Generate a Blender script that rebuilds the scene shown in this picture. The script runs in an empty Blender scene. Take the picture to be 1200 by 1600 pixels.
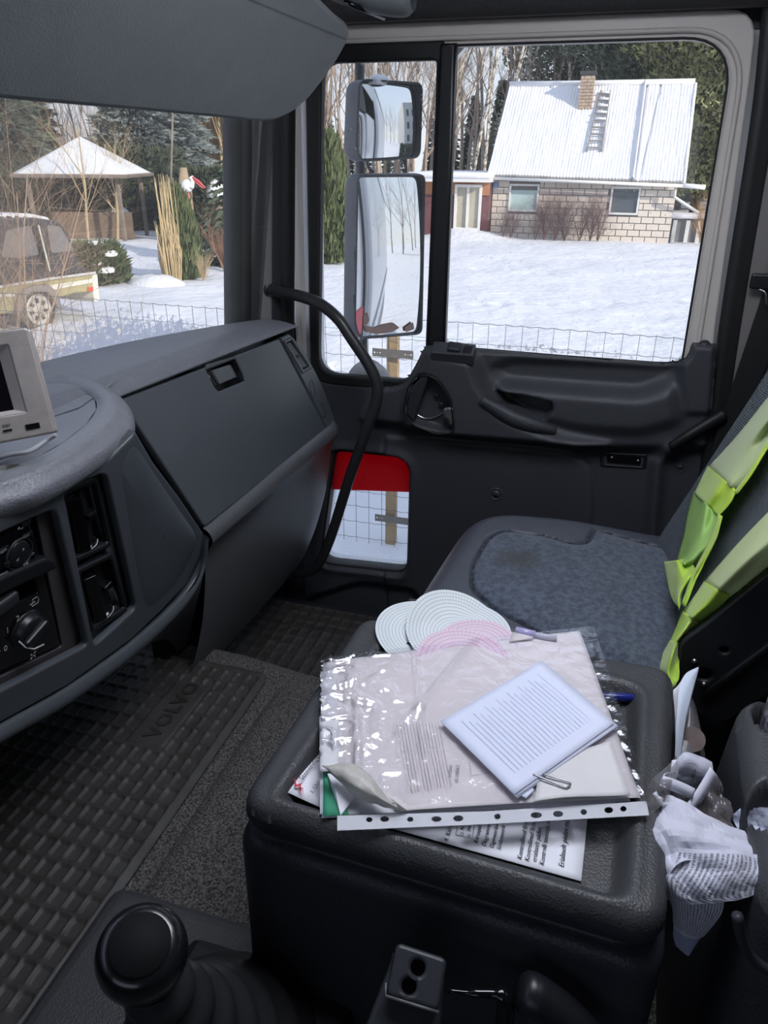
import bpy, bmesh, math, random
import numpy as np
from mathutils import Vector, Matrix, Euler

# ------------------------------------------------------------------ camera, world, sun, exposure
SC = bpy.context.scene
COL = SC.collection
F_PX = 1150.0; CAM_Z = 1.2
TH = math.radians(73.8); PIT = math.radians(25.8); ROL = math.radians(0.4)
_f = np.array([math.sin(TH)*math.cos(PIT), math.cos(TH)*math.cos(PIT), -math.sin(PIT)])
_r = np.array([math.cos(TH), -math.sin(TH), 0.0]); _u = np.cross(_r, _f)
_r, _u = _r*math.cos(ROL)+_u*math.sin(ROL), _u*math.cos(ROL)-_r*math.sin(ROL)
_c = np.array([0, 0, CAM_Z])
cam = bpy.data.cameras.new('camera'); cam_o = bpy.data.objects.new('camera', cam); COL.objects.link(cam_o)
cam.sensor_fit = 'VERTICAL'; cam.sensor_height = 36.0; cam.lens = F_PX/1600*36
cam.clip_start = 0.02; cam.clip_end = 400
cam_o.matrix_world = Matrix(((_r[0], _u[0], -_f[0], 0), (_r[1], _u[1], -_f[1], 0), (_r[2], _u[2], -_f[2], CAM_Z), (0, 0, 0, 1)))
SC.camera = cam_o
SC.view_settings.view_transform = 'Standard'; SC.view_settings.look = 'None'
SC.view_settings.gamma = 1; SC.view_settings.use_curve_mapping = False
SC.view_settings.exposure = 0.35
FILL = 10.0      # radiance of the fill panel added under the cab ceiling

W = bpy.data.worlds.new('sky'); SC.world = W; W.use_nodes = True
wn = W.node_tree; wn.nodes.clear()
out = wn.nodes.new('ShaderNodeOutputWorld'); bg = wn.nodes.new('ShaderNodeBackground')
tc = wn.nodes.new('ShaderNodeTexCoord'); sx = wn.nodes.new('ShaderNodeSeparateXYZ')
rp = wn.nodes.new('ShaderNodeValToRGB')
rp.color_ramp.elements[0].position = 0.0; rp.color_ramp.elements[0].color = (0.86, 0.88, 0.93, 1)
rp.color_ramp.elements[1].position = 0.55; rp.color_ramp.elements[1].color = (0.60, 0.71, 0.96, 1)
e = rp.color_ramp.elements.new(0.12); e.color = (0.74, 0.83, 0.98, 1)
wn.links.new(tc.outputs['Generated'], sx.inputs[0]); wn.links.new(sx.outputs['Z'], rp.inputs[0])
wn.links.new(rp.outputs[0], bg.inputs[0]); bg.inputs[1].default_value = 0.92
wn.links.new(bg.outputs[0], out.inputs[0])

sun = bpy.data.lights.new('sun', 'SUN'); sun.energy = 3.9; sun.angle = math.radians(0.6); sun.color = (1.0, 0.91, 0.80)
sun_o = bpy.data.objects.new('sun', sun); COL.objects.link(sun_o)
SUN_DIR = Vector((-0.42, -0.83, 0.40)).normalized()      # towards the sun: behind the cab, low winter sun
sun_o.rotation_euler = SUN_DIR.to_track_quat('Z', 'Y').to_euler()
sun_o.location = (0, 0, 12)

# ------------------------------------------------------------------ helpers
rnd = random.Random(7)
def ray(px, py): return _f + _r*(px-600)/F_PX - _u*(py-800)/F_PX
def on(px, py, X=None, Y=None, Z=None, D=None, pl=None):
    """the point that the pixel shows on a given plane of the real place"""
    d = ray(px, py)
    if X is not None: t = X/d[0]
    elif Y is not None: t = Y/d[1]
    elif Z is not None: t = (Z-CAM_Z)/d[2]
    elif pl is not None:
        o, n = pl; t = np.dot(np.array(o)-_c, n)/np.dot(d, n)
    else: t = D
    return Vector(_c + t*d)
def plane3(a, b, c):
    a, b, c = map(np.array, (a, b, c)); n = np.cross(b-a, c-a); n = n/np.linalg.norm(n)
    if np.dot(n, a-_c) > 0: n = -n
    return (a, n)
def frame(o, x, n):
    """4x4 with local x along x, local z along n"""
    z = Vector(n).normalized(); x = Vector(x); x = (x - z*x.dot(z)).normalized(); y = z.cross(x)
    m = Matrix((x, y, z)).transposed().to_4x4(); m.translation = Vector(o); return m
FX = lambda X: Matrix(((0, 0, 1, X), (1, 0, 0, 0), (0, 1, 0, 0), (0, 0, 0, 1)))   # local (a,b,c) -> world (X+c, a, b)

def ss(a, b, x):
    t = np.clip((x-a)/(b-a), 0, 1); return t*t*(3-2*t)
def sdf(poly, A, B):
    """signed distance to a polygon, negative inside (numpy grids)"""
    P = np.array(poly, float); n = len(P); d = np.full(A.shape, 1e9); s = np.ones(A.shape)
    for i in range(n):
        ax, ay = P[i]; bx, by = P[i-1]; ex, ey = bx-ax, by-ay
        wx, wy = A-ax, B-ay; t = np.clip((wx*ex+wy*ey)/(ex*ex+ey*ey+1e-12), 0, 1)
        d = np.minimum(d, (wx-ex*t)**2+(wy-ey*t)**2)
        c1 = B >= ay; c2 = B < by; c3 = ex*wy > ey*wx
        s = np.where((c1 & c2 & c3) | (~c1 & ~c2 & ~c3), -s, s)
    return s*np.sqrt(d)
def snap(X, Y, s, step):
    """pull the first grid points outside a border onto it"""
    g0, g1 = np.gradient(s, step); g = np.hypot(g0, g1)+1e-9; k = np.where((s > 0) & (s < 1.7*step), s, 0)
    return X-k*g0/g, Y-k*g1/g
def seg_d(pts, A, B):
    d = np.full(A.shape, 1e9)
    for (ax, ay), (bx, by) in zip(pts[:-1], pts[1:]):
        ex, ey = bx-ax, by-ay; wx, wy = A-ax, B-ay; t = np.clip((wx*ex+wy*ey)/(ex*ex+ey*ey+1e-12), 0, 1)
        d = np.minimum(d, np.hypot(wx-ex*t, wy-ey*t))
    return d
def vnoise(A, B, s, seed=0):
    """smooth value noise on numpy grids"""
    rs = np.random.RandomState(seed); T = rs.rand(64, 64)
    x = A*s; y = B*s; xi = np.floor(x).astype(int); yi = np.floor(y).astype(int); fx = x-xi; fy = y-yi
    fx = fx*fx*(3-2*fx); fy = fy*fy*(3-2*fy); g = lambda i, j: T[(xi+i) % 64, (yi+j) % 64]
    return (g(0, 0)*(1-fx)+g(1, 0)*fx)*(1-fy)+(g(0, 1)*(1-fx)+g(1, 1)*fx)*fy

def crom(P, n):
    """Catmull-Rom through P, n steps a span"""
    P = [np.array(p, float) for p in P]; P = [2*P[0]-P[1]]+P+[2*P[-1]-P[-2]]; o = []
    for i in range(1, len(P)-2):
        for k in range(n):
            t = k/n; a, b, c, d = P[i-1:i+3]
            o.append(0.5*((2*b)+(c-a)*t+(2*a-5*b+4*c-d)*t*t+(3*b-a-3*c+d)*t**3))
    o.append(P[-2]); return o
def rpoly(pts, r, seg=5):
    """round the corners of a 2D polygon; r a number or one per corner"""
    n = len(pts); o = []
    for i in range(n):
        p = Vector(pts[i][:2]); a = Vector(pts[i-1][:2]); b = Vector(pts[(i+1) % n][:2])
        rr = r[i] if isinstance(r, (list, tuple)) else r
        da, db = (a-p), (b-p); l = min(rr, da.length*.48, db.length*.48)
        if l < 1e-6: o.append(tuple(p)); continue
        s, e_ = p+da.normalized()*l, p+db.normalized()*l
        for k in range(seg+1):
            t = k/seg; q = s*(1-t)**2+p*2*t*(1-t)+e_*t*t; o.append((q.x, q.y))
    return o

def ploc(p):
    v = Vector((0, 0, 0))
    while p is not None: v += p.location; p = p.parent
    return v
def link(name, me, mat, parent=None, smooth=True):
    if mat is not None and not me.materials:
        for m in (mat if isinstance(mat, (list, tuple)) else [mat]): me.materials.append(m)
    o = bpy.data.objects.new(name, me); COL.objects.link(o)
    if smooth: me.polygons.foreach_set('use_smooth', [True]*len(me.polygons))
    if parent is not None:
        off = ploc(parent); me.transform(Matrix.Translation(-off)); o.parent = parent
    else:
        if len(me.vertices):
            co = np.empty(len(me.vertices)*3); me.vertices.foreach_get('co', co); co = co.reshape(-1, 3)
            b = Vector(((co[:, 0].min()+co[:, 0].max())/2, (co[:, 1].min()+co[:, 1].max())/2, co[:, 2].min()))
            me.transform(Matrix.Translation(-b)); o.location = b
    return o
def thing(name, label, cat, loc=(0, 0, 0), group=None):
    o = bpy.data.objects.new(name, None); COL.objects.link(o); o.location = loc; o.empty_display_size = .05
    return tag(o, label, cat, group)
def tag(o, label, cat, group=None, kind=None):
    if label: o['label'] = label
    if cat: o['category'] = cat
    if group: o['group'] = group
    if kind: o['kind'] = kind
    return o
def struct(o): o['kind'] = 'structure'; return o
def lab(o, s): o['label'] = s; return o
def stuff(o): o['kind'] = 'stuff'; return o

class MB:
    """a mesh built of pieces"""
    def __init__(s): s.v = []; s.f = []; s.uv = None
    def add(s, V, Fc):
        k = len(s.v); s.v += [tuple(p) for p in V]; s.f += [tuple(i+k for i in q) for q in Fc]; return s
    def box(s, lo, hi, m=None):
        V = [Vector((x, y, z)) for x in (lo[0], hi[0]) for y in (lo[1], hi[1]) for z in (lo[2], hi[2])]
        if m is not None: V = [m @ v for v in V]
        return s.add(V, [(0, 1, 3, 2), (4, 6, 7, 5), (0, 4, 5, 1), (2, 3, 7, 6), (0, 2, 6, 4), (1, 5, 7, 3)])
    def tube(s, pts, r, seg=10, cap=True, flat=1.0):
        pts = [Vector(p) for p in pts]; n = len(pts); V = []; Fc = []
        rr = r if isinstance(r, (list, tuple)) else [r]*n
        t = (pts[1]-pts[0]).normalized(); a = t.orthogonal().normalized()
        for i in range(n):
            t = (pts[min(i+1, n-1)]-pts[max(i-1, 0)]).normalized()
            a = (a-t*a.dot(t)).normalized(); b = t.cross(a)
            for k in range(seg):
                w = 2*math.pi*k/seg; V.append(pts[i]+a*math.cos(w)*rr[i]+b*math.sin(w)*rr[i]*flat)
        for i in range(n-1):
            for k in range(seg):
                Fc.append((i*seg+k, i*seg+(k+1) % seg, (i+1)*seg+(k+1) % seg, (i+1)*seg+k))
        if cap: Fc.append(tuple(reversed(range(seg)))); Fc.append(tuple((n-1)*seg+k for k in range(seg)))
        return s.add(V, Fc)
    def lathe(s, prof, m=None, seg=32, cap=False):
        V = []; Fc = []; n = len(prof)
        for (r, z) in prof:
            for k in range(seg):
                w = 2*math.pi*k/seg; p = Vector((r*math.cos(w), r*math.sin(w), z)); V.append(m @ p if m is not None else p)
        for i in range(n-1):
            for k in range(seg): Fc.append((i*seg+k, i*seg+(k+1) % seg, (i+1)*seg+(k+1) % seg, (i+1)*seg+k))
        if cap: Fc.append(tuple(reversed(range(seg)))); Fc.append(tuple((n-1)*seg+k for k in range(seg)))
        return s.add(V, Fc)
    def mesh(s, name='m'):
        me = bpy.data.meshes.new(name); me.from_pydata(s.v, [], s.f); me.update(); return me
    def obj(s, name, mat, parent=None, smooth=False, bevel=0, seg=2):
        me = s.mesh(name)
        if bevel:
            bm = bmesh.new(); bm.from_mesh(me)
            bmesh.ops.recalc_face_normals(bm, faces=bm.faces)
            es = [e_ for e_ in bm.edges if len(e_.link_faces) == 2 and e_.calc_face_angle(0) > .5]
            bmesh.ops.bevel(bm, geom=es, offset=bevel, segments=seg, profile=.5, affect='EDGES', clamp_overlap=True)
            bm.to_mesh(me); bm.free()
        return link(name, me, mat, parent, smooth)
def grid_me(P, closed_u=False, hole=None, uv=False, thick=0):
    """mesh from an array (nu, nv, 3)"""
    P = np.asarray(P, float); nu, nv = P.shape[:2]; idx = np.arange(nu*nv).reshape(nu, nv)
    a = idx[:-1, :-1]; b = idx[1:, :-1]; c = idx[1:, 1:]; d = idx[:-1, 1:]
    Fc = np.stack([a, b, c, d], -1).reshape(-1, 4)
    if hole is not None:
        h = hole[:-1, :-1] & hole[1:, :-1] & hole[1:, 1:] & hole[:-1, 1:]; Fc = Fc[~h.reshape(-1)]
    me = bpy.data.meshes.new('g'); me.from_pydata(P.reshape(-1, 3).tolist(), [], Fc.tolist()); me.update()
    if uv:
        l = me.uv_layers.new(name='UVMap'); U, V = np.meshgrid(np.linspace(0, 1, nu), np.linspace(0, 1, nv), indexing='ij')
        uvp = np.stack([U, V], -1).reshape(-1, 2); vi = np.empty(len(me.loops), int); me.loops.foreach_get('vertex_index', vi)
        l.data.foreach_set('uv', uvp[vi].reshape(-1))
    if hole is not None:
        bm = bmesh.new(); bm.from_mesh(me); bmesh.ops.delete(bm, geom=[v for v in bm.verts if not v.link_faces], context='VERTS'); bm.to_mesh(me); bm.free()
    if thick:
        bm = bmesh.new(); bm.from_mesh(me); bmesh.ops.solidify(bm, geom=bm.faces[:], thickness=thick); bm.to_mesh(me); bm.free()
    return me
def grid(name, P, mat, parent=None, thick=0, **k):
    return link(name, grid_me(P, thick=thick, **k), mat, parent, True)
def loft(rows, nu=6, nv=6):
    """smooth surface through rows of control points"""
    R = [crom(r, nv) for r in rows]; R = np.array(R); C = np.array([crom(R[:, j], nu) for j in range(R.shape[1])]); return C.transpose(1, 0, 2)
def lin(a, b, n): return [np.array(a)*(1-i/(n-1))+np.array(b)*(i/(n-1)) for i in range(n)]

def plate_me(outline, holes, depth, bevel=0.0, res=2, m=None):
    """a plate with holes: 2D curve filled, extruded and bevelled, turned into a mesh; local z from -depth/2 to +depth/2"""
    cu = bpy.data.curves.new('c', 'CURVE'); cu.dimensions = '2D'; cu.fill_mode = 'BOTH'
    cu.extrude = max(depth/2-bevel, 1e-5); cu.bevel_depth = bevel; cu.bevel_resolution = res; cu.offset = -bevel
    for pts in [outline]+list(holes):
        s = cu.splines.new('POLY'); s.points.add(len(pts)-1)
        for q, p in zip(s.points, pts): q.co = (p[0], p[1], 0, 1)
        s.use_cyclic_u = True
    o = bpy.data.objects.new('c', cu); COL.objects.link(o)
    me = bpy.data.meshes.new_from_object(o.evaluated_get(bpy.context.evaluated_depsgraph_get()))
    bpy.data.objects.remove(o); bpy.data.curves.remove(cu)
    if m is not None: me.transform(m)
    return me
def plate(name, outline, holes, depth, mat, m, parent=None, bevel=0.0, res=2, smooth=False):
    return link(name, plate_me(outline, holes, depth, bevel, res, m), mat, parent, smooth)
FONT_CACHE = {}
def text(name, body, size, m, mat, parent=None, depth=0.0003, align='LEFT', bold=0.0, shear=0, sx_=1.0, space=1.0, line=1.0):
    cu = bpy.data.curves.new('t', 'FONT'); cu.body = body; cu.size = size; cu.extrude = depth; cu.align_x = align
    cu.offset = bold; cu.shear = shear; cu.resolution_u = 2; cu.space_character = space; cu.space_line = line
    o = bpy.data.objects.new('t', cu); COL.objects.link(o)
    me = bpy.data.meshes.new_from_object(o.evaluated_get(bpy.context.evaluated_depsgraph_get()))
    bpy.data.objects.remove(o); bpy.data.curves.remove(cu)
    if sx_ != 1.0: me.transform(Matrix.Diagonal((sx_, 1, 1, 1)))
    me.transform(m); return link(name, me, mat, parent, False)
def join_me(meshes):
    bm = bmesh.new()
    for q in meshes: bm.from_mesh(q)
    me = bpy.data.meshes.new('j'); bm.to_mesh(me); bm.free(); return me

# ------------------------------------------------------------------ materials
def M(name, col, rough=.5, metal=0., spec=.5, bump=None, var=None, coords='Object', coat=0., alpha=1., emit=None, col2=None, sheen=0, trans=0):
    m = bpy.data.materials.new(name); m.use_nodes = True; nt = m.node_tree; n = nt.nodes; L = nt.links
    b = n['Principled BSDF']; c4 = (*col, 1)
    b.inputs['Base Color'].default_value = c4; b.inputs['Roughness'].default_value = rough
    b.inputs['Metallic'].default_value = metal; b.inputs['Specular IOR Level'].default_value = spec
    b.inputs['Coat Weight'].default_value = coat; b.inputs['Alpha'].default_value = alpha
    b.inputs['Sheen Weight'].default_value = sheen; b.inputs['Transmission Weight'].default_value = trans
    t = n.new('ShaderNodeTexCoord')
    if var:
        sc, amt = var[:2]; nz = n.new('ShaderNodeTexNoise'); nz.inputs['Scale'].default_value = sc
        nz.inputs['Detail'].default_value = 5; nz.inputs['Roughness'].default_value = .65
        L.new(t.outputs[coords], nz.inputs['Vector'])
        r = n.new('ShaderNodeValToRGB'); r.color_ramp.elements[0].position = .5-amt_w(var); r.color_ramp.elements[1].position = .5+amt_w(var)
        lo = col2 if col2 else tuple(x*(1-amt) for x in col)
        r.color_ramp.elements[0].color = (*lo, 1); r.color_ramp.elements[1].color = c4
        L.new(nz.outputs['Fac'], r.inputs[0]); L.new(r.outputs[0], b.inputs['Base Color'])
    if bump:
        kind, sc, st = bump[:3]
        if kind == 'v':
            z = n.new('ShaderNodeTexVoronoi'); z.inputs['Scale'].default_value = sc; o_ = z.outputs['Distance']
            w = n.new('ShaderNodeTexNoise'); w.inputs['Scale'].default_value = sc*.6
            mx = n.new('ShaderNodeVectorMath'); mx.operation = 'SCALE'; mx.inputs['Scale'].default_value = 1.2/sc
            ad = n.new('ShaderNodeVectorMath'); L.new(t.outputs[coords], w.inputs['Vector']); L.new(w.outputs['Color'], mx.inputs[0])
            L.new(t.outputs[coords], ad.inputs[0]); L.new(mx.outputs[0], ad.inputs[1]); L.new(ad.outputs[0], z.inputs['Vector'])
        else:
            z = n.new('ShaderNodeTexNoise'); z.inputs['Scale'].default_value = sc; z.inputs['Detail'].default_value = 4; o_ = z.outputs['Fac']
            L.new(t.outputs[coords], z.inputs['Vector'])
        bp = n.new('ShaderNodeBump'); bp.inputs['Strength'].default_value = st; bp.inputs['Distance'].default_value = bump[3] if len(bump) > 3 else .002
        L.new(o_, bp.inputs['Height']); L.new(bp.outputs[0], b.inputs['Normal'])
    if emit: b.inputs['Emission Color'].default_value = (*emit[0], 1); b.inputs['Emission Strength'].default_value = emit[1]
    m['b'] = 1
    return m
def amt_w(var): return var[2] if len(var) > 2 else .2
def srgb(r, g, b):
    f = lambda c: (c/255/12.92) if c <= 10 else ((c/255+.055)/1.055)**2.4
    return (f(r), f(g), f(b))

dash_pl = M('dash_plastic', (.072, .080, .092), .42, bump=('n', 900, .25, .0006), var=(9, .12))
dash_lea = M('dash_grained_plastic', (.20, .203, .23), .45, bump=('v', 330, .55, .0012), var=(60, .15))  # grey lifted: windscreen glare on the pads is put into the colour
dark_pl = M('dark_plastic', (.022, .024, .030), .48, bump=('n', 700, .2, .0006))
black_pl = M('black_plastic', (.010, .010, .013), .38, bump=('n', 500, .1, .0005))
gloss_bl = M('gloss_black', (.006, .006, .008), .14, var=(14, .3))
door_pl = M('door_plastic', (.048, .050, .060), .5, bump=('v', 420, .4, .0009), var=(5, .12))
cons_pl = M('console_leather_plastic', (.045, .046, .050), .48, bump=('v', 420, .5, .0009), var=(20, .15))
beige = M('pillar_grey_beige_paint', (.62, .575, .54), .45, var=(8, .08))
pill_pl = M('pillar_trim_plastic', (.23, .215, .22), .55, bump=('n', 400, .2, .0006))
rubber = M('black_rubber_seal', (.012, .012, .013), .55, var=(40, .3))
visor_m = M('visor_vinyl', (.16, .175, .185), .55, bump=('v', 420, .3, .0006), var=(14, .12))
liner = M('headliner_felt', (.09, .085, .09), .95, bump=('n', 350, .6, .002), var=(90, .3))
carpet = M('tunnel_carpet', (.20, .19, .18), .95, bump=('n', 300, 1.0, .008), var=(330, .85, .10))
mat_rub = M('mat_rubber', (.060, .057, .055), .55, bump=('n', 260, .25, .001), var=(30, .45), col2=(.03, .026, .023))
chrome = M('chrome', (.85, .85, .87), .22, metal=1., var=(30, .1))
steel = M('steel', (.45, .45, .46), .35, metal=1., var=(50, .3))
silver = M('monitor_silver', (.42, .385, .365), .4, metal=.35, var=(45, .12, .1))
white_pr = M('white_print', (.5, .5, .5), .6, var=(50, .1))
ink = M('black_ink', (.03, .03, .04), .8, var=(90, .2))
vinyl = M('seat_vinyl', (.065, .070, .088), .42, bump=('v', 500, .35, .0008), var=(12, .15))
paper = M('white_paper', (.80, .80, .86), .75, bump=('n', 26, .15, .003), var=(6, .05))
snow = M('snow', (.74, .74, .77), .8, bump=('n', 3.5, .45, .12), var=(1.2, .07), spec=.2)
snow_o = M('snow_cap', (.76, .76, .78), .85, bump=('n', 14, .5, .03), var=(5, .06), spec=.2)
def glass_mat(name, tint=(.96, .97, .97), specks=.5, haze=.03):
    m = bpy.data.materials.new(name); m.use_nodes = True; nt = m.node_tree; n = nt.nodes; L = nt.links; n.clear()
    o = n.new('ShaderNodeOutputMaterial'); tr = n.new('ShaderNodeBsdfTransparent'); tr.inputs[0].default_value = (*tint, 1)
    gl = n.new('ShaderNodeBsdfGlossy'); gl.inputs['Roughness'].default_value = .02; gl.inputs['Color'].default_value = (.9, .9, .9, 1)
    fr = n.new('ShaderNodeFresnel'); fr.inputs[0].default_value = 1.35; mx = n.new('ShaderNodeMixShader')
    L.new(fr.outputs[0], mx.inputs[0]); L.new(tr.outputs[0], mx.inputs[1]); L.new(gl.outputs[0], mx.inputs[2])
    t = n.new('ShaderNodeTexCoord'); v = n.new('ShaderNodeTexVoronoi'); v.inputs['Scale'].default_value = 70
    v.inputs['Randomness'].default_value = 1; L.new(t.outputs['Object'], v.inputs['Vector'])
    sp = n.new('ShaderNodeMapRange'); sp.inputs[1].default_value = .03; sp.inputs[2].default_value = .16; sp.inputs[3].default_value = specks; sp.inputs[4].default_value = 0
    L.new(v.outputs['Distance'], sp.inputs[0])
    nz = n.new('ShaderNodeTexNoise'); nz.inputs['Scale'].default_value = 9; L.new(t.outputs['Object'], nz.inputs['Vector'])
    r = n.new('ShaderNodeMapRange'); r.inputs[1].default_value = .42; r.inputs[2].default_value = .62; L.new(nz.outputs['Fac'], r.inputs[0])
    mu = n.new('ShaderNodeMath'); mu.operation = 'MULTIPLY'; L.new(sp.outputs[0], mu.inputs[0]); L.new(r.outputs[0], mu.inputs[1])
    df = n.new('ShaderNodeBsdfDiffuse'); df.inputs[0].default_value = (.75, .74, .72, 1)
    tl = n.new('ShaderNodeBsdfTranslucent'); tl.inputs[0].default_value = (.8, .79, .77, 1); ad = n.new('ShaderNodeMixShader'); ad.inputs[0].default_value = .5
    L.new(df.outputs[0], ad.inputs[1]); L.new(tl.outputs[0], ad.inputs[2])
    m2 = n.new('ShaderNodeMixShader'); hz = n.new('ShaderNodeMath'); hz.operation = 'ADD'; hz.use_clamp = True; hz.inputs[1].default_value = haze; L.new(mu.outputs[0], hz.inputs[0]); L.new(hz.outputs[0], m2.inputs[0]); L.new(mx.outputs[0], m2.inputs[1]); L.new(ad.outputs[0], m2.inputs[2])
    L.new(m2.outputs[0], o.inputs[0]); return m
glass = glass_mat('window_glass'); glass_ws = glass_mat('windscreen_glass', specks=.25, haze=.05)

# ------------------------------------------------------------------ cab shell
# floor: tunnel with a step down into the passenger footwell
MB().box((-1.0, -.95, -.25), (1.70, 1.35, 0.0)).obj('floor', dark_pl).__setitem__('kind', 'structure')
def tun(a, y):     # engine tunnel surface, rounded towards the footwell
    z = .33 + .006*math.sin(y*9)
    return z
ys = np.linspace(-.9, 1.3, 60); P = []
for y in ys:
    e_x = 1.06 if y > .47 else 1.06-.02
    row = [(-.35, y, .0), (-.34, y, .30), (-.30, y, .33), (0, y, .332), (.5, y, .332), (.9, y, .332), (e_x-.05, y, .332), (e_x-.012, y, .322), (e_x, y, .29), (e_x+.01, y, .2), (e_x+.02, y, .0)]
    P.append(row)
o = grid('trim_1', loft(P[::4], 4, 4), carpet); o['kind'] = 'structure'
# mound of carpet beside the console box (end of the tunnel under the passenger seat)
hump = []
for y, hz in ((.482, .33), (.475, .338), (.462, .347), (.445, .351), (.40, .353), (.2, .354), (-.12, .354)):
    hump.append([(.30, y, .3), (.34, y, hz-.004), (.60, y, hz), (.90, y, hz), (.985, y, hz-.02), (1.03, y, hz-.07), (1.04, y, .0)])
o = grid('trim_2', loft(hump, 4, 5), carpet); o['kind'] = 'structure'

# ceiling and roof lining; cove towards the door
cv = []
for y in np.linspace(-.95, 1.0, 12):
    cv.append([(1.66, y, 1.452), (1.61, y, 1.450), (1.575, y, 1.450), (1.55, y, 1.460), (1.50, y, 1.50), (1.40, y, 1.58), (1.2, y, 1.63), (.6, y, 1.66), (-.3, y, 1.66), (-.9, y, 1.60), (-1.0, y, 1.42)])
o = grid('ceiling', loft(cv, 2, 4), liner, thick=.02); o['kind'] = 'structure'
# white outer roof skin
MB().box((-1.06, -.97, 1.70), (1.66, .95, 1.74)).obj('ceiling_outer_skin', M('cab_white_paint', (.75, .76, .78), .3, coat=.4, var=(3, .05))).__setitem__('kind', 'structure')
cab_white = bpy.data.materials['cab_white_paint']
# dark lower edge of the lining and grey welt above the door
MB().tube([(1.585, -.32, 1.434), (1.585, .2, 1.434), (1.585, .70, 1.434)], .007, 8).obj('trim_3', M('lining_welt', (.16, .155, .16), .6, var=(40, .1)), smooth=True).__setitem__('kind', 'structure')

# rear wall, driver's side wall with its window, and front under the windscreen
MB().box((-1.06, -.97, -.25), (1.70, -.93, 1.72)).obj('wall_rear', liner).__setitem__('kind', 'structure')
o = plate('wall_left', rpoly([(-.95, -.25), (1.3, -.25), (1.0, .85), (.9, 1.72), (-.95, 1.72)], .02), [rpoly([(-.35, .78), (.78, .78), (.72, 1.38), (-.35, 1.38)], .07)], .04, door_pl, FX(-1.03)); o['kind'] = 'structure'
o = plate('window_3', rpoly([(-.36, .77), (.79, .77), (.73, 1.39), (-.36, 1.39)], .07), [], .004, glass, FX(-1.03)); o['kind'] = 'structure'
MB().box((-1.06, .955, -.25), (1.62, .985, .70)).obj('wall_front', dark_pl).__setitem__('kind', 'structure')
# upper rail above the windscreen
MB().box((-1.05, .86, 1.42), (1.62, .96, 1.72)).obj('wall_front', liner).__setitem__('kind', 'structure')

# right wall behind the door: pillar pieces and the dark curtained side
wr = plate('wall_right', [(-.95, -.25), (-.30, -.25), (-.285, .9), (-.20, 1.50), (-.95, 1.50)], [], .03, liner, FX(1.63)); wr['kind'] = 'structure'
MB().box((1.60, .69, -.25), (1.66, .75, .84)).obj('wall_right', dark_pl).__setitem__('kind', 'structure')
MB().box((1.60, .74, -.25), (1.64, .98, .70)).obj('wall_right', dark_pl).__setitem__('kind', 'structure')
MB().box((1.60, -.97, 1.445), (1.68, .95, 1.72)).obj('wall_right', liner).__setitem__('kind', 'structure')
cur = []
for i, y in enumerate(np.linspace(-.93, -.335, 26)):
    x = 1.592 + .008*math.sin(i*1.9); cur.append([(x, y+(.012 if z > 1 else 0), z) for z in (.42, .8, 1.1, 1.47)])
o = grid('side_curtain', loft(cur, 2, 2), M('curtain_black', (.018, .018, .02), .95, bump=('n', 500, .5, .001), var=(60, .3)), thick=.004)
tag(o, 'black curtain hanging behind the door pillar at the right edge', 'curtain')
MB().box((1.642, -.36, 1.405), (1.658, .70, 1.52)).obj('wall_right', dark_pl).__setitem__('kind', 'structure')
# B pillar: black weather strip then grey-beige pillar strip, leaning like the door edge
def strip(name, y0, y1, x0, x1, mat, zs=((.05, -.040), (.55, -.022), (.9, 0.0), (1.25, .016), (1.40, .030), (1.47, .036))):
    rows = []
    for z, dy in zs:
        rows.append([(x0, y0+dy, z), (x0-.004, y0+dy-.003, z), ((x0+x1)/2-.004, (y0+y1)/2+dy, z), (x1-.004, y1+dy+.003, z), (x1, y1+dy, z)])
    o = grid(name, loft(rows, 5, 3), mat, thick=.01); o['kind'] = 'structure'; return o
strip('trim_4', -.232, -.262, 1.602, 1.606, rubber)
strip('trim_5', -.262, -.292, 1.606, 1.600, M('pillar_grey', (.17, .16, .155), .5, var=(20, .1)))
strip('trim_6', -.292, -.345, 1.600, 1.603, dark_pl)

# windscreen: curved pane, black gasket, A pillar
def wsy(x): return .965-.10*(x/1.5)**2-.12*max(0, (abs(x)-1.0)/.5)**2
def wsp(x, z): return (x, wsy(x)-.10*(z-.86)/.4*(.6+.4*(1-abs(x)/1.5)), z)
wx = np.linspace(-1.02, 1.52, 50); wz = np.linspace(.80, 1.46, 14)
o = grid('window_1', np.array([[wsp(x, z) for z in wz] for x in wx]), glass_ws, thick=.004); o['kind'] = 'structure'
def vstrip(name, mat, pts, thick=.012, zt=1.45, zb=.80):
    rows = []
    for z in (zb, .9, 1.1, 1.25, zt):
        t = (z-.86)/.39; rows.append([(x, y0+(y1-y0)*t, z) for x, y0, y1 in pts])
    o = grid(name, loft(rows, 3, 3), mat, thick=thick); o['kind'] = 'structure'; return o
vstrip('trim_7', rubber, [(1.497, .800, .766), (1.494, .787, .752), (1.510, .778, .744), (1.518, .772, .738)])
vstrip('trim_8', black_pl, [(1.517, .776, .742), (1.514, .768, .734), (1.53, .764, .733)])
vstrip('trim_9', pill_pl, [(1.53, .765, .734), (1.528, .760, .728), (1.545, .740, .712), (1.559, .726, .700)])
vstrip('trim_10', dark_pl, [(1.559, .726, .700), (1.566, .716, .692), (1.578, .704, .680)])
vstrip('trim_11', rubber, [(1.578, .704, .680), (1.575, .696, .673), (1.59, .689, .668)])
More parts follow.
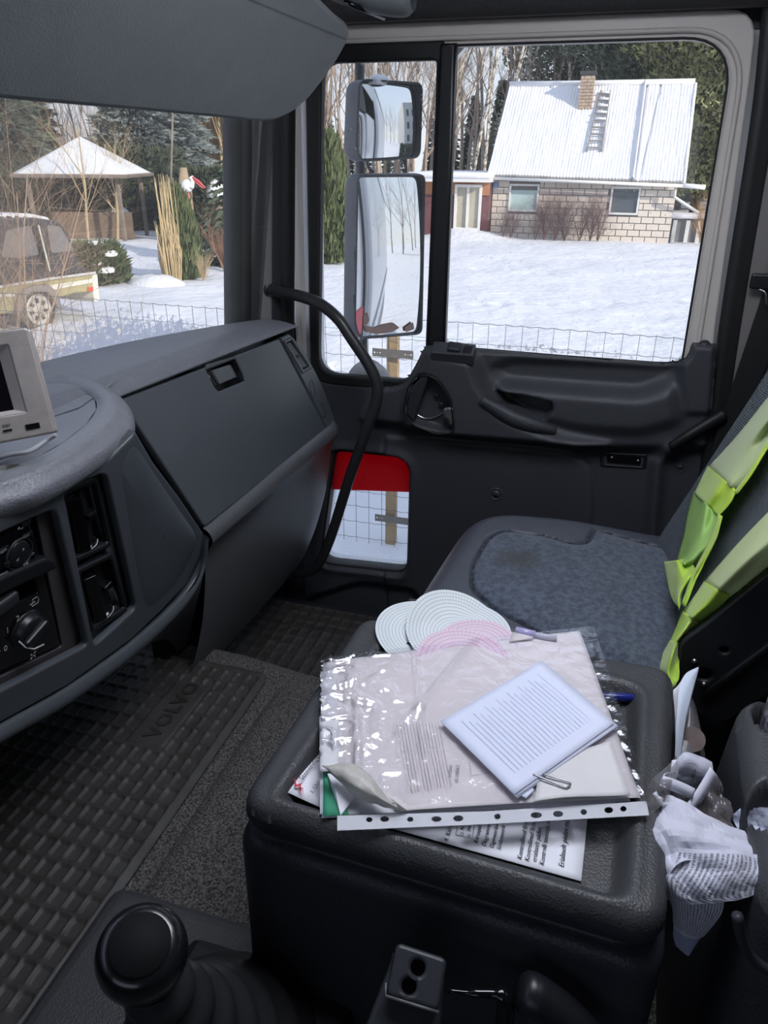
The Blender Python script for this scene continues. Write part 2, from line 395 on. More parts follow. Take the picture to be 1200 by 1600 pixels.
# ------------------------------------------------------------------ passenger door
door = bpy.data.objects.new('door_1', None); COL.objects.link(door); door.location = (1.62, .2, .05); door['kind'] = 'structure'
fr_out = [(-.262, .45), (-.218, .90), (-.196, 1.30), (-.186, 1.430), (.672, 1.430), (.690, .70), (.70, .45)]
fr_hole = rpoly([(-.172, .80), (-.162, 1.388), (.60, 1.388), (.66, 1.388), (.676, .45), (-.10, .45)], [.02, .085, .01, .05, .02, .02])
fr_u = fr_out+[(.676, .45), (.66, 1.388), (-.162, 1.388), (-.172, .80), (-.172, .45)]
plate('door_frame', rpoly(fr_u, [.004, .01, .02, .05, .02, .02, .004, .004, .05, .085, .01, .004]), [], .03, beige, FX(1.622), door, bevel=.004)
# raised inner welt of the frame round the main window
pts = [(1.603, y, z) for y, z in rpoly([(-.192, .86), (-.176, 1.401), (.66, 1.401)], [.01, .10, .01], 8)]
MB().tube(pts, .0045, 8).obj('frame_welt', beige, door, True)
pts = [(1.603, y, z) for y, z in rpoly([(-.168, .80), (-.157, 1.389), (.34, 1.389)], [.01, .085, .01], 8)]
MB().tube(pts, .0022, 8).obj('window_seal', rubber, door, True)
# quarter window gasket and the division bar
q_out = rpoly([(.34, .71), (.352, 1.398), (.636, 1.398), (.652, .71)], [.03, .01, .06, .06], 6)
q_in = rpoly([(.412, .736), (.372, .80), (.366, 1.366), (.600, 1.366), (.630, .736)], [.02, .02, .01, .035, .05], 6)
plate('quarter_window_gasket', q_out, [q_in], .026, rubber, FX(1.612), door, bevel=.005)
MB().tube([(1.606, .367, .82), (1.606, .363, 1.1), (1.606, .364, 1.37)], .004, 8).obj('gasket_lip', gloss_bl, door, True)
plate('division_bar', [(.326, .80), (.329, 1.392), (.360, 1.392), (.366, .80)], [], .03, black_pl, FX(1.606), door, bevel=.006)
plate('quarter_glass', rpoly([(.35, .72), (.35, 1.38), (.63, 1.38), (.645, .72)], .03), [], .004, glass, FX(1.632), door)
plate('door_glass', rpoly([(-.185, .80), (-.175, 1.40), (.35, 1.40), (.345, .80)], .05), [], .004, glass, FX(1.630), door)
# pressed lining of the door, a relief surface in (y, z)
d2 = lambda *c: [(on(px, py, X=1.595).y, on(px, py, X=1.595).z) for px, py in c]
ga = np.arange(-.29, .712, .004); gb = np.arange(.03, .885, .004); A, B = np.meshgrid(ga, gb, indexing='ij')
outl = rpoly([(-.222, .873), (-.176, .873), (-.17, .835), (-.13, .825), (.32, .829), (.366, .829), (.385, .785), (.412, .735), (.46, .722), (.70, .722), (.705, .04), (-.285, .04), (-.252, .6)],
             [.004, .004, .03, .02, .01, .02, .02, .04, .03, .01, .01, .01, .01], 6)
lw = d2((520, 706), (639, 718), (634, 899), (497, 884)); lwr = rpoly(lw, [.02, .045, .03, .04], 6)
so = sdf(outl, A, B); sw = sdf(lwr, A, B); dom = np.maximum(so, -sw)
H = np.zeros_like(A)
up = d2((585, 600), (560, 660), (640, 672), (730, 684), (800, 690), (930, 706), (1115, 706), (1180, 480), (600, 480)); s = sdf(rpoly(up, .02), A, B)
H += .030*ss(.012, -.030, s)                                   # upper body stands proud
pod = d2((672, 530), (748, 548), (762, 590), (790, 632), (880, 668), (960, 688), (900, 694), (700, 678), (632, 660), (640, 610)); s = sdf(rpoly(pod, .02), A, B)
H += .034*ss(.012, -.026, s)
rec = d2((768, 572), (800, 558), (1062, 566), (1052, 590), (1000, 612), (900, 606), (786, 594)); s = sdf(rpoly(rec, .015), A, B)
H -= .020*ss(.014, -.02, s)
arm = d2((780, 600), (900, 606), (1000, 614), (1050, 600), (1060, 650), (1000, 668), (900, 662), (820, 640)); s = sdf(rpoly(arm, .02), A, B)
H += .018*ss(.022, -.02, s)
riser = d2((1058, 520), (1122, 520), (1118, 640), (1070, 640), (1062, 580)); s = sdf(rpoly(riser, .01), A, B); H += .012*ss(.012, -.012, s)
cav = rpoly(d2((776, 604), (830, 612), (866, 620), (866, 636), (852, 650), (830, 646), (790, 628)), .008); s = sdf(cav, A, B); H -= .045*ss(.002, -.008, s)
hr = rpoly(d2((668, 574), (690, 580), (712, 612), (717, 664), (692, 666), (656, 652), (640, 632), (648, 592)), .012); s = sdf(hr, A, B); H -= .040*ss(.002, -.008, s)
lp = rpoly(d2((600, 680), (800, 696), (890, 706), (924, 730), (930, 780), (920, 860), (900, 960), (600, 960)), [.01, .02, .03, .03, .03, .01, .01, .01], 5); s = sdf(lp, A, B)
H += .006*ss(.004, -.006, s) - .004*np.exp(-(s/.004)**2)
H += .008*ss(.035, .0, sw)*ss(-.003, .008, sw) - .012*ss(.010, .0, sw)       # raised surround, rolled edge of the low window
H += .020*np.exp(-((seg_d(d2((1045, 702), (1028, 722), (1022, 790), (1016, 880)), A, B))/.016)**2)
H -= .012*ss(.010, .0, np.abs(-so))                              # rolled outer edge
bot = d2((470, 940), (560, 912), (650, 922), (680, 1100), (440, 1100)); s = sdf(rpoly(bot, .03), A, B); H -= .022*ss(.012, -.02, s)
g0, g1 = np.gradient(dom, .004); gl_ = np.hypot(g0, g1)+1e-9
near = np.abs(dom) < .0045
sft = np.where(near & (dom > 0), dom, 0); A2 = A-sft*g0/gl_; B2 = B-sft*g1/gl_
P = np.stack([1.600-H, A2, B2], -1)
me = grid_me(P, hole=dom > .0001); 
bm = bmesh.new(); bm.from_mesh(me); bmesh.ops.recalc_face_normals(bm, faces=bm.faces); bm.to_mesh(me); bm.free()
link('door_lining', me, door_pl, door)
def dx(px, py, out=0.0):      # a point on the lining as pressed
    p = on(px, py, X=1.595)
    for _ in range(4):
        i = int(np.clip(round((p.y-ga[0])/.004), 0, len(ga)-1)); j = int(np.clip(round((p.z-gb[0])/.004), 0, len(gb)-1)); p = on(px, py, X=1.600-H[i, j])
    p.x -= out; return p
# outer door skin seen in the mirrors
plate('door_skin', rpoly([(-.29, -.35), (-.26, .80), (-.26, 1.0), (-.22, 1.42), (.68, 1.42), (.71, .8), (.72, -.35)], .02),
      [rpoly([(-.18, .80), (-.17, 1.40), (.345, 1.40), (.345, .80)], .06), rpoly([(.36, .72), (.355, 1.385), (.625, 1.385), (.64, .72)], .05), lwr], .02, cab_white, FX(1.66), door)
# low window: gasket, glass, red film
lw2 = lambda k: [(c[0]*(1-k)+sum(q[0] for q in lw)/4*k, c[1]*(1-k)+sum(q[1] for q in lw)/4*k) for c in lw]
plate('low_window_gasket', rpoly(lw2(-.10), [.02, .05, .035, .04], 6), [rpoly(lw2(.02), [.02, .04, .03, .04], 6)], .02, rubber, FX(1.618), door, bevel=.004)
plate('low_window_glass', rpoly(lw2(-.05), .03), [], .004, glass, FX(1.635), door)
rf = [(on(px, py, X=1.641).y, on(px, py, X=1.641).z) for px, py in ((500, 700), (645, 706), (645, 769), (505, 764))]
red_m = M('red_film', (.58, .014, .06), .5, var=(5, .05), trans=0)
nt = red_m.node_tree; tlb = nt.nodes.new('ShaderNodeBsdfTranslucent'); tlb.inputs[0].default_value = (.70, .010, .06, 1)
mxs = nt.nodes.new('ShaderNodeMixShader'); mxs.inputs[0].default_value = .72
nt.links.new(nt.nodes['Principled BSDF'].outputs[0], mxs.inputs[1]); nt.links.new(tlb.outputs[0], mxs.inputs[2]); nt.links.new(mxs.outputs[0], nt.nodes['Material Output'].inputs[0])
lab(plate('red_film', rf, [], .001, red_m, FX(1.641), door), 'red film strip across the top of the low window')
# door handle: chrome lever in its round recess
b = [dx(px, py, .006) for px, py in ((651, 646), (664, 652), (678, 651), (690, 645), (698, 636))]
MB().tube(crom(b, 5), .0022, 8).obj('handle_trim', chrome, door, True)
c0 = on(704, 645, X=1.553)
pr_ = [(-.016, .014), (-.006, .020), (.010, .020), (.014, .012), (.012, -.028), (.002, -.030), (-.006, -.012), (-.018, -.004)]
lab(plate('door_handle', rpoly([(c0.y-a_*.9, c0.z+b_*.9) for a_, b_ in pr_], .006), [], .014, chrome, FX(1.545), door, bevel=.005, smooth=True), 'chrome door pull')
c1 = d2((650, 600), (672, 572), (680, 576), (668, 612), (655, 650), (644, 634))
plate('handle_shroud', rpoly(c1, .006), [], .02, dark_pl, FX(1.548), door, bevel=.004, smooth=True)
c2 = [on(683, 618, X=1.57), on(690, 632, X=1.57)]
for c in c2:
    MB().lathe([(0.0001, .004), (.005, .004), (.006, .002), (.006, 0)], frame(c, (0, 1, 0), (-1, 0, 0)), 14).obj('screw', dark_pl, door, True)
rr = MB().tube([(1.600-.064, y_, z_) for y_, z_ in hr+[hr[0]]], .0018, 6)
rr.obj('recess_rim', black_pl, door, True)
# window switch block on top of the pod
sp = plane3(on(672, 540, X=1.56), on(748, 556, X=1.54), on(740, 568, X=1.50))
fm = frame(on(708, 548, X=1.545), (0, -1, 0), (-.45, 0, .9))
MB().box((-.046, -.018, -.02), (.046, .020, .006), fm).obj('switch_plate', door_pl, door, bevel=.002)
MB().box((-.012, -.012, .004), (.016, .014, .014), fm @ Matrix.Rotation(.12, 4, 'Y')).obj('window_switch', dark_pl, door, bevel=.003)
MB().box((.022, -.011, .004), (.040, .011, .0075), fm).obj('blank_button', black_pl, door, bevel=.001)
MB().box((-.036, -.012, .004), (-.018, .012, .008), fm @ Matrix.Rotation(-.15, 4, 'Y')).obj('window_switch', gloss_bl, door, bevel=.002)
# pull grip
MB().tube(crom([dx(752, 624, .004), dx(775, 636, .010), dx(805, 652, .012), dx(840, 664, .010), dx(868, 672, .004)], 6), [.009+.008*math.sin(math.pi*i/24) for i in range(25)], 14, flat=1.25).obj('pull_grip', door_pl, door, True)
# pocket light / latch recess, screw caps
c = dx(974, 719)
plate('latch_recess', rpoly(d2((936, 707), (1012, 711), (1010, 733), (938, 729)), .004), [rpoly(d2((942, 710), (1006, 714), (1004, 730), (943, 726)), .003)], .006, black_pl, FX(c.x-.001), door, bevel=.0015)
plate('latch', rpoly(d2((948, 712), (1002, 716), (1001, 727), (949, 723)), .002), [], .006, gloss_bl, FX(c.x), door)
for (px, py) in ((956, 715), (997, 720)):
    q = on(px, py, X=c.x-.005); MB().lathe([(.0001, .002), (.003, .002), (.0035, 0)], frame(q, (0, 1, 0), (-1, 0, 0)), 10).obj('screw', steel, door, True)
for (px, py, r_) in ((1100, 541, .011), (1063, 730, .009), (775, 772, .014)):
    q = dx(px, py); mm = frame(q, (0, 1, 0), (-1, 0, 0))
    MB().lathe([(.0001, .002), (r_*.6, .002), (r_*.62, .0005), (r_*.95, .0008), (r_, .003), (r_*1.15, 0)], mm, 24).obj('screw_cap', door_pl, door, True)
# door strap from the pillar into the lining
st = crom([on(1130, 650, X=1.575), on(1105, 664, X=1.562), on(1075, 682, X=1.552), on(1050, 698, X=1.556)], 6)
MB().tube(st, [.010+.004*(1-i/18) for i in range(len(st))], 10, flat=1.6).obj('door_strap', rubber, door, True)

# seat belt guide on the pillar
bg_ = thing('seat_belt', 'black seat belt guide with webbing on the pillar at the right edge', 'seat belt', on(1195, 450, X=1.58))
MB().box((-.014, -.028, -.006), (.014, .028, .008), frame(on(1198, 440, X=1.57), (0, 0, 1), (-1, 0, 0))).obj('belt_guide', black_pl, bg_, bevel=.004)
q = [on(1186, 452, X=1.565), on(1196, 458, X=1.56), on(1198, 478, X=1.56)]
MB().tube(crom(q, 6), .0022, 6).obj('guide_loop', steel, bg_, True)
MB().box((-.40, -.024, -.001), (.0, .024, .001), frame(on(1215, 455, X=1.575), (0, -.10, 1), (-1, 0, 0))).obj('webbing', rubber, bg_)

# grab bar across the pillar
gp = [on(423, 452, X=1.55), on(440, 457, X=1.54), on(470, 463, X=1.52), on(500, 475, X=1.50), on(528, 498, X=1.485), on(550, 530, X=1.48), on(575, 568, X=1.48), on(589, 600, X=1.48), on(587, 632, X=1.48), on(575, 665, X=1.48), on(545, 750, X=1.49), on(520, 830, X=1.50), on(503, 872, X=1.51), on(490, 890, X=1.525), on(468, 897, X=1.545), on(445, 893, X=1.57)]
gh = thing('grab_bar', 'black bent grab bar in front of the quarter window', 'handle', gp[-1])
MB().tube(crom(gp, 6), .0125, 16).obj('bar', M('grab_bar_black', (.03, .03, .033), .36, bump=('n', 900, .2, .0004), var=(30, .1)), gh, True)
MB().tube([gp[0]+Vector((.012, .02, 0)), gp[0]], [.020, .018], 16).obj('mount', dark_pl, gh, True)
MB().tube([gp[-1]+Vector((.03, .01, 0)), gp[-1]], [.020, .018], 16).obj('mount', dark_pl, gh, True)

# ------------------------------------------------------------------ sun visor and the bar above
vo = np.array(on(440, 183, X=1.25)); va = np.array(on(0, 148, X=.6)); vb = np.array(on(540, 40, X=1.3))
vpl = plane3(vo, va, vb)
fm = frame(vo, vo-va, vpl[1]); inv = fm.inverted()
vout = []
for px, py in ((-260, 120), (0, 149), (200, 167), (330, 179), (400, 186), (425, 183), (450, 171), (475, 150), (500, 118), (522, 86), (536, 60), (541, 46), (538, 34), (520, 20), (480, -20), (440, -90), (-260, -300)):
    q = inv @ on(px, py, pl=vpl); vout.append((q.x, q.y))
v = link('sun_visor', plate_me(rpoly(vout, .01, 3), [], .018, .007, 3, fm), visor_m, None, True)
tag(v, 'grey grained sun visor hanging over the windscreen', 'visor')
bl = thing('visor_bracket', 'grey rounded bracket above the corner of the sun visor', 'bracket', on(600, 10, X=1.4))
bb = []
for (px, py, w) in ((470, -28, .02), (540, -8, .026), (590, 4, .028), (630, 10, .026), (646, 8, .018)):
    c = on(px, py-10, X=1.36); bb.append([(c.x+w*1.2*math.cos(a_), c.y, c.z+w*.9*math.sin(a_)) for a_ in np.linspace(0, 2*math.pi, 11)])
grid('bracket_body', loft(bb, 5, 2), visor_m, bl)
MB().tube([on(538, 2, X=1.33), on(552, 8, X=1.33), on(600, 28, X=1.4)], .004, 8).obj('pivot_rod', gloss_bl, bl, True)
# ------------------------------------------------------------------ dashboard
dash = thing('dashboard', 'dark grey dashboard with glovebox, vents, radio and heater controls', 'dashboard', (.6, .9, .33))
V3 = lambda *a: np.array(a, float)
# passenger side top pad
rows = []
for x in (.60, .78, .86, .95, 1.05, 1.2, 1.35, 1.44, 1.49, 1.512, 1.522):
    e_ = max(0, (x-1.40)/.12); dz = -.004*e_-.020*max(0, e_-.62)**1.0; sY = .672-.045*(x-.88)-.0*e_; sZ = .878-.026*(x-.88)
    wy = wsy(x)-.01
    if x > 1.5: wy = .79-.0*x
    rows.append([(x, wy+.03, sZ-.02), (x, wy-.005, sZ+.008+dz), (x, .5*(wy+sY)+.03, sZ+.018+dz), (x, sY+.055, sZ+.022+dz), (x, sY+.03, sZ+.019+dz), (x, sY+.004, sZ+.009+dz*.7), (x, sY-.002, sZ), (x, sY+.012, sZ-.006)])
grid('top_pad', loft(rows, 5, 5), dash_lea, dash)
# centre pod rim with its tray
ZI, ZC, ZL = .893, .905, .868
inn = [(-140, 790), (-60, 757), (0, 735), (60, 713), (100, 690), (135, 662), (150, 640), (148, 624), (128, 614), (95, 611), (60, 612)]
cre = [(-150, 806), (-66, 775), (0, 752), (62, 729), (108, 705), (150, 676), (175, 648), (176, 626), (160, 605), (125, 588), (90, 583)]
out_ = [(-155, 862), (-70, 826), (0, 792), (62, 770), (122, 735), (172, 699), (203, 668), (205, 644), (190, 622), (165, 603), (120, 583)]
low = [(-155, 884), (-70, 846), (0, 812), (64, 789), (124, 754), (175, 716), (207, 684), (209, 660), (197, 632), (172, 612), (125, 590)]
R = []
for a_, b_, c_, d_ in zip(inn, cre, out_, low):
    pi, pc = on(*a_, Z=ZI), on(*b_, Z=ZC); po, pl_ = on(*c_, Z=.886), on(*d_, Z=ZL)
    R.append([pi, pi*.5+pc*.5+Vector((0, 0, .003)), pc, (pc+po)*.5+Vector((0, 0, .002)), po, pl_, pl_+Vector((-.0, .02, -.004))])
grid('centre_pod_rim', loft(R, 5, 5), dash_lea, dash)
me = bpy.data.meshes.new('t'); ip = [on(*q, Z=ZI-.001) for q in inn]
me.from_pydata([tuple(p) for p in ip]+[(.62, .95, ZI-.001), (.1, .97, ZI-.001)], [], [tuple(range(len(ip)+2))]); link('pod_tray', me, M('tray_grey_plastic', (.17, .175, .20), .42, bump=('n', 200, .2, .0008), var=(7, .1)), dash, False)
# rest of the top towards the glass
MB().box((-1.0, .60, .86), (.40, .97, .892)).obj('top_pad', dash_lea, dash, bevel=.02)
me = bpy.data.meshes.new('t'); me.from_pydata([(.3, .97, .8925), (.97, .955, .893), (.97, .70, .893), (.80, .66, .893), (.62, .70, .8925), (.3, .8, .8925)], [], [(0, 5, 4, 3, 2, 1)]); link('top_pad', me, dash_lea, dash, False)

# centre panel
cpl = plane3(on(103, 765, X=.62), on(205, 960, X=.74), on(320, 845, X=.93))
cfm = frame(cpl[0], (1, 0, 0), cpl[1]); cinv = cfm.inverted()
cq = lambda *c: [((cinv @ on(px, py, pl=cpl)).x, (cinv @ on(px, py, pl=cpl)).y) for px, py in c]
SH = lambda d: cfm @ Matrix.Translation((0, 0, d))
cout = cq((-190, 900), (0, 808), (62, 786), (122, 752), (172, 716), (207, 682), (212, 674), (240, 722), (280, 776), (318, 833), (313, 868), (292, 912), (252, 955), (205, 1000), (105, 1072), (0, 1130), (-190, 1240))
bay = rpoly(cq((-150, 905), (60, 806), (88, 795), (138, 1008), (-150, 1160)), [.004, .01, .012, .010, .004])
ven = rpoly(cq((100, 768), (158, 741), (168, 744), (214, 950), (150, 1008), (146, 1000)), [.010, .006, .006, .012, .008, .006])
o = plate('centre_panel', cout, [bay, ven], .012, dash_pl, SH(-.006), dash, bevel=.003)
# slightly bulged cheek right of the vents
ck = cq((186, 730), (207, 690), (240, 735), (276, 788), (308, 838), (300, 872), (280, 908), (240, 950), (224, 940), (205, 850))
cx = sum(p[0] for p in ck)/len(ck); cy = sum(p[1] for p in ck)/len(ck); rows = []
for k, (s_, h) in enumerate(((1.0, -.001), (.85, .0022), (.6, .0048), (.3, .0062), (.02, .0068))):
    rows.append([cfm @ Vector((cx+(x-cx)*s_, cy+(y-cy)*s_, h)) for x, y in ck+[ck[0]]])
grid('centre_cheek', loft(rows, 3, 3), dash_pl, dash)
plate('bay_wall', cq((-160, 900), (95, 790), (146, 1015), (-160, 1175)), [rpoly(cq((-150, 905), (50, 812), (72, 806), (112, 1016), (-150, 1150)), .006)], .004, M('bay_brown_plastic', (.055, .048, .052), .6, var=(20, .1)), SH(-.016), dash, bevel=.001)
plate('vent_surround', cq((98, 762), (178, 736), (224, 955), (150, 1018)), [cq((110, 775), (152, 755), (200, 950), (150, 984))], .004, dash_pl, SH(-.016), dash)
plate('panel_backing', cq((-190, 900), (205, 720), (290, 900), (-190, 1200)), [], .01, black_pl, SH(-.065), dash)
# lower lip and underside cheek
lip = [(320, 836), (316, 868), (302, 905), (270, 945), (205, 1003), (105, 1074), (0, 1133), (-190, 1245)]
rows = []
for i, c in enumerate(lip):
    p = on(*c, pl=cpl); q = on(c[0]-4+min(i, 2), c[1]+(4, 12, 16, 18, 20, 22, 22, 24)[i], pl=cpl)
    n_ = Vector(cpl[1]); rows.append([p-n_*.004, p+n_*.003, (p+q)*.5+n_*.010, q+n_*.006, q-n_*.012, q-n_*.05+Vector((.0, .0, -.0)), q-n_*.12])
grid('lower_lip', loft(rows, 5, 5), dash_pl, dash)
ch = [[on(319, 842, X=.925), on(321, 842, X=.935), on(321, 842, X=.955)], [on(315, 880, X=.905), on(318, 885, X=.94), on(317, 890, X=.972)],
      [on(300, 915, X=.885), on(311, 925, X=.935), on(308, 940, X=.975)], [on(262, 962, X=.84), on(292, 965, X=.93), on(295, 995, X=.98)], [on(215, 1010, X=.78), on(262, 1000, X=.93), on(278, 1025, X=1.0)]]
grid('side_cheek', loft(ch, 5, 5), M('cheek_plastic', (.05, .052, .058), .45, bump=('n', 500, .3, .001), var=(10, .1)), dash)
MB().box((-.9, .74, .56), (.97, .94, .80)).obj('dash_core', black_pl, dash)
MB().box((.97, .70, .22), (1.49, .735, .84)).obj('dash_core', black_pl, dash)

# radio
radio = thing('car_radio', 'black car radio with round four-way dial in the centre panel', 'radio', cfm @ Vector((-.1, 0, -.02)))
rq = rpoly(cq((-150, 890), (52, 810), (70, 868), (-150, 965)), .006)
plate('radio_face', rq, [], .016, gloss_bl, SH(-.014), radio, bevel=.003)
def cp(px, py, d=0): q = cinv @ on(px, py, pl=cpl); return cfm @ Matrix.Translation((q.x, q.y, d))
MB().lathe([(.0001, .002), (.013, .002), (.015, .001), (.016, -.001), (.0165, -.004)], cp(37, 868, -.006), 32).obj('radio_dial', black_pl, radio, True)
MB().lathe([(.0172, -.004), (.0176, -.001), (.0184, -.001), (.0188, -.004)], cp(37, 868, -.003), 32).obj('dial_ring', dark_pl, radio, True)
for (px, py) in ((47, 820), (50, 838), (22, 882), (16, 905), (12, 862)):
    MB().box((-.007, -.003, -.002), (.007, .003, .0015), cp(px, py, -.006)).obj('radio_button', black_pl, radio, bevel=.001)
plate('radio_screen', cq((-150, 905), (28, 832), (30, 842), (-150, 925)), [], .002, gloss_bl, SH(-.0055), radio)
Tt = lambda s, px, py, sz, par, d=-.0045: text('print', s, sz, cp(px, py, d), white_pr, par, .0001, 'CENTER')
for s, px, py, sz in (('MENU', 11, 901, .0045), ('AUDIO', 44, 843, .0045), ('GEO', 11, 865, .0042), ('tm', 40, 829, .0038)): Tt(s, px, py, sz, radio)
for s, px, py in (('^', 36, 862), ('v', 42, 882), ('>', 51, 867), ('<', 27, 878)): Tt(s, px, py, .007, radio, .0008)
text('print', '\u25b2', .004, cp(33, 830, -.0045), white_pr, radio, .0001)
# ledge under the radio and heater panel
heat = thing('heater_panel', 'black heater control panel with rotary fan knob below the radio', 'control panel', cfm @ Vector((-.1, -.2, -.02)))
plate('heater_face', rpoly(cq((-150, 985), (84, 890), (110, 1014), (-150, 1130)), .004), [rpoly(cq((28, 924), (68, 906), (76, 932), (36, 952)), .003)], .012, gloss_bl, SH(-.020), heat, bevel=.002)
plate('ledge', rpoly(cq((-150, 970), (74, 872), (90, 876), (91, 890), (-150, 1000)), .003), [], .022, black_pl, SH(-.012), heat, bevel=.004)
MB().box((-.016, -.008, -.004), (.016, .008, .012), cp(14, 945, -.012) @ Matrix.Rotation(.05, 4, 'Z')).obj('slider_knob', dark_pl, heat, bevel=.003)
kn = MB().lathe([(.0001, .009), (.016, .009), (.019, .007), (.0205, .002), (.0215, 0), (.024, 0), (.025, -.004)], cp(58, 990, -.012), 40).obj('fan_knob', black_pl, heat, True)
MB().box((-.019, -.0045, .006), (.019, .0045, .015), cp(58, 990, -.012) @ Matrix.Rotation(.35, 4, 'Z')).obj('grip', black_pl, kn, bevel=.003)
MB().tube([cp(34, 1004, -.004) @ Vector((0, 0, 0)), cp(40, 1012, .0) @ Vector((0, 0, 0)), cp(50, 1013, .003) @ Vector((0, 0, 0)), cp(64, 1005, .004) @ Vector((0, 0, 0))], .0010, 6).obj('pointer', white_pr, kn, True)
for s, px, py, sz in (('0', 24, 1023, .011), ('1', 27, 995, .011), ('2', 43, 976, .011), ('3', 67, 967, .011)): Tt(s, px, py, sz, heat, -.013)
def ring_print(px, py, r, par, k=0):
    m_ = cp(px, py, -.0135); mb = MB(); pts = [m_ @ Vector((r*math.cos(a_), r*math.sin(a_), 0)) for a_ in np.linspace(0, 2*math.pi, 13)]
    mb.tube(pts, .0004, 4)
    for j in range(k):
        a_ = j*2*math.pi/k; mb.tube([m_ @ Vector((r*1.2*math.cos(a_), r*1.2*math.sin(a_), 0)), m_ @ Vector((r*1.6*math.cos(a_), r*1.6*math.sin(a_), 0))], .0004, 4)
    mb.obj('print', white_pr, par)
ring_print(10, 1028, .0035, heat, 8)
m_ = cp(66, 1030, -.0135); mb = MB()
for j in range(4):
    a_ = j*math.pi/2+.5; mb.add([m_ @ Vector((0, 0, .0002)), m_ @ Vector((.006*math.cos(a_), .006*math.sin(a_), .0002)), m_ @ Vector((.005*math.cos(a_+.6), .005*math.sin(a_+.6), .0002))], [(0, 1, 2)])
mb.obj('print', white_pr, heat)
m_ = cp(70, 946, -.0135); mb = MB(); sq = [(-.005, -.004), (.004, -.004), (.006, .001), (.003, .005), (-.004, .005), (-.005, -.004)]
mb.tube([m_ @ Vector((*p, 0)) for p in sq], .0004, 4); mb.tube([m_ @ Vector((-.008, .0, 0)), m_ @ Vector((0, 0, 0)), m_ @ Vector((-.002, .002, 0))], .0004, 4); mb.obj('print', white_pr, heat)

# two tall centre vents
def air_vent(lbl, quad, grp='tall vents beside the radio'):
    vt = thing('air_vent', lbl, 'vent', on(*quad[3], pl=cpl), grp)
    q = [Vector(c) for c in cq(*quad)]; f = Vector((sum(c.x for c in q)/4, sum(c.y for c in q)/4))
    ins = lambda k: [((1-k)*c.x+k*f.x, (1-k)*c.y+k*f.y) for c in q]
    plate('vent_frame', rpoly(ins(0), .005), [rpoly(ins(.16), .004)], .012, black_pl, SH(-.012), vt, bevel=.003, smooth=False)
    w = (q[1]-q[0]).length; up = ((q[0]+q[1])-(q[2]+q[3])); h = up.length/2; up.normalize(); rt = Vector((up.y, -up.x))
    bm_ = cfm @ Matrix(((rt.x, up.x, 0, f.x), (rt.y, up.y, 0, f.y), (0, 0, 1, -.018), (0, 0, 0, 1)))
    # hinged barrel
    pr = [(-w*.40, -.010), (-w*.33, .008), (-w*.12, .016), (-w*.07, .004), (-w*.05, -.02), (-w*.40, -.02)]
    V = [bm_ @ Vector((x, y, z)) for y in (-h*.36, h*.36) for x, z in pr]; n = len(pr)
    MB().add(V, [(i, (i+1) % n, n+(i+1) % n, n+i) for i in range(n)]+[tuple(reversed(range(n))), tuple(range(n, 2*n))]).obj('vent_barrel', gloss_bl, vt, bevel=.001)
    for k in range(6):
        x = -w*.02+k*w*.065
        MB().box((x, -h*.37, -.020), (x+.0016, h*.37, .008-k*.002), bm_).obj('slat', black_pl, vt)
    MB().box((-.004, -.004, .0), (.010, .004, .012), bm_ @ Matrix.Translation((w*.12, 0, 0))).obj('slat_tab', gloss_bl, vt, bevel=.001)
    MB().lathe([(.0001, .0025), (.016, .0025), (.018, 0), (.016, -.0025), (.0001, -.0025)], bm_ @ Matrix.Translation((.002, -h*.40, -.006)) @ Matrix.Rotation(math.pi/2, 4, 'X'), 28).obj('thumbwheel', gloss_bl, vt, True)
    arc = [bm_ @ Vector((.002+.0184*math.sin(a_), -h*.40+.0012, -.006+.0184*math.cos(a_))) for a_ in np.linspace(-.55, .8, 9)]
    MB().tube(arc, .0006, 5).obj('wheel_line', white_pr, vt)
    return vt
air_vent('upper tall black air vent to the right of the radio', ((105, 768), (159, 746), (182, 856), (124, 884)))
air_vent('lower tall black air vent to the right of the heater knob', ((127, 893), (182, 866), (207, 956), (150, 992)))

# glovebox door with latch, end strip with the side vent
TL, TR, BL = on(186, 623, X=.90), on(437, 528, X=1.43), on(320, 827, X=.95)
gpl = plane3(TL, TR, BL); gfm = frame(TL, TR-TL, gpl[1]); ginv = gfm.inverted()
gq = lambda *c: [((ginv @ on(px, py, pl=gpl)).x, (ginv @ on(px, py, pl=gpl)).y) for px, py in c]
GS = lambda d: gfm @ Matrix.Translation((0, 0, d))
rec = rpoly(gq((320, 573), (368, 559), (385, 594), (340, 612)), .010, 5)
gd = lab(plate('glovebox_door', rpoly(gq((189, 624), (436, 529), (512, 673), (321, 823)), .004), [rec], .014, dash_pl, GS(-.007), dash, bevel=.003, res=3), 'wide satin dark grey glovebox door')
plate('latch_well', rpoly(gq((312, 565), (374, 550), (394, 600), (334, 622)), .006), [], .004, black_pl, GS(-.030), gd)
wl = []
r2 = gq((320, 573), (368, 559), (385, 594), (340, 612)); rr_ = rpoly(r2, .010, 5); rr_.append(rr_[0])
grid('latch_well_wall', np.array([[gfm @ Vector((x, y, d)) for d in (-.003, -.012, -.030)] for x, y in rr_]), black_pl, gd)
lt = rpoly(gq((333, 578), (360, 569), (371, 589), (345, 600)), .002)
plate('glovebox_latch', lt, [], .012, M('latch_satin', (.09, .095, .105), .35, var=(20, .1)), GS(-.008), gd, bevel=.0015)
plate('latch_hinge', gq((328, 580), (333, 578), (346, 601), (340, 603)), [], .012, gloss_bl, GS(-.012), gd, bevel=.002)
plate('latch_hinge', gq((361, 569), (364, 568), (375, 588), (371, 590)), [], .010, gloss_bl, GS(-.010), gd, bevel=.001)
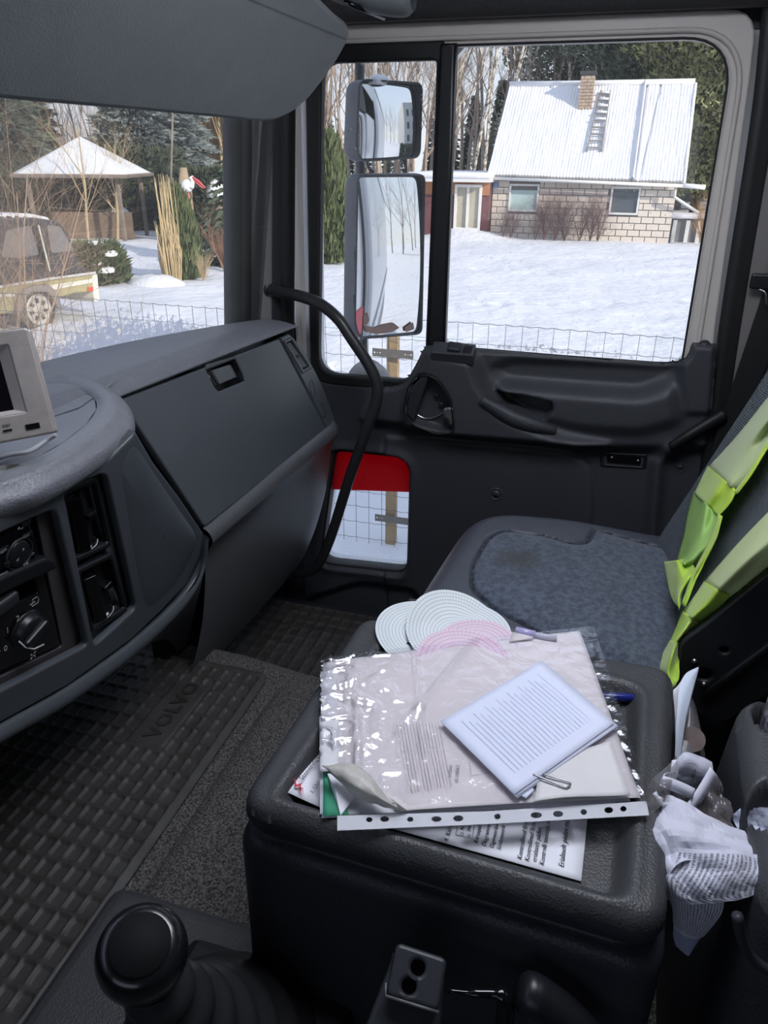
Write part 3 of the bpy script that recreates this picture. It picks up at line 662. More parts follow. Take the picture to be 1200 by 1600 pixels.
# backing that closes the gaps
plate('seam_backing', gq((150, 618), (448, 515), (524, 668), (320, 840)), [], .01, black_pl, GS(-.045), dash)
es = rpoly(gq((439, 527), (452, 521), (474, 545), (500, 594), (520, 645), (527, 668), (515, 673)), [.001, .008, .02, .02, .02, .006, .001], 4)
vh = rpoly(gq((443, 534), (455, 529), (484, 574), (472, 582)), .003)
plate('end_strip', es, [vh], .014, dash_pl, GS(-.007), dash, bevel=.003)
for a_, r_ in (((488, 608), .014), ((504, 641), .013)):
    q = ginv @ on(*a_, pl=gpl); pts = [gfm @ Vector((q.x+r_*.75*math.cos(t)+(.006*math.sin(t)), q.y+r_*1.35*math.sin(t), .0003)) for t in np.linspace(0, 2*math.pi, 25)]
    MB().tube(pts, .0008, 5).obj('blank_cover_groove', black_pl, dash)
sv = thing('air_vent', 'small slatted side vent at the door end of the dashboard', 'vent', on(465, 560, pl=gpl))
plate('vent_frame', rpoly(gq((442, 533), (456, 527), (487, 575), (472, 584)), .003), [rpoly(gq((446, 536), (455, 532), (482, 573), (473, 578)), .002)], .012, dash_pl, GS(-.003), sv, bevel=.002)
a0, a1, b0, b1 = [ginv @ on(*c, pl=gpl) for c in ((447, 538), (455, 534), (474, 574), (481, 571))]
for k in range(5):
    t = (k+.5)/5; p = a0.lerp(a1, t); q = b0.lerp(b1, t)
    MB().tube([gfm @ Vector((p.x, p.y, -.003)), gfm @ Vector((q.x, q.y, -.003))], .0012, 5).obj('slat', M('slat_grey', (.22, .225, .24), .4, var=(20, .1)) if k == 0 else bpy.data.materials['slat_grey'], sv)
for k in range(7):
    t = (k+.5)/7; p = a0.lerp(b0, t); q = a1.lerp(b1, t)
    MB().tube([gfm @ Vector((p.x, p.y, -.007)), gfm @ Vector((q.x, q.y, -.007))], .0009, 5).obj('slat', black_pl, sv)
q = ginv @ on(465, 556, pl=gpl); MB().box((-.003, -.003, -.004), (.003, .003, .004), gfm @ Matrix.Translation((q.x, q.y, 0))).obj('slat_tab', dash_pl, sv, bevel=.001)

# lower knee bin
rows = []
prof = [(.004, .004), (-.004, -.001), (-.010, -.010), (-.011, -.022), (-.004, -.034), (.006, -.06), (.014, -.12), (.030, -.20), (.062, -.30), (.112, -.40), (.19, -.47)]
for x in (.952, .962, 1.0, 1.1, 1.25, 1.4, 1.49, 1.520, 1.531):
    t = (x-.95)/.54; y0 = .583-.024*t; z0 = .643+.004*t; e_ = max(0, (x-1.49)/.041)
    rows.append([(x+(-.01*e_*max(0, -dz-.05)*8 if e_ else 0), y0+dy+.012*e_*e_, z0+dz*(1-.0*t)) for dy, dz in prof])
grid('knee_bin', loft(rows, 4, 4), M('bin_plastic', (.095, .097, .105), .42, bump=('v', 420, .35, .0009), var=(6, .12)), dash)
cap = [Vector(p) for p in loft(rows, 4, 4)[-1]]
MB().add(cap+[p+Vector((0, .08, 0)) for p in cap], [(i, i+1, len(cap)+i+1, len(cap)+i) for i in range(len(cap)-1)]).obj('end_panel', dark_pl, dash, True)
p = [on(px_, py_, pl=gpl)+Vector((.0, .004, 0)) for px_, py_ in ((451, 522), (473, 545), (499, 594), (519, 645), (526, 668))]
MB().add(p+[q+Vector((.005, .08, 0)) for q in p], [(i, i+1, len(p)+i+1, len(p)+i) for i in range(len(p)-1)]).obj('end_panel', dark_pl, dash, True)

# ------------------------------------------------------------------ monitor on the centre pod
mx_ = Vector((.731, -.682, 0)); BRm = on(87, 676, X=.60); TRm = on(43, 511, X=.617)
upv = (TRm-BRm); hM = upv.length; upv.normalize(); xl = (mx_-upv*mx_.dot(upv)).normalized()
nM = xl.cross(upv); nM = -nM if nM.dot(Vector((-1, -1, 0))) < 0 else nM
mfm = Matrix((xl, upv, nM)).transposed().to_4x4(); mfm.translation = BRm
mon = thing('monitor', 'silver reversing monitor with dark screen on the dashboard', 'monitor', BRm+mfm.to_3x3() @ Vector((-.09, 0, -.01)))
W_ = .185; T_ = lambda z: mfm @ Matrix.Translation((0, 0, z))
rec4 = lambda a, b, c, d: [(a, b), (c, b), (c, d), (a, d)]
plate('monitor_bezel', rpoly(rec4(-W_, 0, 0, hM), .004), [rpoly(rec4(-W_+.022, .026, -.022, hM-.015), .001)], .010, silver, T_(-.005), mon, bevel=.002)
# sloping inner surround
o4 = rec4(-W_+.022, .026, -.022, hM-.015); i4 = rec4(-W_+.034, .031, -.034, hM-.020)
mb = MB(); mb.add([T_(-.001) @ Vector((*p, 0)) for p in o4]+[T_(-.012) @ Vector((*p, 0)) for p in i4], [(i, (i+1) % 4, 4+(i+1) % 4, 4+i) for i in range(4)]); mb.obj('inner_surround', M('surround_silver', (.58, .53, .51), .5, metal=.2, var=(30, .1)), mon)
lab(plate('screen', o4, [], .004, M('screen_dark', (.045, .038, .05), .18, var=(12, .2)), T_(-.0145), mon), 'dark switched-off screen')
plate('seam_band', rpoly(rec4(-W_+.001, .001, .0005, hM-.001), .004), [], .003, gloss_bl, T_(-.0115), mon)
plate('monitor_case', rpoly(rec4(-W_, -.001, .0045, hM), .004), [], .022, silver, T_(-.025), mon, bevel=.003)
MB().box((-.026, .008, -.001), (-.013, .0135, .0012), mfm).obj('sensor_window', gloss_bl, mon)
for x in (-.043, -.060, -.075): MB().box((x-.004, .0105, -.001), (x+.004, .0122, .0014), mfm).obj('monitor_button', gloss_bl, mon)
for s, x, y, sz in (('S/BY', -.043, .0145, .0042), ('M', -.060, .0145, .0042), ('MONITOR', -.050, hM-.0105, .0052)):
    text('print', s, sz, mfm @ Matrix.Translation((x, y, .0003)), ink, mon, .0001, 'CENTER')
MB().tube([mfm @ Vector((-.075, .004, -.02)), Vector(mfm @ Vector((-.075, 0, -.02)))-Vector((0, 0, .028))], [.008, .014], 14).obj('stand_stem', dark_pl, mon, True)
q = Vector(mfm @ Vector((-.055, 0, -.012)))
MB().tube([Vector((q.x, q.y, ZI+.0005)), Vector((q.x, q.y, ZI+.008))], [.030, .024], 24).obj('stand_foot', gloss_bl, mon, True)
cb = thing('cable', 'pale cable lying under the monitor', 'cable', on(60, 690, Z=ZI))
cb_ = crom([on(88, 679, Z=.905), on(70, 690, Z=.897), on(45, 705, Z=.896), (on(10, 712, Z=.896)), on(-30, 728, Z=.897)], 6)
MB().tube(cb_, .0025, 8).obj('wire', M('cable_grey', (.4, .4, .42), .4, var=(30, .1)), cb, True)
# ------------------------------------------------------------------ rubber mats
def mat_grid(name, label, x0, x1, y0, y1, z, px_, py_, ox, oy, brd, panel=None, step=.0022, cw=.405, deep=.0042):
    a = np.arange(x0, x1, step); b = np.arange(y0, y1, step); X, Y = np.meshgrid(a, b, indexing='ij')
    fx = np.abs((X-ox)/px_-np.round((X-ox)/px_)); fy = np.abs((Y-oy)/py_-np.round((Y-oy)/py_))
    q = np.maximum(fx/cw, fy/cw); rq = ((fx/cw)**5+(fy/cw)**5)**.2
    cell = ss(1.06, .90, rq)
    cx_, cy_ = ox+np.round((X-ox)/px_)*px_, oy+np.round((Y-oy)/py_)*py_
    ins = (cx_ > x0+brd+px_*.4) & (cx_ < x1-brd-px_*.2) & (cy_ > y0+brd+py_*.0) & (cy_ < y1-brd)
    if panel is not None: ins &= ~((cx_ > panel[0]) & (cx_ < panel[1]) & (cy_ > panel[2]) & (cy_ < panel[3]))
    cc = ((x0+x1)/2, (y0+y1)/2); s = np.maximum(np.abs(X-cc[0])-(x1-x0)/2+.03, np.abs(Y-cc[1])-(y1-y0)/2+.03)
    cor = np.hypot(np.maximum(np.abs(X-cc[0])-(x1-x0)/2+.03, 0), np.maximum(np.abs(Y-cc[1])-(y1-y0)/2+.03, 0))-.03
    Z = z-deep*cell*ins-.004*ss(-.012, .0, cor)
    edge = np.maximum(np.abs(X-cc[0])-(x1-x0)/2+brd*.75, np.abs(Y-cc[1])-(y1-y0)/2+brd*.75); Z += .0014*np.exp(-(edge/.003)**2)
    if panel is not None:
        s = np.maximum(np.abs(X-(panel[0]+panel[1])/2)-(panel[1]-panel[0])/2-.003, np.abs(Y-(panel[2]+panel[3])/2)-(panel[3]-panel[2])/2-.003)
        Z -= .0022*np.exp(-(s/.0022)**2)
    t = thing(name, label, 'mat', (cc[0], cc[1], z-.01))
    X, Y = snap(X, Y, cor, step); me = grid_me(np.stack([X, Y, Z], -1), hole=cor > 0); link('mat_surface', me, mat_rub, t)
    return t
t = mat_grid('rubber_floor_mat', 'black waffle rubber mat with raised lettering on the engine tunnel', .33, .992, .503, 1.08, .343, .031, .0235, .958, .527, .016, (.765, .925, .592, .655))
text('raised_lettering', 'VOLVO', .036, frame((.778, .609, .3428), (1, 0, 0), (0, 0, 1)), M('mat_letter_rubber', (.028, .026, .025), .45, var=(30, .3)), t, .0016, bold=.0012, sx_=1.12, space=1.1)
mat_grid('rubber_floor_mat', 'small black waffle rubber mat in the passenger footwell', 1.08, 1.575, .42, .96, .10, .036, .030, 1.30, .60, .012, None, .003)
MB().box((1.04, .2, .0), (1.60, 1.2, .088)).obj('floor', dark_pl).__setitem__('kind', 'structure')

# ------------------------------------------------------------------ console box between the seats
LZ = .68
box = thing('console_box', 'dark grained storage box with tray lid between the seats', 'box', (.57, .07, .33))
lo_ = [on(*c, Z=LZ) for c in ((366, 1252), (566, 958), (1056, 1040), (1046, 1452))]
lo2 = [(p.x, p.y) for p in lo_]; lr = rpoly(lo2, [.030, .026, .03, .03], 7)
tr2 = [(p.x, p.y) for p in [on(*c, Z=LZ) for c in ((428, 1246), (594, 1002), (1005, 1070), (985, 1412))]]; trr = rpoly(tr2, [.012, .022, .03, .022], 6)
xs = np.array([p[0] for p in lo2]); ysq = np.array([p[1] for p in lo2])
a = np.arange(xs.min()-.012, xs.max()+.012, .003); b = np.arange(ysq.min()-.012, ysq.max()+.012, .003); X, Y = np.meshgrid(a, b, indexing='ij')
s = sdf(lr, X, Y); st_ = sdf(trr, X, Y)
Z = LZ-.015*(1-np.sqrt(np.clip(1-np.clip((s+.015)/.015, 0, 1)**2, 0, 1)))-.017*ss(.001, -.016, st_)+.0015*np.exp(-((st_-.004)/.004)**2)
X2, Y2 = X.copy(), Y.copy()
X2, Y2 = snap(X, Y, s, .003); me = grid_me(np.stack([X2, Y2, Z], -1), hole=s > .0001); link('lid', me, cons_pl, box)
c0 = Vector((sum(p[0] for p in lr)/len(lr), sum(p[1] for p in lr)/len(lr)))
def ringo(pl2, off, z):
    o_ = []
    for x, y in pl2:
        d = Vector((x, y))-c0; d = d+d.normalized()*off; o_.append((c0.x+d.x, c0.y+d.y, z))
    return o_+[o_[0]]
lrf = rpoly(lo2, [.030, .026, .03, .03], 10)
rows = [ringo(lrf, o_, z) for o_, z in ((-.0015, LZ-.013), (.0005, LZ-.022), (-.004, LZ-.034), (-.011, LZ-.037), (-.011, LZ-.043), (.000, LZ-.047), (.006, LZ-.056), (.007, LZ-.075), (.008, LZ-.15), (.011, .33))]
P = np.array([crom([r[k] for r in rows], 4) for k in range(len(rows[0]))])
grid('box_body', P, M('box_side_plastic', (.030, .031, .040), .5, bump=('v', 300, .4, .001), var=(6, .15)), box)

# ------------------------------------------------------------------ papers on the lid
def sheet_P(q, z, nu=20, nv=16, h=None, pxz=None):
    """bilinear patch between four pixels laid on the height z (or per-corner heights)"""
    zz = z if isinstance(z, (list, tuple)) else [z]*4
    c = [np.array(on(*p, Z=w)) for p, w in zip(q, zz)]; U, V = np.meshgrid(np.linspace(0, 1, nu), np.linspace(0, 1, nv), indexing='ij')
    U_, V_ = U[..., None], V[..., None]
    P = c[0]*(1-U_)*(1-V_)+c[1]*U_*(1-V_)+c[2]*U_*V_+c[3]*(1-U_)*V_
    if h is not None: P[..., 2] += h(U, V)
    return P
ax_x = Vector((1, -.045, 0)); up_z = Vector((0, 0, 1))
form = thing('printed_form', 'white printed form with a red logo lying lowest in the tray', 'paper', on(660, 1300, Z=LZ-.014))
hf = lambda U, V: .010*ss(.12, .0, U)*ss(.55, .0, V)+.0015*np.sin(V*5)
grid('sheet', sheet_P(((425, 1243), (908, 1378), (925, 1205), (560, 1048)), LZ-.0155, 24, 20, h=lambda U, V: .0105*ss(.22, .0, U)*ss(.6, .0, V)+.001), paper, form, thick=.0004)
def ptxt(s, c, sz, par, z, ang=0, mat=ink, bold=0, **k):
    d = ax_x.copy(); d.rotate(Euler((0, 0, ang))); return text('print', s, sz, frame(on(*c, Z=z), d, up_z), mat, par, .00005, bold=bold, **k)
FZ = LZ-.0138
ptxt('Stoneridge', (473, 1219), .0074, form, LZ-.0035, -.12)
red_ink = M('red_ink', (.55, .03, .05), .6, var=(50, .1))
zf = LZ-.0035; mb = MB()
for dy_, w in ((0, 0),):
    lg = [(460, 1218), (462, 1218), (463, 1226), (472, 1223), (470, 1228), (471, 1236), (469, 1236), (467, 1228.5), (461, 1230)]
    mb.add([tuple(on(*c, Z=zf)) for c in lg], [tuple(range(len(lg)))])
for k in range(4):
    mb.add([tuple(on(459+k*1.3, 1222-k, Z=zf)), tuple(on(458+k*1.3, 1212-k, Z=zf)), tuple(on(458.7+k*1.3, 1222-k, Z=zf))], [(0, 1, 2)])
    mb.add([tuple(on(468+k*1.5, 1231, Z=zf)), tuple(on(469.6+k*1.5, 1244, Z=zf)), tuple(on(469+k*1.5, 1230, Z=zf))], [(0, 1, 2)])
mb.obj('logo', red_ink, form)
ptxt('1. \u00dcldandmed', (488, 1241), .0060, form, LZ-.006, -.12, shear=.25)
for s, c, sz in (('4. Kiiruspiiraja', (700, 1316), .0062), ('Kiiruspiiraja t\u00fc\u00fcp', (746, 1318), .0054), ('Diagrammketta paber', (759, 1323), .0054), ('Digimeeriku v\u00e4ljatr\u00fckk', (771, 1326), .0054), ('S\u00f5idumeerik vastab n\u00f5uetele', (782, 1329), .0054),
                 ('Kontrollinud firma ja t\u00f6\u00f6koht', (815, 1344), .0060), ('Kontrollinud firma plommid', (827, 1347), .0060), ('erialaselt p\u00e4dev:', (838, 1348), .0060), ('Kontrolli teostaja nimi:', (850, 1353), .0060), ('Erialaselt p\u00e4dev m\u00f5\u00f5tja, EAK', (881, 1356), .0066)):
    ptxt(s, c, sz, form, FZ, .02, shear=.25, bold=0)
mb = MB(); bxp = [on(*c, Z=FZ) for c in ((712, 1304), (738, 1311), (745, 1262), (722, 1262))]
mb.tube(bxp+[bxp[0]], .0002, 4)
for c in ((722, 1303), (733, 1306)):
    o_ = on(*c, Z=FZ); mb.tube([o_+Vector((.0014*math.cos(t_), .0014*math.sin(t_), 0)) for t_ in np.linspace(0, 6.283, 10)], .0002, 4)
mb.obj('tick_box', ink, form)
ptxt('KLL', (724, 1297), .0048, form, FZ, .02); ptxt('p\u00fcsiv', (734, 1299), .0046, form, FZ, .02)

# sheets under the sleeve
st2 = thing('paper_stack', 'thin stack of white sheets poking out under the clear sleeve', 'paper', on(700, 1150, Z=LZ+.003))
for k, (q, z) in enumerate(((((501, 1100), (503, 1278), (960, 1255), (880, 1010)), .0032), (((499, 1120), (500, 1272), (900, 1250), (860, 1020)), .0040), (((505, 1060), (506, 1274), (985, 1252), (903, 1000)), .0046))):
    grid('sheet', sheet_P(q, LZ+z-.001, 10, 10, h=lambda U, V: .0006*np.sin(U*3+V*4)), paper, st2, thick=.0003)
gs = grid('green_sheet', sheet_P(((505, 1206), (505, 1275), (545, 1273), (530, 1200)), LZ+.0052, 6, 6), M('green_card', (.03, .27, .15), .7, var=(20, .1)), None, thick=.0004)
tag(gs, 'green card corner peeping out at the left end of the papers', 'card')
wf = thing('white_slip', 'small white folded slip over the green card', 'paper', on(545, 1240, Z=LZ+.008))
mb = MB(); pts_ = [on(511, 1208, Z=LZ+.008), on(532, 1274, Z=LZ+.006), on(556, 1243, Z=LZ+.009), on(528, 1212, Z=LZ+.012), on(523, 1232, Z=LZ+.013)]
mb.add(pts_+[p-Vector((0, 0, .0004)) for p in pts_], [(0, 1, 4), (1, 2, 4), (2, 3, 4), (3, 0, 4), (9, 6, 5), (9, 7, 6), (9, 8, 7), (9, 5, 8)]); mb.obj('slip', paper, wf)

# clear sleeve with its document
cream = M('cream_document', (.70, .655, .66), .7, bump=('n', 30, .1, .002), var=(9, .06))
slv = thing('document_sleeve', 'crumpled clear plastic sleeve holding a cream printed document', 'sleeve', on(750, 1150, Z=LZ+.006))
sq_ = ((505, 1040), (505, 1278), (1000, 1250), (905, 992))
def hdoc(U, V):
    c = ss(.30, .0, (1-U)*1.0+V*1.35)                         # lower left corner lifts and rolls back
    return .003+.0015*np.sin(U*4+1)+.003*np.sin(V*2.6)+.018*c*c
Pd = sheet_P(sq_, LZ+.006, 46, 60, h=hdoc)
U, V = np.meshgrid(np.linspace(0, 1, 46), np.linspace(0, 1, 60), indexing='ij')
hole = ((1-U)/.36+V/.27) < 1.0
sd_ = ((1-U)/.36+V/.27)-1.0
grid('document', Pd, cream, slv, hole=hole, thick=.0003)
# the turned-back corner
fl = loft([[on(503, 1196, Z=LZ+.022), on(540, 1194, Z=LZ+.030), on(560, 1197, Z=LZ+.026), on(575, 1208, Z=LZ+.020)],
           [on(512, 1206, Z=LZ+.024), on(545, 1205, Z=LZ+.033), on(580, 1222, Z=LZ+.030), on(600, 1240, Z=LZ+.020)],
           [on(530, 1222, Z=LZ+.022), on(560, 1230, Z=LZ+.030), on(600, 1250, Z=LZ+.024), on(620, 1262, Z=LZ+.014)],
           [on(560, 1248, Z=LZ+.016), on(590, 1258, Z=LZ+.018), on(620, 1266, Z=LZ+.012), on(640, 1268, Z=LZ+.010)]], 6, 6)
fl[..., 2] += (vnoise(fl[..., 0], fl[..., 1], 150, 3)-.5)*.004
film = bpy.data.materials.new('clear_film'); film.use_nodes = True; nt = film.node_tree; n = nt.nodes; L = nt.links
pb = n['Principled BSDF']; pb.inputs['Base Color'].default_value = (.95, .95, 1, 1); pb.inputs['Roughness'].default_value = .12; pb.inputs['Specular IOR Level'].default_value = .9
trn = n.new('ShaderNodeBsdfTransparent'); trn.inputs[0].default_value = (.93, .93, .95, 1); mx1 = n.new('ShaderNodeMixShader'); mx1.inputs[0].default_value = .30
gls = n.new('ShaderNodeBsdfGlossy'); gls.inputs['Roughness'].default_value = .20; gls.inputs['Color'].default_value = (1, 1, 1, 1)
lw_ = n.new('ShaderNodeLayerWeight'); lw_.inputs['Blend'].default_value = .35; fmr = n.new('ShaderNodeMapRange'); fmr.inputs[3].default_value = .11; fmr.inputs[4].default_value = 1.0; L.new(lw_.outputs['Fresnel'], fmr.inputs[0]); L.new(fmr.outputs[0], mx1.inputs[0])
tcn = n.new('ShaderNodeTexCoord'); nz = n.new('ShaderNodeTexNoise'); nz.inputs['Scale'].default_value = 22; nz.inputs['Detail'].default_value = 3; nz.inputs['Distortion'].default_value = 2.0
bp = n.new('ShaderNodeBump'); bp.inputs['Strength'].default_value = .45; bp.inputs['Distance'].default_value = .006
L.new(tcn.outputs['Object'], nz.inputs['Vector']); L.new(nz.outputs['Fac'], bp.inputs['Height']); L.new(bp.outputs[0], gls.inputs['Normal'])
L.new(trn.outputs[0], mx1.inputs[1]); L.new(gls.outputs[0], mx1.inputs[2]); L.new(mx1.outputs[0], n['Material Output'].inputs[0])
lab(grid('turned_corner', fl, M('turned_cream', (.52, .50, .46), .4, bump=('n', 60, .6, .004), var=(40, .15)), slv, thick=.0004), 'turned-back creased grey corner')
fq = ((502, 1038), (502, 1270), (1012, 1250), (926, 986))
def hfilm(U, V):
    r1 = np.abs(vnoise(U, V, 14, 5)-.5)*2; r2 = np.abs(vnoise(U+.3*V, V, 30, 6)-.5)*2
    z1 = ss(.40, .05, V)*(.6+.4*ss(.9, .3, U))
    return hdoc(U, V)+.0012+.0045*z1*(1-r1)**3+.0022*z1*(1-r2)**3+.0008*(1-r1)+.0025*np.exp(-((V-.33)/.012)**2)*ss(.9, .6, U)+.0022*np.exp(-((V-.12)/.01)**2)+.003*np.exp(-(((U-.25)*.5+(V-.42)*1.0)/.018)**2)*ss(.8, .4, U)
U, V = np.meshgrid(np.linspace(0, 1, 110), np.linspace(0, 1, 180), indexing='ij')
grid('sleeve_film', sheet_P(fq, LZ+.007, 110, 180, h=hfilm), film, slv, hole=((1-U)/.36+V/.27) < .98)
# ragged left border of the sleeve
lb = sheet_P(((502, 1050), (500, 1205), (530, 1200), (528, 1040)), LZ+.013, 40, 6, h=lambda U, V: .001*np.sin(U*60)*(1-V)+.0015*np.sin(U*23))
lb[:, 0, 1] += (np.random.RandomState(4).rand(40)-.5)*.0035
grid('sleeve_border', lb, M('sleeve_border_milky', (.68, .67, .70), .3, bump=('n', 90, .5, .002), var=(30, .1)), slv, thick=.0004)
# punched strip
mpl = (on(527, 1285, Z=LZ+.008), np.array((0, 0, 1.0)))
hz_ = lambda c: (on(*c, Z=LZ+.008).x, on(*c, Z=LZ+.008).y)
hol = []
for px, py, rx, ry in ((577, 1281, 5, 4), (601, 1280, 7, 4.5), (641, 1280.5, 5, 4), (682, 1280, 8, 4.5), (716, 1279, 8, 5), (777, 1276, 5, 4.5), (838, 1274, 9, 5), (872, 1272, 8, 5), (912, 1269, 5, 4.5), (951, 1266, 7, 5), (974, 1264, 5, 4.5)):
    hol.append([hz_((px+rx*math.cos(t_), py+ry*math.sin(t_))) for t_ in np.linspace(0, 2*math.pi, 14)[:-1]])
strip_m = M('punched_strip_milky', (.72, .73, .78), .3, bump=('n', 50, .3, .002), var=(14, .08))
nt = strip_m.node_tree; tr_ = nt.nodes.new('ShaderNodeBsdfTransparent'); mm_ = nt.nodes.new('ShaderNodeMixShader'); mm_.inputs[0].default_value = .72
nt.links.new(tr_.outputs[0], mm_.inputs[1]); nt.links.new(nt.nodes['Principled BSDF'].outputs[0], mm_.inputs[2]); nt.links.new(mm_.outputs[0], nt.nodes['Material Output'].inputs[0])
plate('punched_strip', [hz_(c) for c in ((527, 1275), (760, 1268), (1010, 1252), (1014, 1274), (760, 1288), (527, 1298))], hol, .0006, strip_m, Matrix.Translation((0, 0, LZ+.008)), slv)
# clear edge on the right of the sleeve
eb = sheet_P(((905, 990), (1000, 1250), (1013, 1258), (926, 986)), LZ+.009, 60, 8, h=lambda U, V: .0022*np.sin(U*90)*np.sin(V*3.1)+.001*np.sin(U*31))
grid('sleeve_edge', eb, film, slv)
ig = M('grey_ink', (.22, .21, .23), .8, var=(90, .2))
DZ = LZ+.0115
mb = MB()
def fr4(c): p = [on(*q, Z=DZ) for q in c]; mb.tube(p+[p[0]], .00022, 4)
fr4(((706, 1048), (857, 1030), (892, 1190), (737, 1212))); fr4(((869, 1028), (886, 1025), (902, 1075), (882, 1080)))
for k in range(5): mb.tube([on(745+k*16, 1045-k*2, Z=DZ), on(775+k*16, 1208-k*2, Z=DZ)], .00014, 4)
for k in range(14):
    x = 640+k*5; mb.tube([on(x-20, 1130, Z=DZ), on(x, 1240-k, Z=DZ)], .0005 if k % 4 else .0002, 4, flat=.1)
for k in range(9):
    x = 905+k*7; mb.tube([on(x-28, 1172, Z=DZ+.001), on(x-14, 1205-k, Z=DZ+.001)], .0003, 4, flat=.1)
mb.obj('print', M('faint_ink', (.64, .60, .61), .8, var=(90, .2)), slv)
for s, c, sz in (('EAI 1', (738, 1096), .011), ('AIM', (752, 1082), .008), ('VSI 1/2', (892, 1060), .006), ('KLIENDILE', (716, 1222), .0045), ('M1N2N3', (705, 1215), .004)): ptxt(s, c, sz, slv, DZ, .18, mat=ig)
# small cream scrap and loose wire clip
sc_ = grid('paper_scrap', sheet_P(((845, 1190), (955, 1158), (985, 1240), (835, 1252)), LZ+.0165, 14, 12, h=lambda U, V: .0015*np.sin(U*5)*V), M('scrap_cream', (.66, .64, .64), .7, bump=('n', 60, .3, .002), var=(18, .08)), None, thick=.0003)
tag(sc_, 'creased off-white scrap under the lower corner of the folded letter', 'paper')
cl = crom([on(833, 1210, Z=LZ+.020), on(850, 1217, Z=LZ+.020), on(870, 1225, Z=LZ+.020), on(884, 1230, Z=LZ+.020), on(891, 1226, Z=LZ+.020), on(887, 1221, Z=LZ+.020), on(866, 1215, Z=LZ+.020), on(848, 1209, Z=LZ+.020)], 5)
o = MB().tube(cl, .0009, 6).obj('paper_clip', steel, None, True); tag(o, 'bent metal wire clip beside the folded letter', 'clip')
# folded letter, three layers
fold = thing('folded_letter', 'folded bluish-white letter lying on top of the clear sleeve', 'letter', on(820, 1140, Z=LZ+.018))
pb_ = M('bluish_paper', (.66, .69, .84), .7, bump=('n', 18, .2, .002), var=(5, .05))
for k, (q, z) in enumerate(((((692, 1128), (808, 1247), (966, 1134), (852, 1036)), .0165), (((690, 1128), (806, 1245), (963, 1136), (849, 1034)), .0178), (((688, 1127), (804, 1241), (960, 1130), (846, 1032)), .0195))):
    grid('leaf', sheet_P(q, LZ+z, 16, 16, h=lambda U, V: .0018*np.sin(U*3.1)*np.sin(V*3.1)), pb_, fold, thick=.0004)
mb = MB()
for k in range(22):
    t = .12+k*.036; a_ = Vector(sheet_P(((688, 1127), (804, 1241), (960, 1130), (846, 1032)), LZ+.0203, 2, 2)[0, 0])
    q = sheet_P(((688, 1127), (804, 1241), (960, 1130), (846, 1032)), LZ+.0205, 2, 2); f_ = lambda u, v: Vector(q[0, 0]*(1-u)*(1-v)+q[1, 0]*u*(1-v)+q[1, 1]*u*v+q[0, 1]*(1-u)*v)+Vector((0, 0, .0018*math.sin(u*3.1)*math.sin(v*3.1)))
    mb.tube([f_(.12+.5*(k % 3)*.1, t), f_(.5, t), f_(.85, t)], .00035, 4, flat=.1)
mb.obj('show_through_print', M('pale_blue_ink', (.645, .675, .825), .8, var=(60, .1)), fold)
fk = grid('paper_flake', sheet_P(((805, 1238), (822, 1247), (835, 1234), (822, 1222)), LZ+.0155, 5, 5), pb_, None, thick=.0004)
tag(fk, 'tiny white paper corner under the lower tip of the folded letter', 'paper')

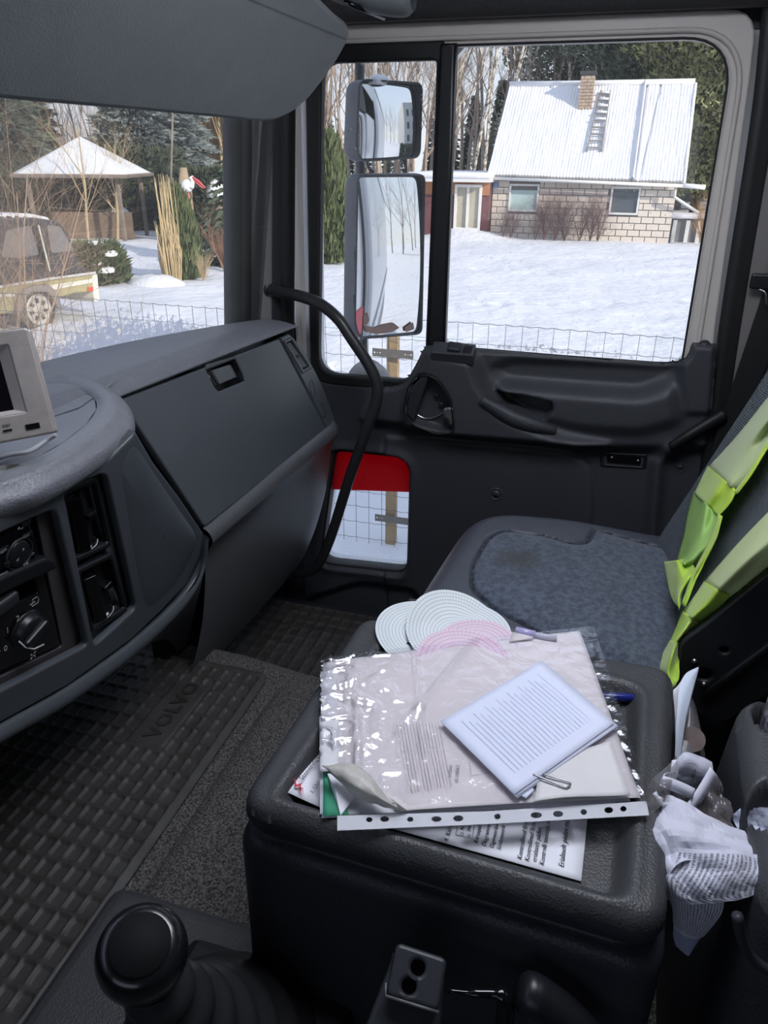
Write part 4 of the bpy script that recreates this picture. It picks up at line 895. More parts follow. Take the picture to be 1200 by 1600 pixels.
# tachograph discs
def disc_mat(name, base, inkc, rings, ticks):
    m = M(name, base, .6, var=(8, .04)); nt = m.node_tree; n = nt.nodes; L = nt.links; uv = n.new('ShaderNodeUVMap')
    sp = n.new('ShaderNodeVectorMath'); sp.operation = 'SUBTRACT'; sp.inputs[1].default_value = (.5, .5, 0); L.new(uv.outputs[0], sp.inputs[0])
    ln = n.new('ShaderNodeVectorMath'); ln.operation = 'LENGTH'; L.new(sp.outputs[0], ln.inputs[0])
    mu = n.new('ShaderNodeMath'); mu.operation = 'MULTIPLY'; mu.inputs[1].default_value = rings*2; L.new(ln.outputs['Value'], mu.inputs[0])
    frn = n.new('ShaderNodeMath'); frn.operation = 'FRACT'; L.new(mu.outputs[0], frn.inputs[0]); lt_ = n.new('ShaderNodeMath'); lt_.operation = 'LESS_THAN'; lt_.inputs[1].default_value = .16; L.new(frn.outputs[0], lt_.inputs[0])
    sx_ = n.new('ShaderNodeSeparateXYZ'); L.new(sp.outputs[0], sx_.inputs[0]); at = n.new('ShaderNodeMath'); at.operation = 'ARCTAN2'; L.new(sx_.outputs[0], at.inputs[0]); L.new(sx_.outputs[1], at.inputs[1])
    m2 = n.new('ShaderNodeMath'); m2.operation = 'MULTIPLY'; m2.inputs[1].default_value = ticks/6.2832; L.new(at.outputs[0], m2.inputs[0]); f2 = n.new('ShaderNodeMath'); f2.operation = 'FRACT'; L.new(m2.outputs[0], f2.inputs[0])
    l2 = n.new('ShaderNodeMath'); l2.operation = 'LESS_THAN'; l2.inputs[1].default_value = .10; L.new(f2.outputs[0], l2.inputs[0])
    r1 = n.new('ShaderNodeMath'); r1.operation = 'GREATER_THAN'; r1.inputs[1].default_value = .36; L.new(ln.outputs['Value'], r1.inputs[0]); l3 = n.new('ShaderNodeMath'); l3.operation = 'MULTIPLY'; L.new(l2.outputs[0], l3.inputs[0]); L.new(r1.outputs[0], l3.inputs[1])
    mxm = n.new('ShaderNodeMath'); mxm.operation = 'MAXIMUM'; L.new(lt_.outputs[0], mxm.inputs[0]); L.new(l3.outputs[0], mxm.inputs[1])
    sc2 = n.new('ShaderNodeMath'); sc2.operation = 'MULTIPLY'; sc2.inputs[1].default_value = .55; L.new(mxm.outputs[0], sc2.inputs[0])
    mc = n.new('ShaderNodeMix'); mc.data_type = 'RGBA'; mc.inputs['B'].default_value = (*inkc, 1); mc.inputs['A'].default_value = (*base, 1); L.new(sc2.outputs[0], mc.inputs['Factor']); L.new(mc.outputs['Result'], n['Principled BSDF'].inputs['Base Color']); return m
dm_w = disc_mat('disc_white', (.66, .70, .72), (.10, .12, .14), 15, 96); dm_p = disc_mat('disc_pink', (.66, .55, .63), (.50, .10, .22), 9, 60)
def disc(label, cx_, cy_, z, r, mat, tilt=(0, 0), curl=0, fold_=None, rot=0):
    c = on(cx_, cy_, Z=z); rr_ = np.linspace(0, 1, 16); th = np.linspace(0, 2*math.pi, 61); Rr, T = np.meshgrid(rr_, th, indexing='ij')
    x = Rr*np.cos(T)*r; y = Rr*np.sin(T)*r; zz = curl*(y/r)**2*r+x*tilt[0]+y*tilt[1]
    if fold_ is not None: k = np.maximum(0, x*math.cos(fold_[0])+y*math.sin(fold_[0])-fold_[1]*r); zz = zz+k*fold_[2]
    ca, sa = math.cos(rot), math.sin(rot)
    me = grid_me(np.stack([c.x+x*ca-y*sa, c.y+x*sa+y*ca, z+zz], -1)); l = me.uv_layers.new(name='UVMap')
    uvp = np.stack([.5+.5*Rr*np.cos(T), .5+.5*Rr*np.sin(T)], -1).reshape(-1, 2); vi = np.empty(len(me.loops), int); me.loops.foreach_get('vertex_index', vi); l.data.foreach_set('uv', uvp[vi].reshape(-1))
    return tag(link('tachograph_disc', me, mat), label, 'disc')
disc('white tachograph disc furthest left behind the sleeve', 666, 990, LZ+.001, .0615, dm_w, (.07, .10), .06)
disc('large white tachograph disc with a folded point in front of the seat', 716, 990, LZ+.004, .0630, dm_w, (.10, .02), .08, (.5, .45, .5), .2)
disc('pink tachograph disc leaning on the large white one', 744, 1008, LZ+.008, .047, dm_p, (.10, -.05), .06)
disc('pink tachograph disc lowest against the edge of the sleeve', 722, 1030, LZ+.011, .052, dm_p, (.10, .02), .05)
nt_ = grid('note', sheet_P(((796, 1003), (800, 988), (832, 990), (832, 998)), LZ+.016, 4, 4), M('pale_pink_paper', (.62, .56, .58), .7, var=(20, .08)), None, thick=.0004); tag(nt_, 'pale pink note edge behind the sleeve beside the discs', 'paper')
mk = thing('marker_pen', 'clear violet capped pen behind the sleeve', 'pen', on(822, 990, Z=LZ+.012))
MB().tube([on(806, 985, Z=LZ+.016), on(836, 992, Z=LZ+.016)], .0050, 12).obj('cap', M('violet_plastic', (.42, .38, .62), .2, coat=.5, var=(30, .1)), mk, True)
MB().tube([on(836, 992, Z=LZ+.016), on(870, 998, Z=LZ+.016)], .0035, 12).obj('barrel', M('clear_plastic', (.5, .5, .6), .15, var=(30, .1)), mk, True)
pn = thing('ballpoint_pen', 'dark blue ballpoint pen end sticking out right of the sleeve', 'pen', on(965, 1090, Z=LZ-.012))
MB().tube([on(900, 1085, Z=LZ-.010), on(950, 1089, Z=LZ-.009), on(982, 1090, Z=LZ-.008), on(991, 1090, Z=LZ-.0078)], [.0052, .0052, .0048, .0035], 14).obj('cap', M('blue_plastic', (.012, .02, .20), .25, coat=.4, var=(30, .2)), pn, True)
MB().tube([on(860, 1080, Z=LZ-.010), on(900, 1085, Z=LZ-.010)], .0045, 12).obj('barrel', M('pen_barrel', (.03, .05, .25), .3, var=(30, .1)), pn, True)

# ------------------------------------------------------------------ passenger seat
seat = thing('passenger_seat', 'passenger seat with dark blue speckled fabric and vinyl edges', 'seat', (1.08, .03, .1))
so_ = rpoly([(.855, .245), (1.30, .205), (1.345, -.20), (.84, -.20)], [.06, .11, .05, .05], 8)
a = np.arange(.82, 1.37, .003); b = np.arange(-.215, .27, .003); X, Y = np.meshgrid(a, b, indexing='ij')
s = sdf(so_, X, Y); R_ = .055
Z = .585+.012*np.cos((X-1.09)*4)-R_*(1-np.sqrt(np.clip(1-np.clip((s+R_)/R_, 0, 1)**2, 0, 1)))*1.6-.02*ss(.05, -.2, Y)
def s2(*c): return [(on(px, py, Z=.59).x, on(px, py, Z=.59).y) for px, py in c]
fp = rpoly(s2((862, 1000), (776, 956), (738, 926), (738, 890), (762, 846), (786, 832), (840, 838), (895, 853), (918, 848), (930, 826), (1130, 860), (1130, 1130), (960, 1060)), [.005, .02, .02, .02, .02, .02, .03, .02, .01, .005, .01, .01, .01], 5)
sf = sdf(fp, X, Y); Z -= .006*np.exp(-(sf/.004)**2); Z += .004*ss(0, -.03, sf)
g0, g1 = np.gradient(sf, .003); gn = np.hypot(g0, g1)+1e-9; nr = np.abs(sf) < .0024
X2 = X-np.where(nr, sf, 0)*g0/gn; Y2 = Y-np.where(nr, sf, 0)*g1/gn; X2, Y2 = snap(X2, Y2, s, .003)
fab = M('seat_fabric', (.085, .105, .145), .9, bump=('n', 500, .6, .0015), var=(105, .55, .10), sheen=.3, col2=(.036, .045, .070))
Pq = np.stack([X2, Y2, Z], -1)
link('cushion_border', grid_me(Pq, hole=(sf < -.0024) | (s > .0)), vinyl, seat)
fbo = link('cushion_fabric', grid_me(Pq, hole=(sf > .0024) | (s > .0)), fab, seat)
# worn stain on the fabric
stn = on(812, 880, Z=.592)
nt = fab.node_tree; n = nt.nodes; L = nt.links; tcn = n.new('ShaderNodeTexCoord'); mp = n.new('ShaderNodeMapping'); off = Vector(stn)-fbo.parent.location
mp.inputs['Location'].default_value = (-off.x*14, -off.y*14, 0); mp.inputs['Scale'].default_value = (14, 14, 0); L.new(tcn.outputs['Object'], mp.inputs[0]); gr = n.new('ShaderNodeVectorMath'); gr.operation = 'LENGTH'; L.new(mp.outputs[0], gr.inputs[0])
nzz = n.new('ShaderNodeTexNoise'); nzz.inputs['Scale'].default_value = 40; L.new(tcn.outputs['Object'], nzz.inputs[0]); adn = n.new('ShaderNodeMath'); adn.operation = 'ADD'; L.new(gr.outputs['Value'], adn.inputs[0]); L.new(nzz.outputs['Fac'], adn.inputs[1])
mrn = n.new('ShaderNodeMapRange'); mrn.inputs[1].default_value = .75; mrn.inputs[2].default_value = 1.15; mrn.inputs[3].default_value = .75; mrn.inputs[4].default_value = 0; L.new(adn.outputs[0], mrn.inputs[0])
mc = n.new('ShaderNodeMix'); mc.data_type = 'RGBA'; src = n['Principled BSDF'].inputs['Base Color'].links[0].from_socket; L.new(mrn.outputs[0], mc.inputs['Factor']); L.new(src, mc.inputs['A']); mc.inputs['B'].default_value = (.028, .026, .024, 1); L.new(mc.outputs['Result'], n['Principled BSDF'].inputs['Base Color'])
so3 = so_+[so_[0]]
grid('cushion_side', np.array([[(x, y, z) for z in (.505, .45, .40, .36)] for x, y in so3]), vinyl, seat)
MB().box((.90, -.16, .09), (1.28, .17, .40)).obj('seat_base', black_pl, seat, bevel=.02)
sm = [tuple(on(px, py, Z=.588)) for px, py in s2 and ((738, 926), (738, 892), (762, 848), (786, 834), (840, 840), (895, 854))]
# front welt
wl_ = [on(640, 938, Z=.56), on(655, 940, Z=.565), on(680, 943, Z=.57), on(700, 950, Z=.575)]
MB().tube(crom(wl_, 5), .003, 6).obj('welt', vinyl, seat, True)
# backrest
RC = .36; bt = Vector((0, -RC, 1)).normalized(); bn = Vector((0, 1, RC)).normalized(); bo = Vector((.87, -.150, .56)); bpl = (bo, np.array(bn))
def B3(x, t, h=0): return Vector((x, bo.y, bo.z))+bt*t+bn*h
rows = []
for t in (-.03, .0, .05, .15, .3, .45, .60, .68):
    e_ = 0 if t < .6 else .03
    rows.append([B3(.872, t, -.09), B3(.868, t, -.03), B3(.878, t, -.004-e_), B3(.92, t, .006-e_), B3(.97, t, -.004-e_), B3(1.09, t, -.012-e_), B3(1.20, t, -.004-e_), B3(1.26, t, .008-e_), B3(1.305, t, -.004-e_), B3(1.315, t, -.04), B3(1.31, t, -.10)])
rib = M('back_fabric_ribbed', (.055, .078, .10), .85, var=(200, .3, .1), sheen=.2)
nt = rib.node_tree; n = nt.nodes; L = nt.links; wv = n.new('ShaderNodeTexWave'); wv.inputs['Scale'].default_value = 95; wv.bands_direction = 'X'; wv.inputs['Distortion'].default_value = .3
tcn = n.new('ShaderNodeTexCoord'); L.new(tcn.outputs['Object'], wv.inputs[0]); bp = n.new('ShaderNodeBump'); bp.inputs['Strength'].default_value = .9; bp.inputs['Distance'].default_value = .002
wv2 = n.new('ShaderNodeTexWave'); wv2.inputs['Scale'].default_value = 95; wv2.bands_direction = 'Z'; L.new(tcn.outputs['Object'], wv2.inputs[0]); mw = n.new('ShaderNodeMath'); mw.operation = 'ADD'; L.new(wv.outputs['Fac'], mw.inputs[0]); L.new(wv2.outputs['Fac'], mw.inputs[1])
L.new(mw.outputs[0], bp.inputs['Height']); L.new(bp.outputs[0], n['Principled BSDF'].inputs['Normal'])
grid('backrest', loft(rows, 4, 5), rib, seat)
MB().box((.88, -.02, -.10), (1.30, .66, -.085), Matrix(((1, 0, 0, 0), (0, bt.y, bn.y, bo.y), (0, bt.z, bn.z, bo.z), (0, 0, 0, 1)))).obj('back_shell', dark_pl, seat, bevel=.01)
# dark metal side bracket with holes
bx = .853; bq = [(on(px, py, X=bx).y, on(px, py, X=bx).z) for px, py in ((1060, 1002), (1085, 985), (1215, 878), (1260, 850), (1260, 1060), (1200, 1080), (1130, 1125), (1085, 1110), (1058, 1060))]
hl = lambda px, py, r_: [(on(px, py, X=bx).y+r_*math.cos(t_), on(px, py, X=bx).z+r_*math.sin(t_)) for t_ in np.linspace(0, 2*math.pi, 17)[:-1]]
plate('side_bracket', rpoly(bq, .012), [hl(1131, 1012, .0055), hl(1100, 1050, .010)], .012, M('bracket_black_metal', (.022, .023, .027), .42, var=(10, .2)), FX(bx), seat, bevel=.003)
rb = [on(px, py, X=bx-.008) for px, py in ((1100, 1085), (1140, 1055), (1200, 1010), (1260, 965))]
MB().tube(rb, .005, 8).obj('bracket_rib', black_pl, seat, True)
for c in ((1085, 1033), (1100, 1069)): MB().lathe([(.0001, .003), (.003, .002), (.0035, 0)], frame(on(*c, X=bx-.006), (0, 1, 0), (-1, 0, 0)), 10).obj('rivet', steel, seat, True)

# ------------------------------------------------------------------ high visibility vest over the backrest
vest = thing('safety_vest', 'lime yellow safety vest hung over the seat backrest', 'vest', B3(1.1, .1, .02))
lime = M('vest_lime', (.62, .84, .08), .7, bump=('n', 300, .4, .001), var=(14, .12), sheen=.4)
mesh_c = M('vest_pale_mesh', (.66, .76, .40), .8, bump=('n', 700, .7, .0012), var=(25, .10), sheen=.3)
pale = M('vest_washed_band', (.74, .82, .46), .8, bump=('n', 700, .7, .0012), var=(25, .08))
green_c = M('vest_green_mesh', (.48, .74, .22), .8, bump=('n', 700, .7, .0012), var=(25, .12))
for m_ in (lime, mesh_c, pale, green_c):          # thin cloth lets light through
    nt = m_.node_tree; pbn = nt.nodes['Principled BSDF']; tb = nt.nodes.new('ShaderNodeBsdfTranslucent'); tb.inputs[0].default_value = pbn.inputs['Base Color'].default_value; mh = nt.nodes.new('ShaderNodeMixShader'); mh.inputs[0].default_value = .3
    nt.links.new(pbn.outputs[0], mh.inputs[1]); nt.links.new(tb.outputs[0], mh.inputs[2]); nt.links.new(mh.outputs[0], nt.nodes['Material Output'].inputs[0])
def vpan(name, rows, mat, wob=.004, hs=(.012, .030, .016), seed=0, label=None):
    R = []
    for k, (l, r) in enumerate(rows):
        row = []
        for j, t in enumerate((0, .25, .5, .75, 1)):
            px = l[0]+(r[0]-l[0])*t; py = l[1]+(r[1]-l[1])*t; h = np.interp(t, (0, .5, 1), hs)+wob*math.sin(k*1.7+j*2.1+seed)
            row.append(on(px, py, pl=(bo+bn*h, np.array(bn))))
        R.append(row)
    o = grid(name, loft(R, 6, 5), mat, vest, thick=.0015)
    if label: lab(o, label)
    return o
vpan('mesh_panel', [((1290, 515), (1290, 560)), ((1250, 562), (1252, 620)), ((1200, 620), (1201, 688)), ((1150, 682), (1178, 722)), ((1106, 730), (1150, 768))], mesh_c, seed=1)
vpan('reflective_band', [((1106, 728), (1151, 766)), ((1095, 748), (1140, 786)), ((1084, 770), (1122, 806))], lime, .002, (.014, .031, .018), 2)
vpan('mesh_panel', [((1084, 768), (1122, 805)), ((1074, 800), (1126, 815)), ((1068, 835), (1110, 848)), ((1061, 862), (1090, 880)), ((1058, 872), (1078, 890))], green_c, seed=3)
vpan('hem', [((1036, 878), (1078, 872)), ((1040, 900), (1086, 892)), ((1046, 925), (1080, 905)), ((1052, 940), (1068, 925)), ((1058, 947), (1064, 947))], lime, .004, (.020, .036, .02), 4)
vpan('edge_binding', [((1262, 600), (1270, 604)), ((1200, 685), (1206, 690)), ((1168, 738), (1174, 742)), ((1146, 770), (1152, 772))], lime, .0, (.024, .026, .024))
vpan('edge_binding', [((1122, 802), (1128, 806)), ((1112, 838), (1120, 842)), ((1090, 880), (1098, 884)), ((1078, 905), (1086, 906)), ((1064, 944), (1070, 948))], lime, .001, (.024, .026, .024))
vpan('mesh_panel', [((1290, 705), (1290, 820)), ((1250, 752), (1252, 842)), ((1200, 800), (1202, 884)), ((1150, 852), (1170, 910)), ((1099, 910), (1140, 934))], pale, .002, (.012, .034, .010), 5, 'washed pale mesh of the near side')
vpan('reflective_band', [((1100, 908), (1141, 932)), ((1084, 932), (1118, 955)), ((1066, 956), (1094, 975))], lime, .002, (.013, .035, .012), 6)
vpan('mesh_panel', [((1066, 954), (1095, 974)), ((1056, 980), (1080, 990)), ((1046, 1004), (1064, 1006))], M('vest_near_mesh', (.60, .82, .16), .8, bump=('n', 700, .7, .0012), var=(25, .1)), .002, (.014, .034, .014), 7)
vpan('hem', [((1047, 1000), (1064, 1003)), ((1036, 1020), (1062, 1030)), ((1028, 1042), (1060, 1055)), ((1038, 1060), (1056, 1072)), ((1046, 1078), (1050, 1080))], lime, .004, (.018, .036, .02), 8)

# ------------------------------------------------------------------ rear console with cup holders, can
RZ = .70
rc = thing('rear_console', 'dark grained console with round cup holders at the right edge', 'console', (.58, -.35, .33))
r0, r1, r2_ = on(1122, 1070, Z=RZ), on(1152, 1292, Z=RZ), on(1175, 1430, Z=RZ)
rx0, rx1 = .42, r0.x; ry1 = -.178
ro = rpoly([(rx0, ry1+.006), (rx1, ry1-.006), (rx1+.01, -.62), (rx0, -.62)], [.05, .04, .03, .03], 7)
a = np.arange(rx0-.01, rx1+.03, .004); b = np.arange(-.63, ry1+.015, .004); X, Y = np.meshgrid(a, b, indexing='ij'); s = sdf(ro, X, Y)
cups = [on(1240, 1126, Z=RZ), on(1242, 1266, Z=RZ)]; Z = RZ-.022*(1-np.sqrt(np.clip(1-np.clip((s+.022)/.022, 0, 1)**2, 0, 1)))
for c, r_ in zip(cups, (.036, .034)): d_ = np.hypot(X-c.x, Y-c.y)-r_; Z -= .055*ss(.002, -.005, d_); Z += .002*np.exp(-(d_/.004)**2)
X2, Y2 = snap(X, Y, s, .004); link('console_top', grid_me(np.stack([X2, Y2, Z], -1), hole=s > .0001), cons_pl, rc)
c0 = Vector((sum(p[0] for p in ro)/len(ro), sum(p[1] for p in ro)/len(ro))); rows = [ringo(ro, o_, z) for o_, z in ((-.0005, RZ-.020), (.002, RZ-.05), (.006, RZ-.12), (.014, RZ-.22), (.022, .33))]
grid('console_body', np.array([crom([r[k] for r in rows], 3) for k in range(len(rows[0]))]), M('console_side', (.030, .031, .037), .5, bump=('v', 300, .4, .001), var=(6, .15)), rc)
MB().tube(crom([on(1152, 1430, X=.41), on(1160, 1470, X=.41), on(1178, 1500, X=.41), on(1215, 1525, X=.41)], 6), .004, 8).obj('moulded_ridge', dark_pl, rc, True)
can = thing('drink_can', 'grey can with small dark print standing in the rear cup holder', 'can', (cups[0].x, cups[0].y, RZ-.05))
cm = Matrix.Translation((cups[0].x, cups[0].y, RZ-.052))
can_m = M('can_printed', (.42, .42, .46), .35, metal=.3, var=(160, .6, .05), col2=(.10, .10, .13))
MB().lathe([(.018, 0), (.024, .004), (.027, .012), (.027, .085), (.024, .094), (.0235, .097), (.0225, .095), (.0001, .093)], cm, 36).obj('can_body', can_m, can, True)
MB().lathe([(.0238, .095), (.0245, .0975), (.0230, .0975)], cm, 36).obj('can_rim', steel, can, True)

# ------------------------------------------------------------------ leaflets in the gap and the crumpled bag
lf = thing('leaflet', 'white leaflet with a pointed top standing in the gap beside the box', 'leaflet', on(1070, 1180, Z=.60))
def dgrid(rows, n=5, m=5): return loft([[on(px, py, D=d) for px, py, d in r] for r in rows], n, m)
grid('page', dgrid([[(1091, 1042, .83), (1092, 1043, .83), (1092, 1045, .83)], [(1072, 1052, .825), (1080, 1060, .82), (1086, 1068, .82)], [(1062, 1072, .81), (1068, 1090, .80), (1078, 1100, .80)], [(1058, 1110, .79), (1062, 1125, .785), (1070, 1140, .785)], [(1055, 1180, .765), (1058, 1190, .765), (1062, 1200, .765)]]), M('leaflet_blue_white', (.62, .68, .80), .6, var=(10, .06)), lf, thick=.0004)
grid('page', dgrid([[(1050, 1080, .84), (1060, 1070, .84), (1072, 1052, .84)], [(1054, 1110, .83), (1066, 1110, .83), (1078, 1100, .83)], [(1056, 1180, .78), (1060, 1180, .78), (1066, 1180, .78)]]), paper, lf, thick=.0004)
cd = thing('card_wallet', 'dim grey card wallet behind the leaflet with a round brown label', 'wallet', on(1085, 1180, Z=.58))
grid('wallet_sleeve', dgrid([[(1068, 1100, .82), (1080, 1090, .82), (1088, 1105, .83)], [(1066, 1140, .80), (1082, 1135, .80), (1097, 1145, .81)], [(1060, 1190, .78), (1080, 1190, .78), (1104, 1195, .79)]]), M('wallet_grey', (.16, .15, .16), .3, var=(20, .1)), cd, thick=.0006)
pc = on(1082, 1155, D=.79); MB().lathe([(.0001, .0005), (.013, .0005), (.013, 0)], frame(pc, (1, 0, 0), -Vector(ray(1082, 1155))), 26).obj('round_label', M('label_brown', (.20, .15, .14), .6, var=(60, .3)), cd)

def crumple(rows, amp, sc, seed, n=5):
    P = dgrid(rows, n, n); k = np.array(_f); q = P[..., 0]+P[..., 2]*.7; w = P[..., 1]-P[..., 2]*.5
    amp = amp*1.5; h = np.abs(vnoise(q, w, sc, seed)-.5)*2+.5*np.abs(vnoise(q+.3*w, w-.4*q, sc*2.1, seed+1)-.5)*2; return P+(h-.6)[..., None]*amp*np.array((-.4, .0, .9))
bag = thing('paper_bag', 'crumpled white printed paper bag with clear windows lying in the gap', 'bag', on(1080, 1330, D=.62))
pbag = M('bag_paper', (.62, .62, .72), .7, bump=('n', 30, .6, .006), var=(10, .08))
newsp = M('bag_print', (.60, .60, .70), .75, bump=('n', 30, .5, .005), var=(10, .08)); nt = newsp.node_tree; n = nt.nodes; L = nt.links
uvn = n.new('ShaderNodeUVMap'); sxn = n.new('ShaderNodeSeparateXYZ'); L.new(uvn.outputs[0], sxn.inputs[0])
def mathn(op, a_, b_=None):
    q = n.new('ShaderNodeMath'); q.operation = op
    for i, z in enumerate((a_, b_)):
        if z is None: continue
        if isinstance(z, (int, float)): q.inputs[i].default_value = z
        else: L.new(z, q.inputs[i])
    return q.outputs[0]
fr_ = mathn('FRACT', mathn('MULTIPLY', sxn.outputs[0], 19)); band = mathn('LESS_THAN', fr_, .5)
nzn = n.new('ShaderNodeTexNoise'); nzn.inputs['Scale'].default_value = 1; mpn = n.new('ShaderNodeMapping'); mpn.inputs['Scale'].default_value = (15, 90, 1); L.new(uvn.outputs[0], mpn.inputs[0]); L.new(mpn.outputs[0], nzn.inputs[0])
wd = mathn('GREATER_THAN', nzn.outputs['Fac'], .44); marg = mathn('MULTIPLY', mathn('GREATER_THAN', sxn.outputs[1], .06), mathn('LESS_THAN', sxn.outputs[1], .94)); fac = mathn('MULTIPLY', mathn('MULTIPLY', band, wd), mathn('MULTIPLY', marg, .75))
mcn = n.new('ShaderNodeMix'); mcn.data_type = 'RGBA'; mcn.inputs['A'].default_value = (.60, .60, .70, 1); mcn.inputs['B'].default_value = (.06, .06, .08, 1); L.new(fac, mcn.inputs['Factor']); L.new(mcn.outputs['Result'], n['Principled BSDF'].inputs['Base Color'])
def crg(name, rows, amp, sc, seed, mat, n_=5, label=None, uvt=False):
    P = crumple(rows, amp, sc, seed, n_)
    if uvt: P = P.transpose(1, 0, 2)
    o = grid(name, P, mat, bag, uv=True, thick=.0004); [setattr(p, 'use_smooth', False) for p in o.data.polygons]
    if label: lab(o, label)
    return o
# main fold of plain paper
crg('paper_fold', [[(1040, 1262, .66), (1043, 1240, .66), (1070, 1250, .65), (1100, 1270, .65), (1140, 1292, .65), (1200, 1318, .64)], [(1002, 1304, .64), (1040, 1290, .63), (1072, 1290, .62), (1110, 1300, .62), (1150, 1310, .62), (1200, 1330, .62)],
    [(1014, 1345, .62), (1035, 1338, .615), (1062, 1330, .61), (1100, 1328, .61), (1150, 1335, .61), (1200, 1345, .61)], [(1034, 1372, .61), (1046, 1366, .60), (1060, 1350, .60), (1100, 1340, .60), (1150, 1340, .60), (1200, 1350, .60)]], .006, 34, 11, pbag)
# printed parts
crg('printed_sheet', [[(1064, 1322, .605), (1100, 1328, .60), (1140, 1330, .60), (1172, 1332, .60), (1215, 1340, .60)], [(1056, 1350, .60), (1095, 1355, .595), (1135, 1356, .59), (1172, 1356, .59), (1215, 1362, .59)],
    [(1040, 1370, .60), (1080, 1382, .59), (1120, 1384, .585), (1160, 1378, .585), (1210, 1372, .585)], [(1046, 1394, .60), (1070, 1400, .59), (1112, 1402, .585), (1155, 1396, .585), (1200, 1384, .585)], [(1052, 1404, .60), (1080, 1412, .59), (1132, 1408, .585), (1160, 1404, .585), (1190, 1392, .585)]], .005, 30, 13, newsp, uvt=True)
crg('printed_sheet', [[(1032, 1372, .61), (1060, 1380, .60), (1100, 1395, .595), (1132, 1405, .59)], [(1040, 1395, .61), (1065, 1410, .60), (1098, 1422, .595), (1126, 1428, .595)], [(1050, 1420, .61), (1068, 1436, .60), (1092, 1446, .60), (1112, 1448, .60)], [(1053, 1450, .615), (1066, 1462, .61), (1085, 1468, .61), (1100, 1462, .61)]], .005, 34, 17, newsp, uvt=True)
crg('paper_tail', [[(1053, 1440, .625), (1075, 1452, .62), (1098, 1450, .62), (1118, 1430, .62)], [(1052, 1462, .63), (1068, 1474, .63), (1084, 1478, .63), (1098, 1462, .63)], [(1055, 1478, .635), (1066, 1488, .635), (1076, 1494, .635), (1082, 1480, .635)]], .003, 30, 19, M('tail_paper', (.40, .42, .58), .7, bump=('n', 30, .5, .005), var=(10, .1)))
# upper mouth of the bag: clear film with white bands
bfilm = M('bag_clear_film', (.30, .28, .29), .12, spec=.9, bump=('n', 70, .7, .004), var=(20, .3)); nt = bfilm.node_tree; tr_ = nt.nodes.new('ShaderNodeBsdfTransparent'); mm_ = nt.nodes.new('ShaderNodeMixShader'); mm_.inputs[0].default_value = .28
nt.links.new(tr_.outputs[0], mm_.inputs[1]); nt.links.new(nt.nodes['Principled BSDF'].outputs[0], mm_.inputs[2]); nt.links.new(mm_.outputs[0], nt.nodes['Material Output'].inputs[0])
crg('clear_window', [[(1012, 1228, .67), (1022, 1214, .67), (1040, 1198, .67), (1056, 1182, .68)], [(1010, 1250, .66), (1026, 1236, .655), (1044, 1220, .655), (1058, 1204, .66)], [(1014, 1276, .65), (1030, 1262, .65), (1042, 1246, .65), (1050, 1232, .66)]], .006, 40, 21, bfilm)
crg('clear_window', [[(1110, 1190, .69), (1122, 1214, .69), (1136, 1248, .68), (1146, 1272, .67)], [(1098, 1224, .68), (1112, 1240, .675), (1126, 1262, .67), (1142, 1284, .66)], [(1072, 1268, .67), (1095, 1278, .665), (1120, 1292, .66), (1160, 1306, .65)]], .008, 40, 23, bfilm)
crg('clear_window', [[(1036, 1228, .675), (1060, 1238, .675), (1078, 1244, .675)], [(1042, 1250, .67), (1058, 1262, .67), (1070, 1270, .67)]], .005, 40, 24, bfilm)
crg('bag_mouth', [[(1058, 1186, .69), (1072, 1176, .69), (1096, 1184, .69), (1112, 1192, .69)], [(1058, 1204, .685), (1076, 1196, .685), (1096, 1202, .685), (1114, 1210, .685)], [(1054, 1222, .69), (1068, 1222, .69), (1086, 1226, .69), (1104, 1222, .69)], [(1060, 1228, .70), (1070, 1236, .70), (1082, 1236, .70), (1092, 1232, .70)]], .003, 30, 25, pbag)
def strip_px(name, pts, mat, par, w):
    P = np.array([[on(a_[0], a_[1], D=a_[2]), on(b_[0], b_[1], D=b_[2])] for a_, b_ in pts]); return grid(name, np.array([crom(P[:, 0], 4), crom(P[:, 1], 4)]).transpose(1, 0, 2), mat, par, thick=.0006)
wb = M('white_band', (.68, .68, .78), .6, var=(20, .05))
strip_px('white_band', [((1110, 1198, .672), (1121, 1212, .672)), ((1094, 1226, .666), (1104, 1242, .666)), ((1078, 1250, .66), (1086, 1268, .66)), ((1064, 1268, .655), (1076, 1284, .655))], wb, bag, 0)
strip_px('white_band', [((1050, 1188, .672), (1060, 1186, .672)), ((1048, 1205, .668), (1060, 1206, .668)), ((1047, 1218, .666), (1056, 1222, .666))], wb, bag, 0)
strip_px('white_band', [((1036, 1212, .662), (1030, 1226, .662)), ((1050, 1216, .66), (1046, 1234, .66)), ((1070, 1224, .66), (1066, 1242, .66)), ((1086, 1232, .66), (1082, 1248, .66))], wb, bag, 0)
strip_px('white_band', [((1036, 1212, .662), (1031, 1226, .664)), ((1040, 1208, .664), (1038, 1214, .666)), ((1055, 1206, .668), (1052, 1212, .67))], wb, bag, 0)
strip_px('white_band', [((1020, 1240, .655), (1026, 1236, .655)), ((1030, 1256, .652), (1036, 1252, .652)), ((1040, 1262, .65), (1046, 1254, .65))], wb, bag, 0)
for k, s_ in enumerate(('EAN', '100 G', 'LV')):
    p = on(1088, 1222-k*8, D=.684); text('print', s_, .006, frame(p, Vector((1, 0, 0)), -Vector(ray(1090, 1210))), ink, bag, .0001)
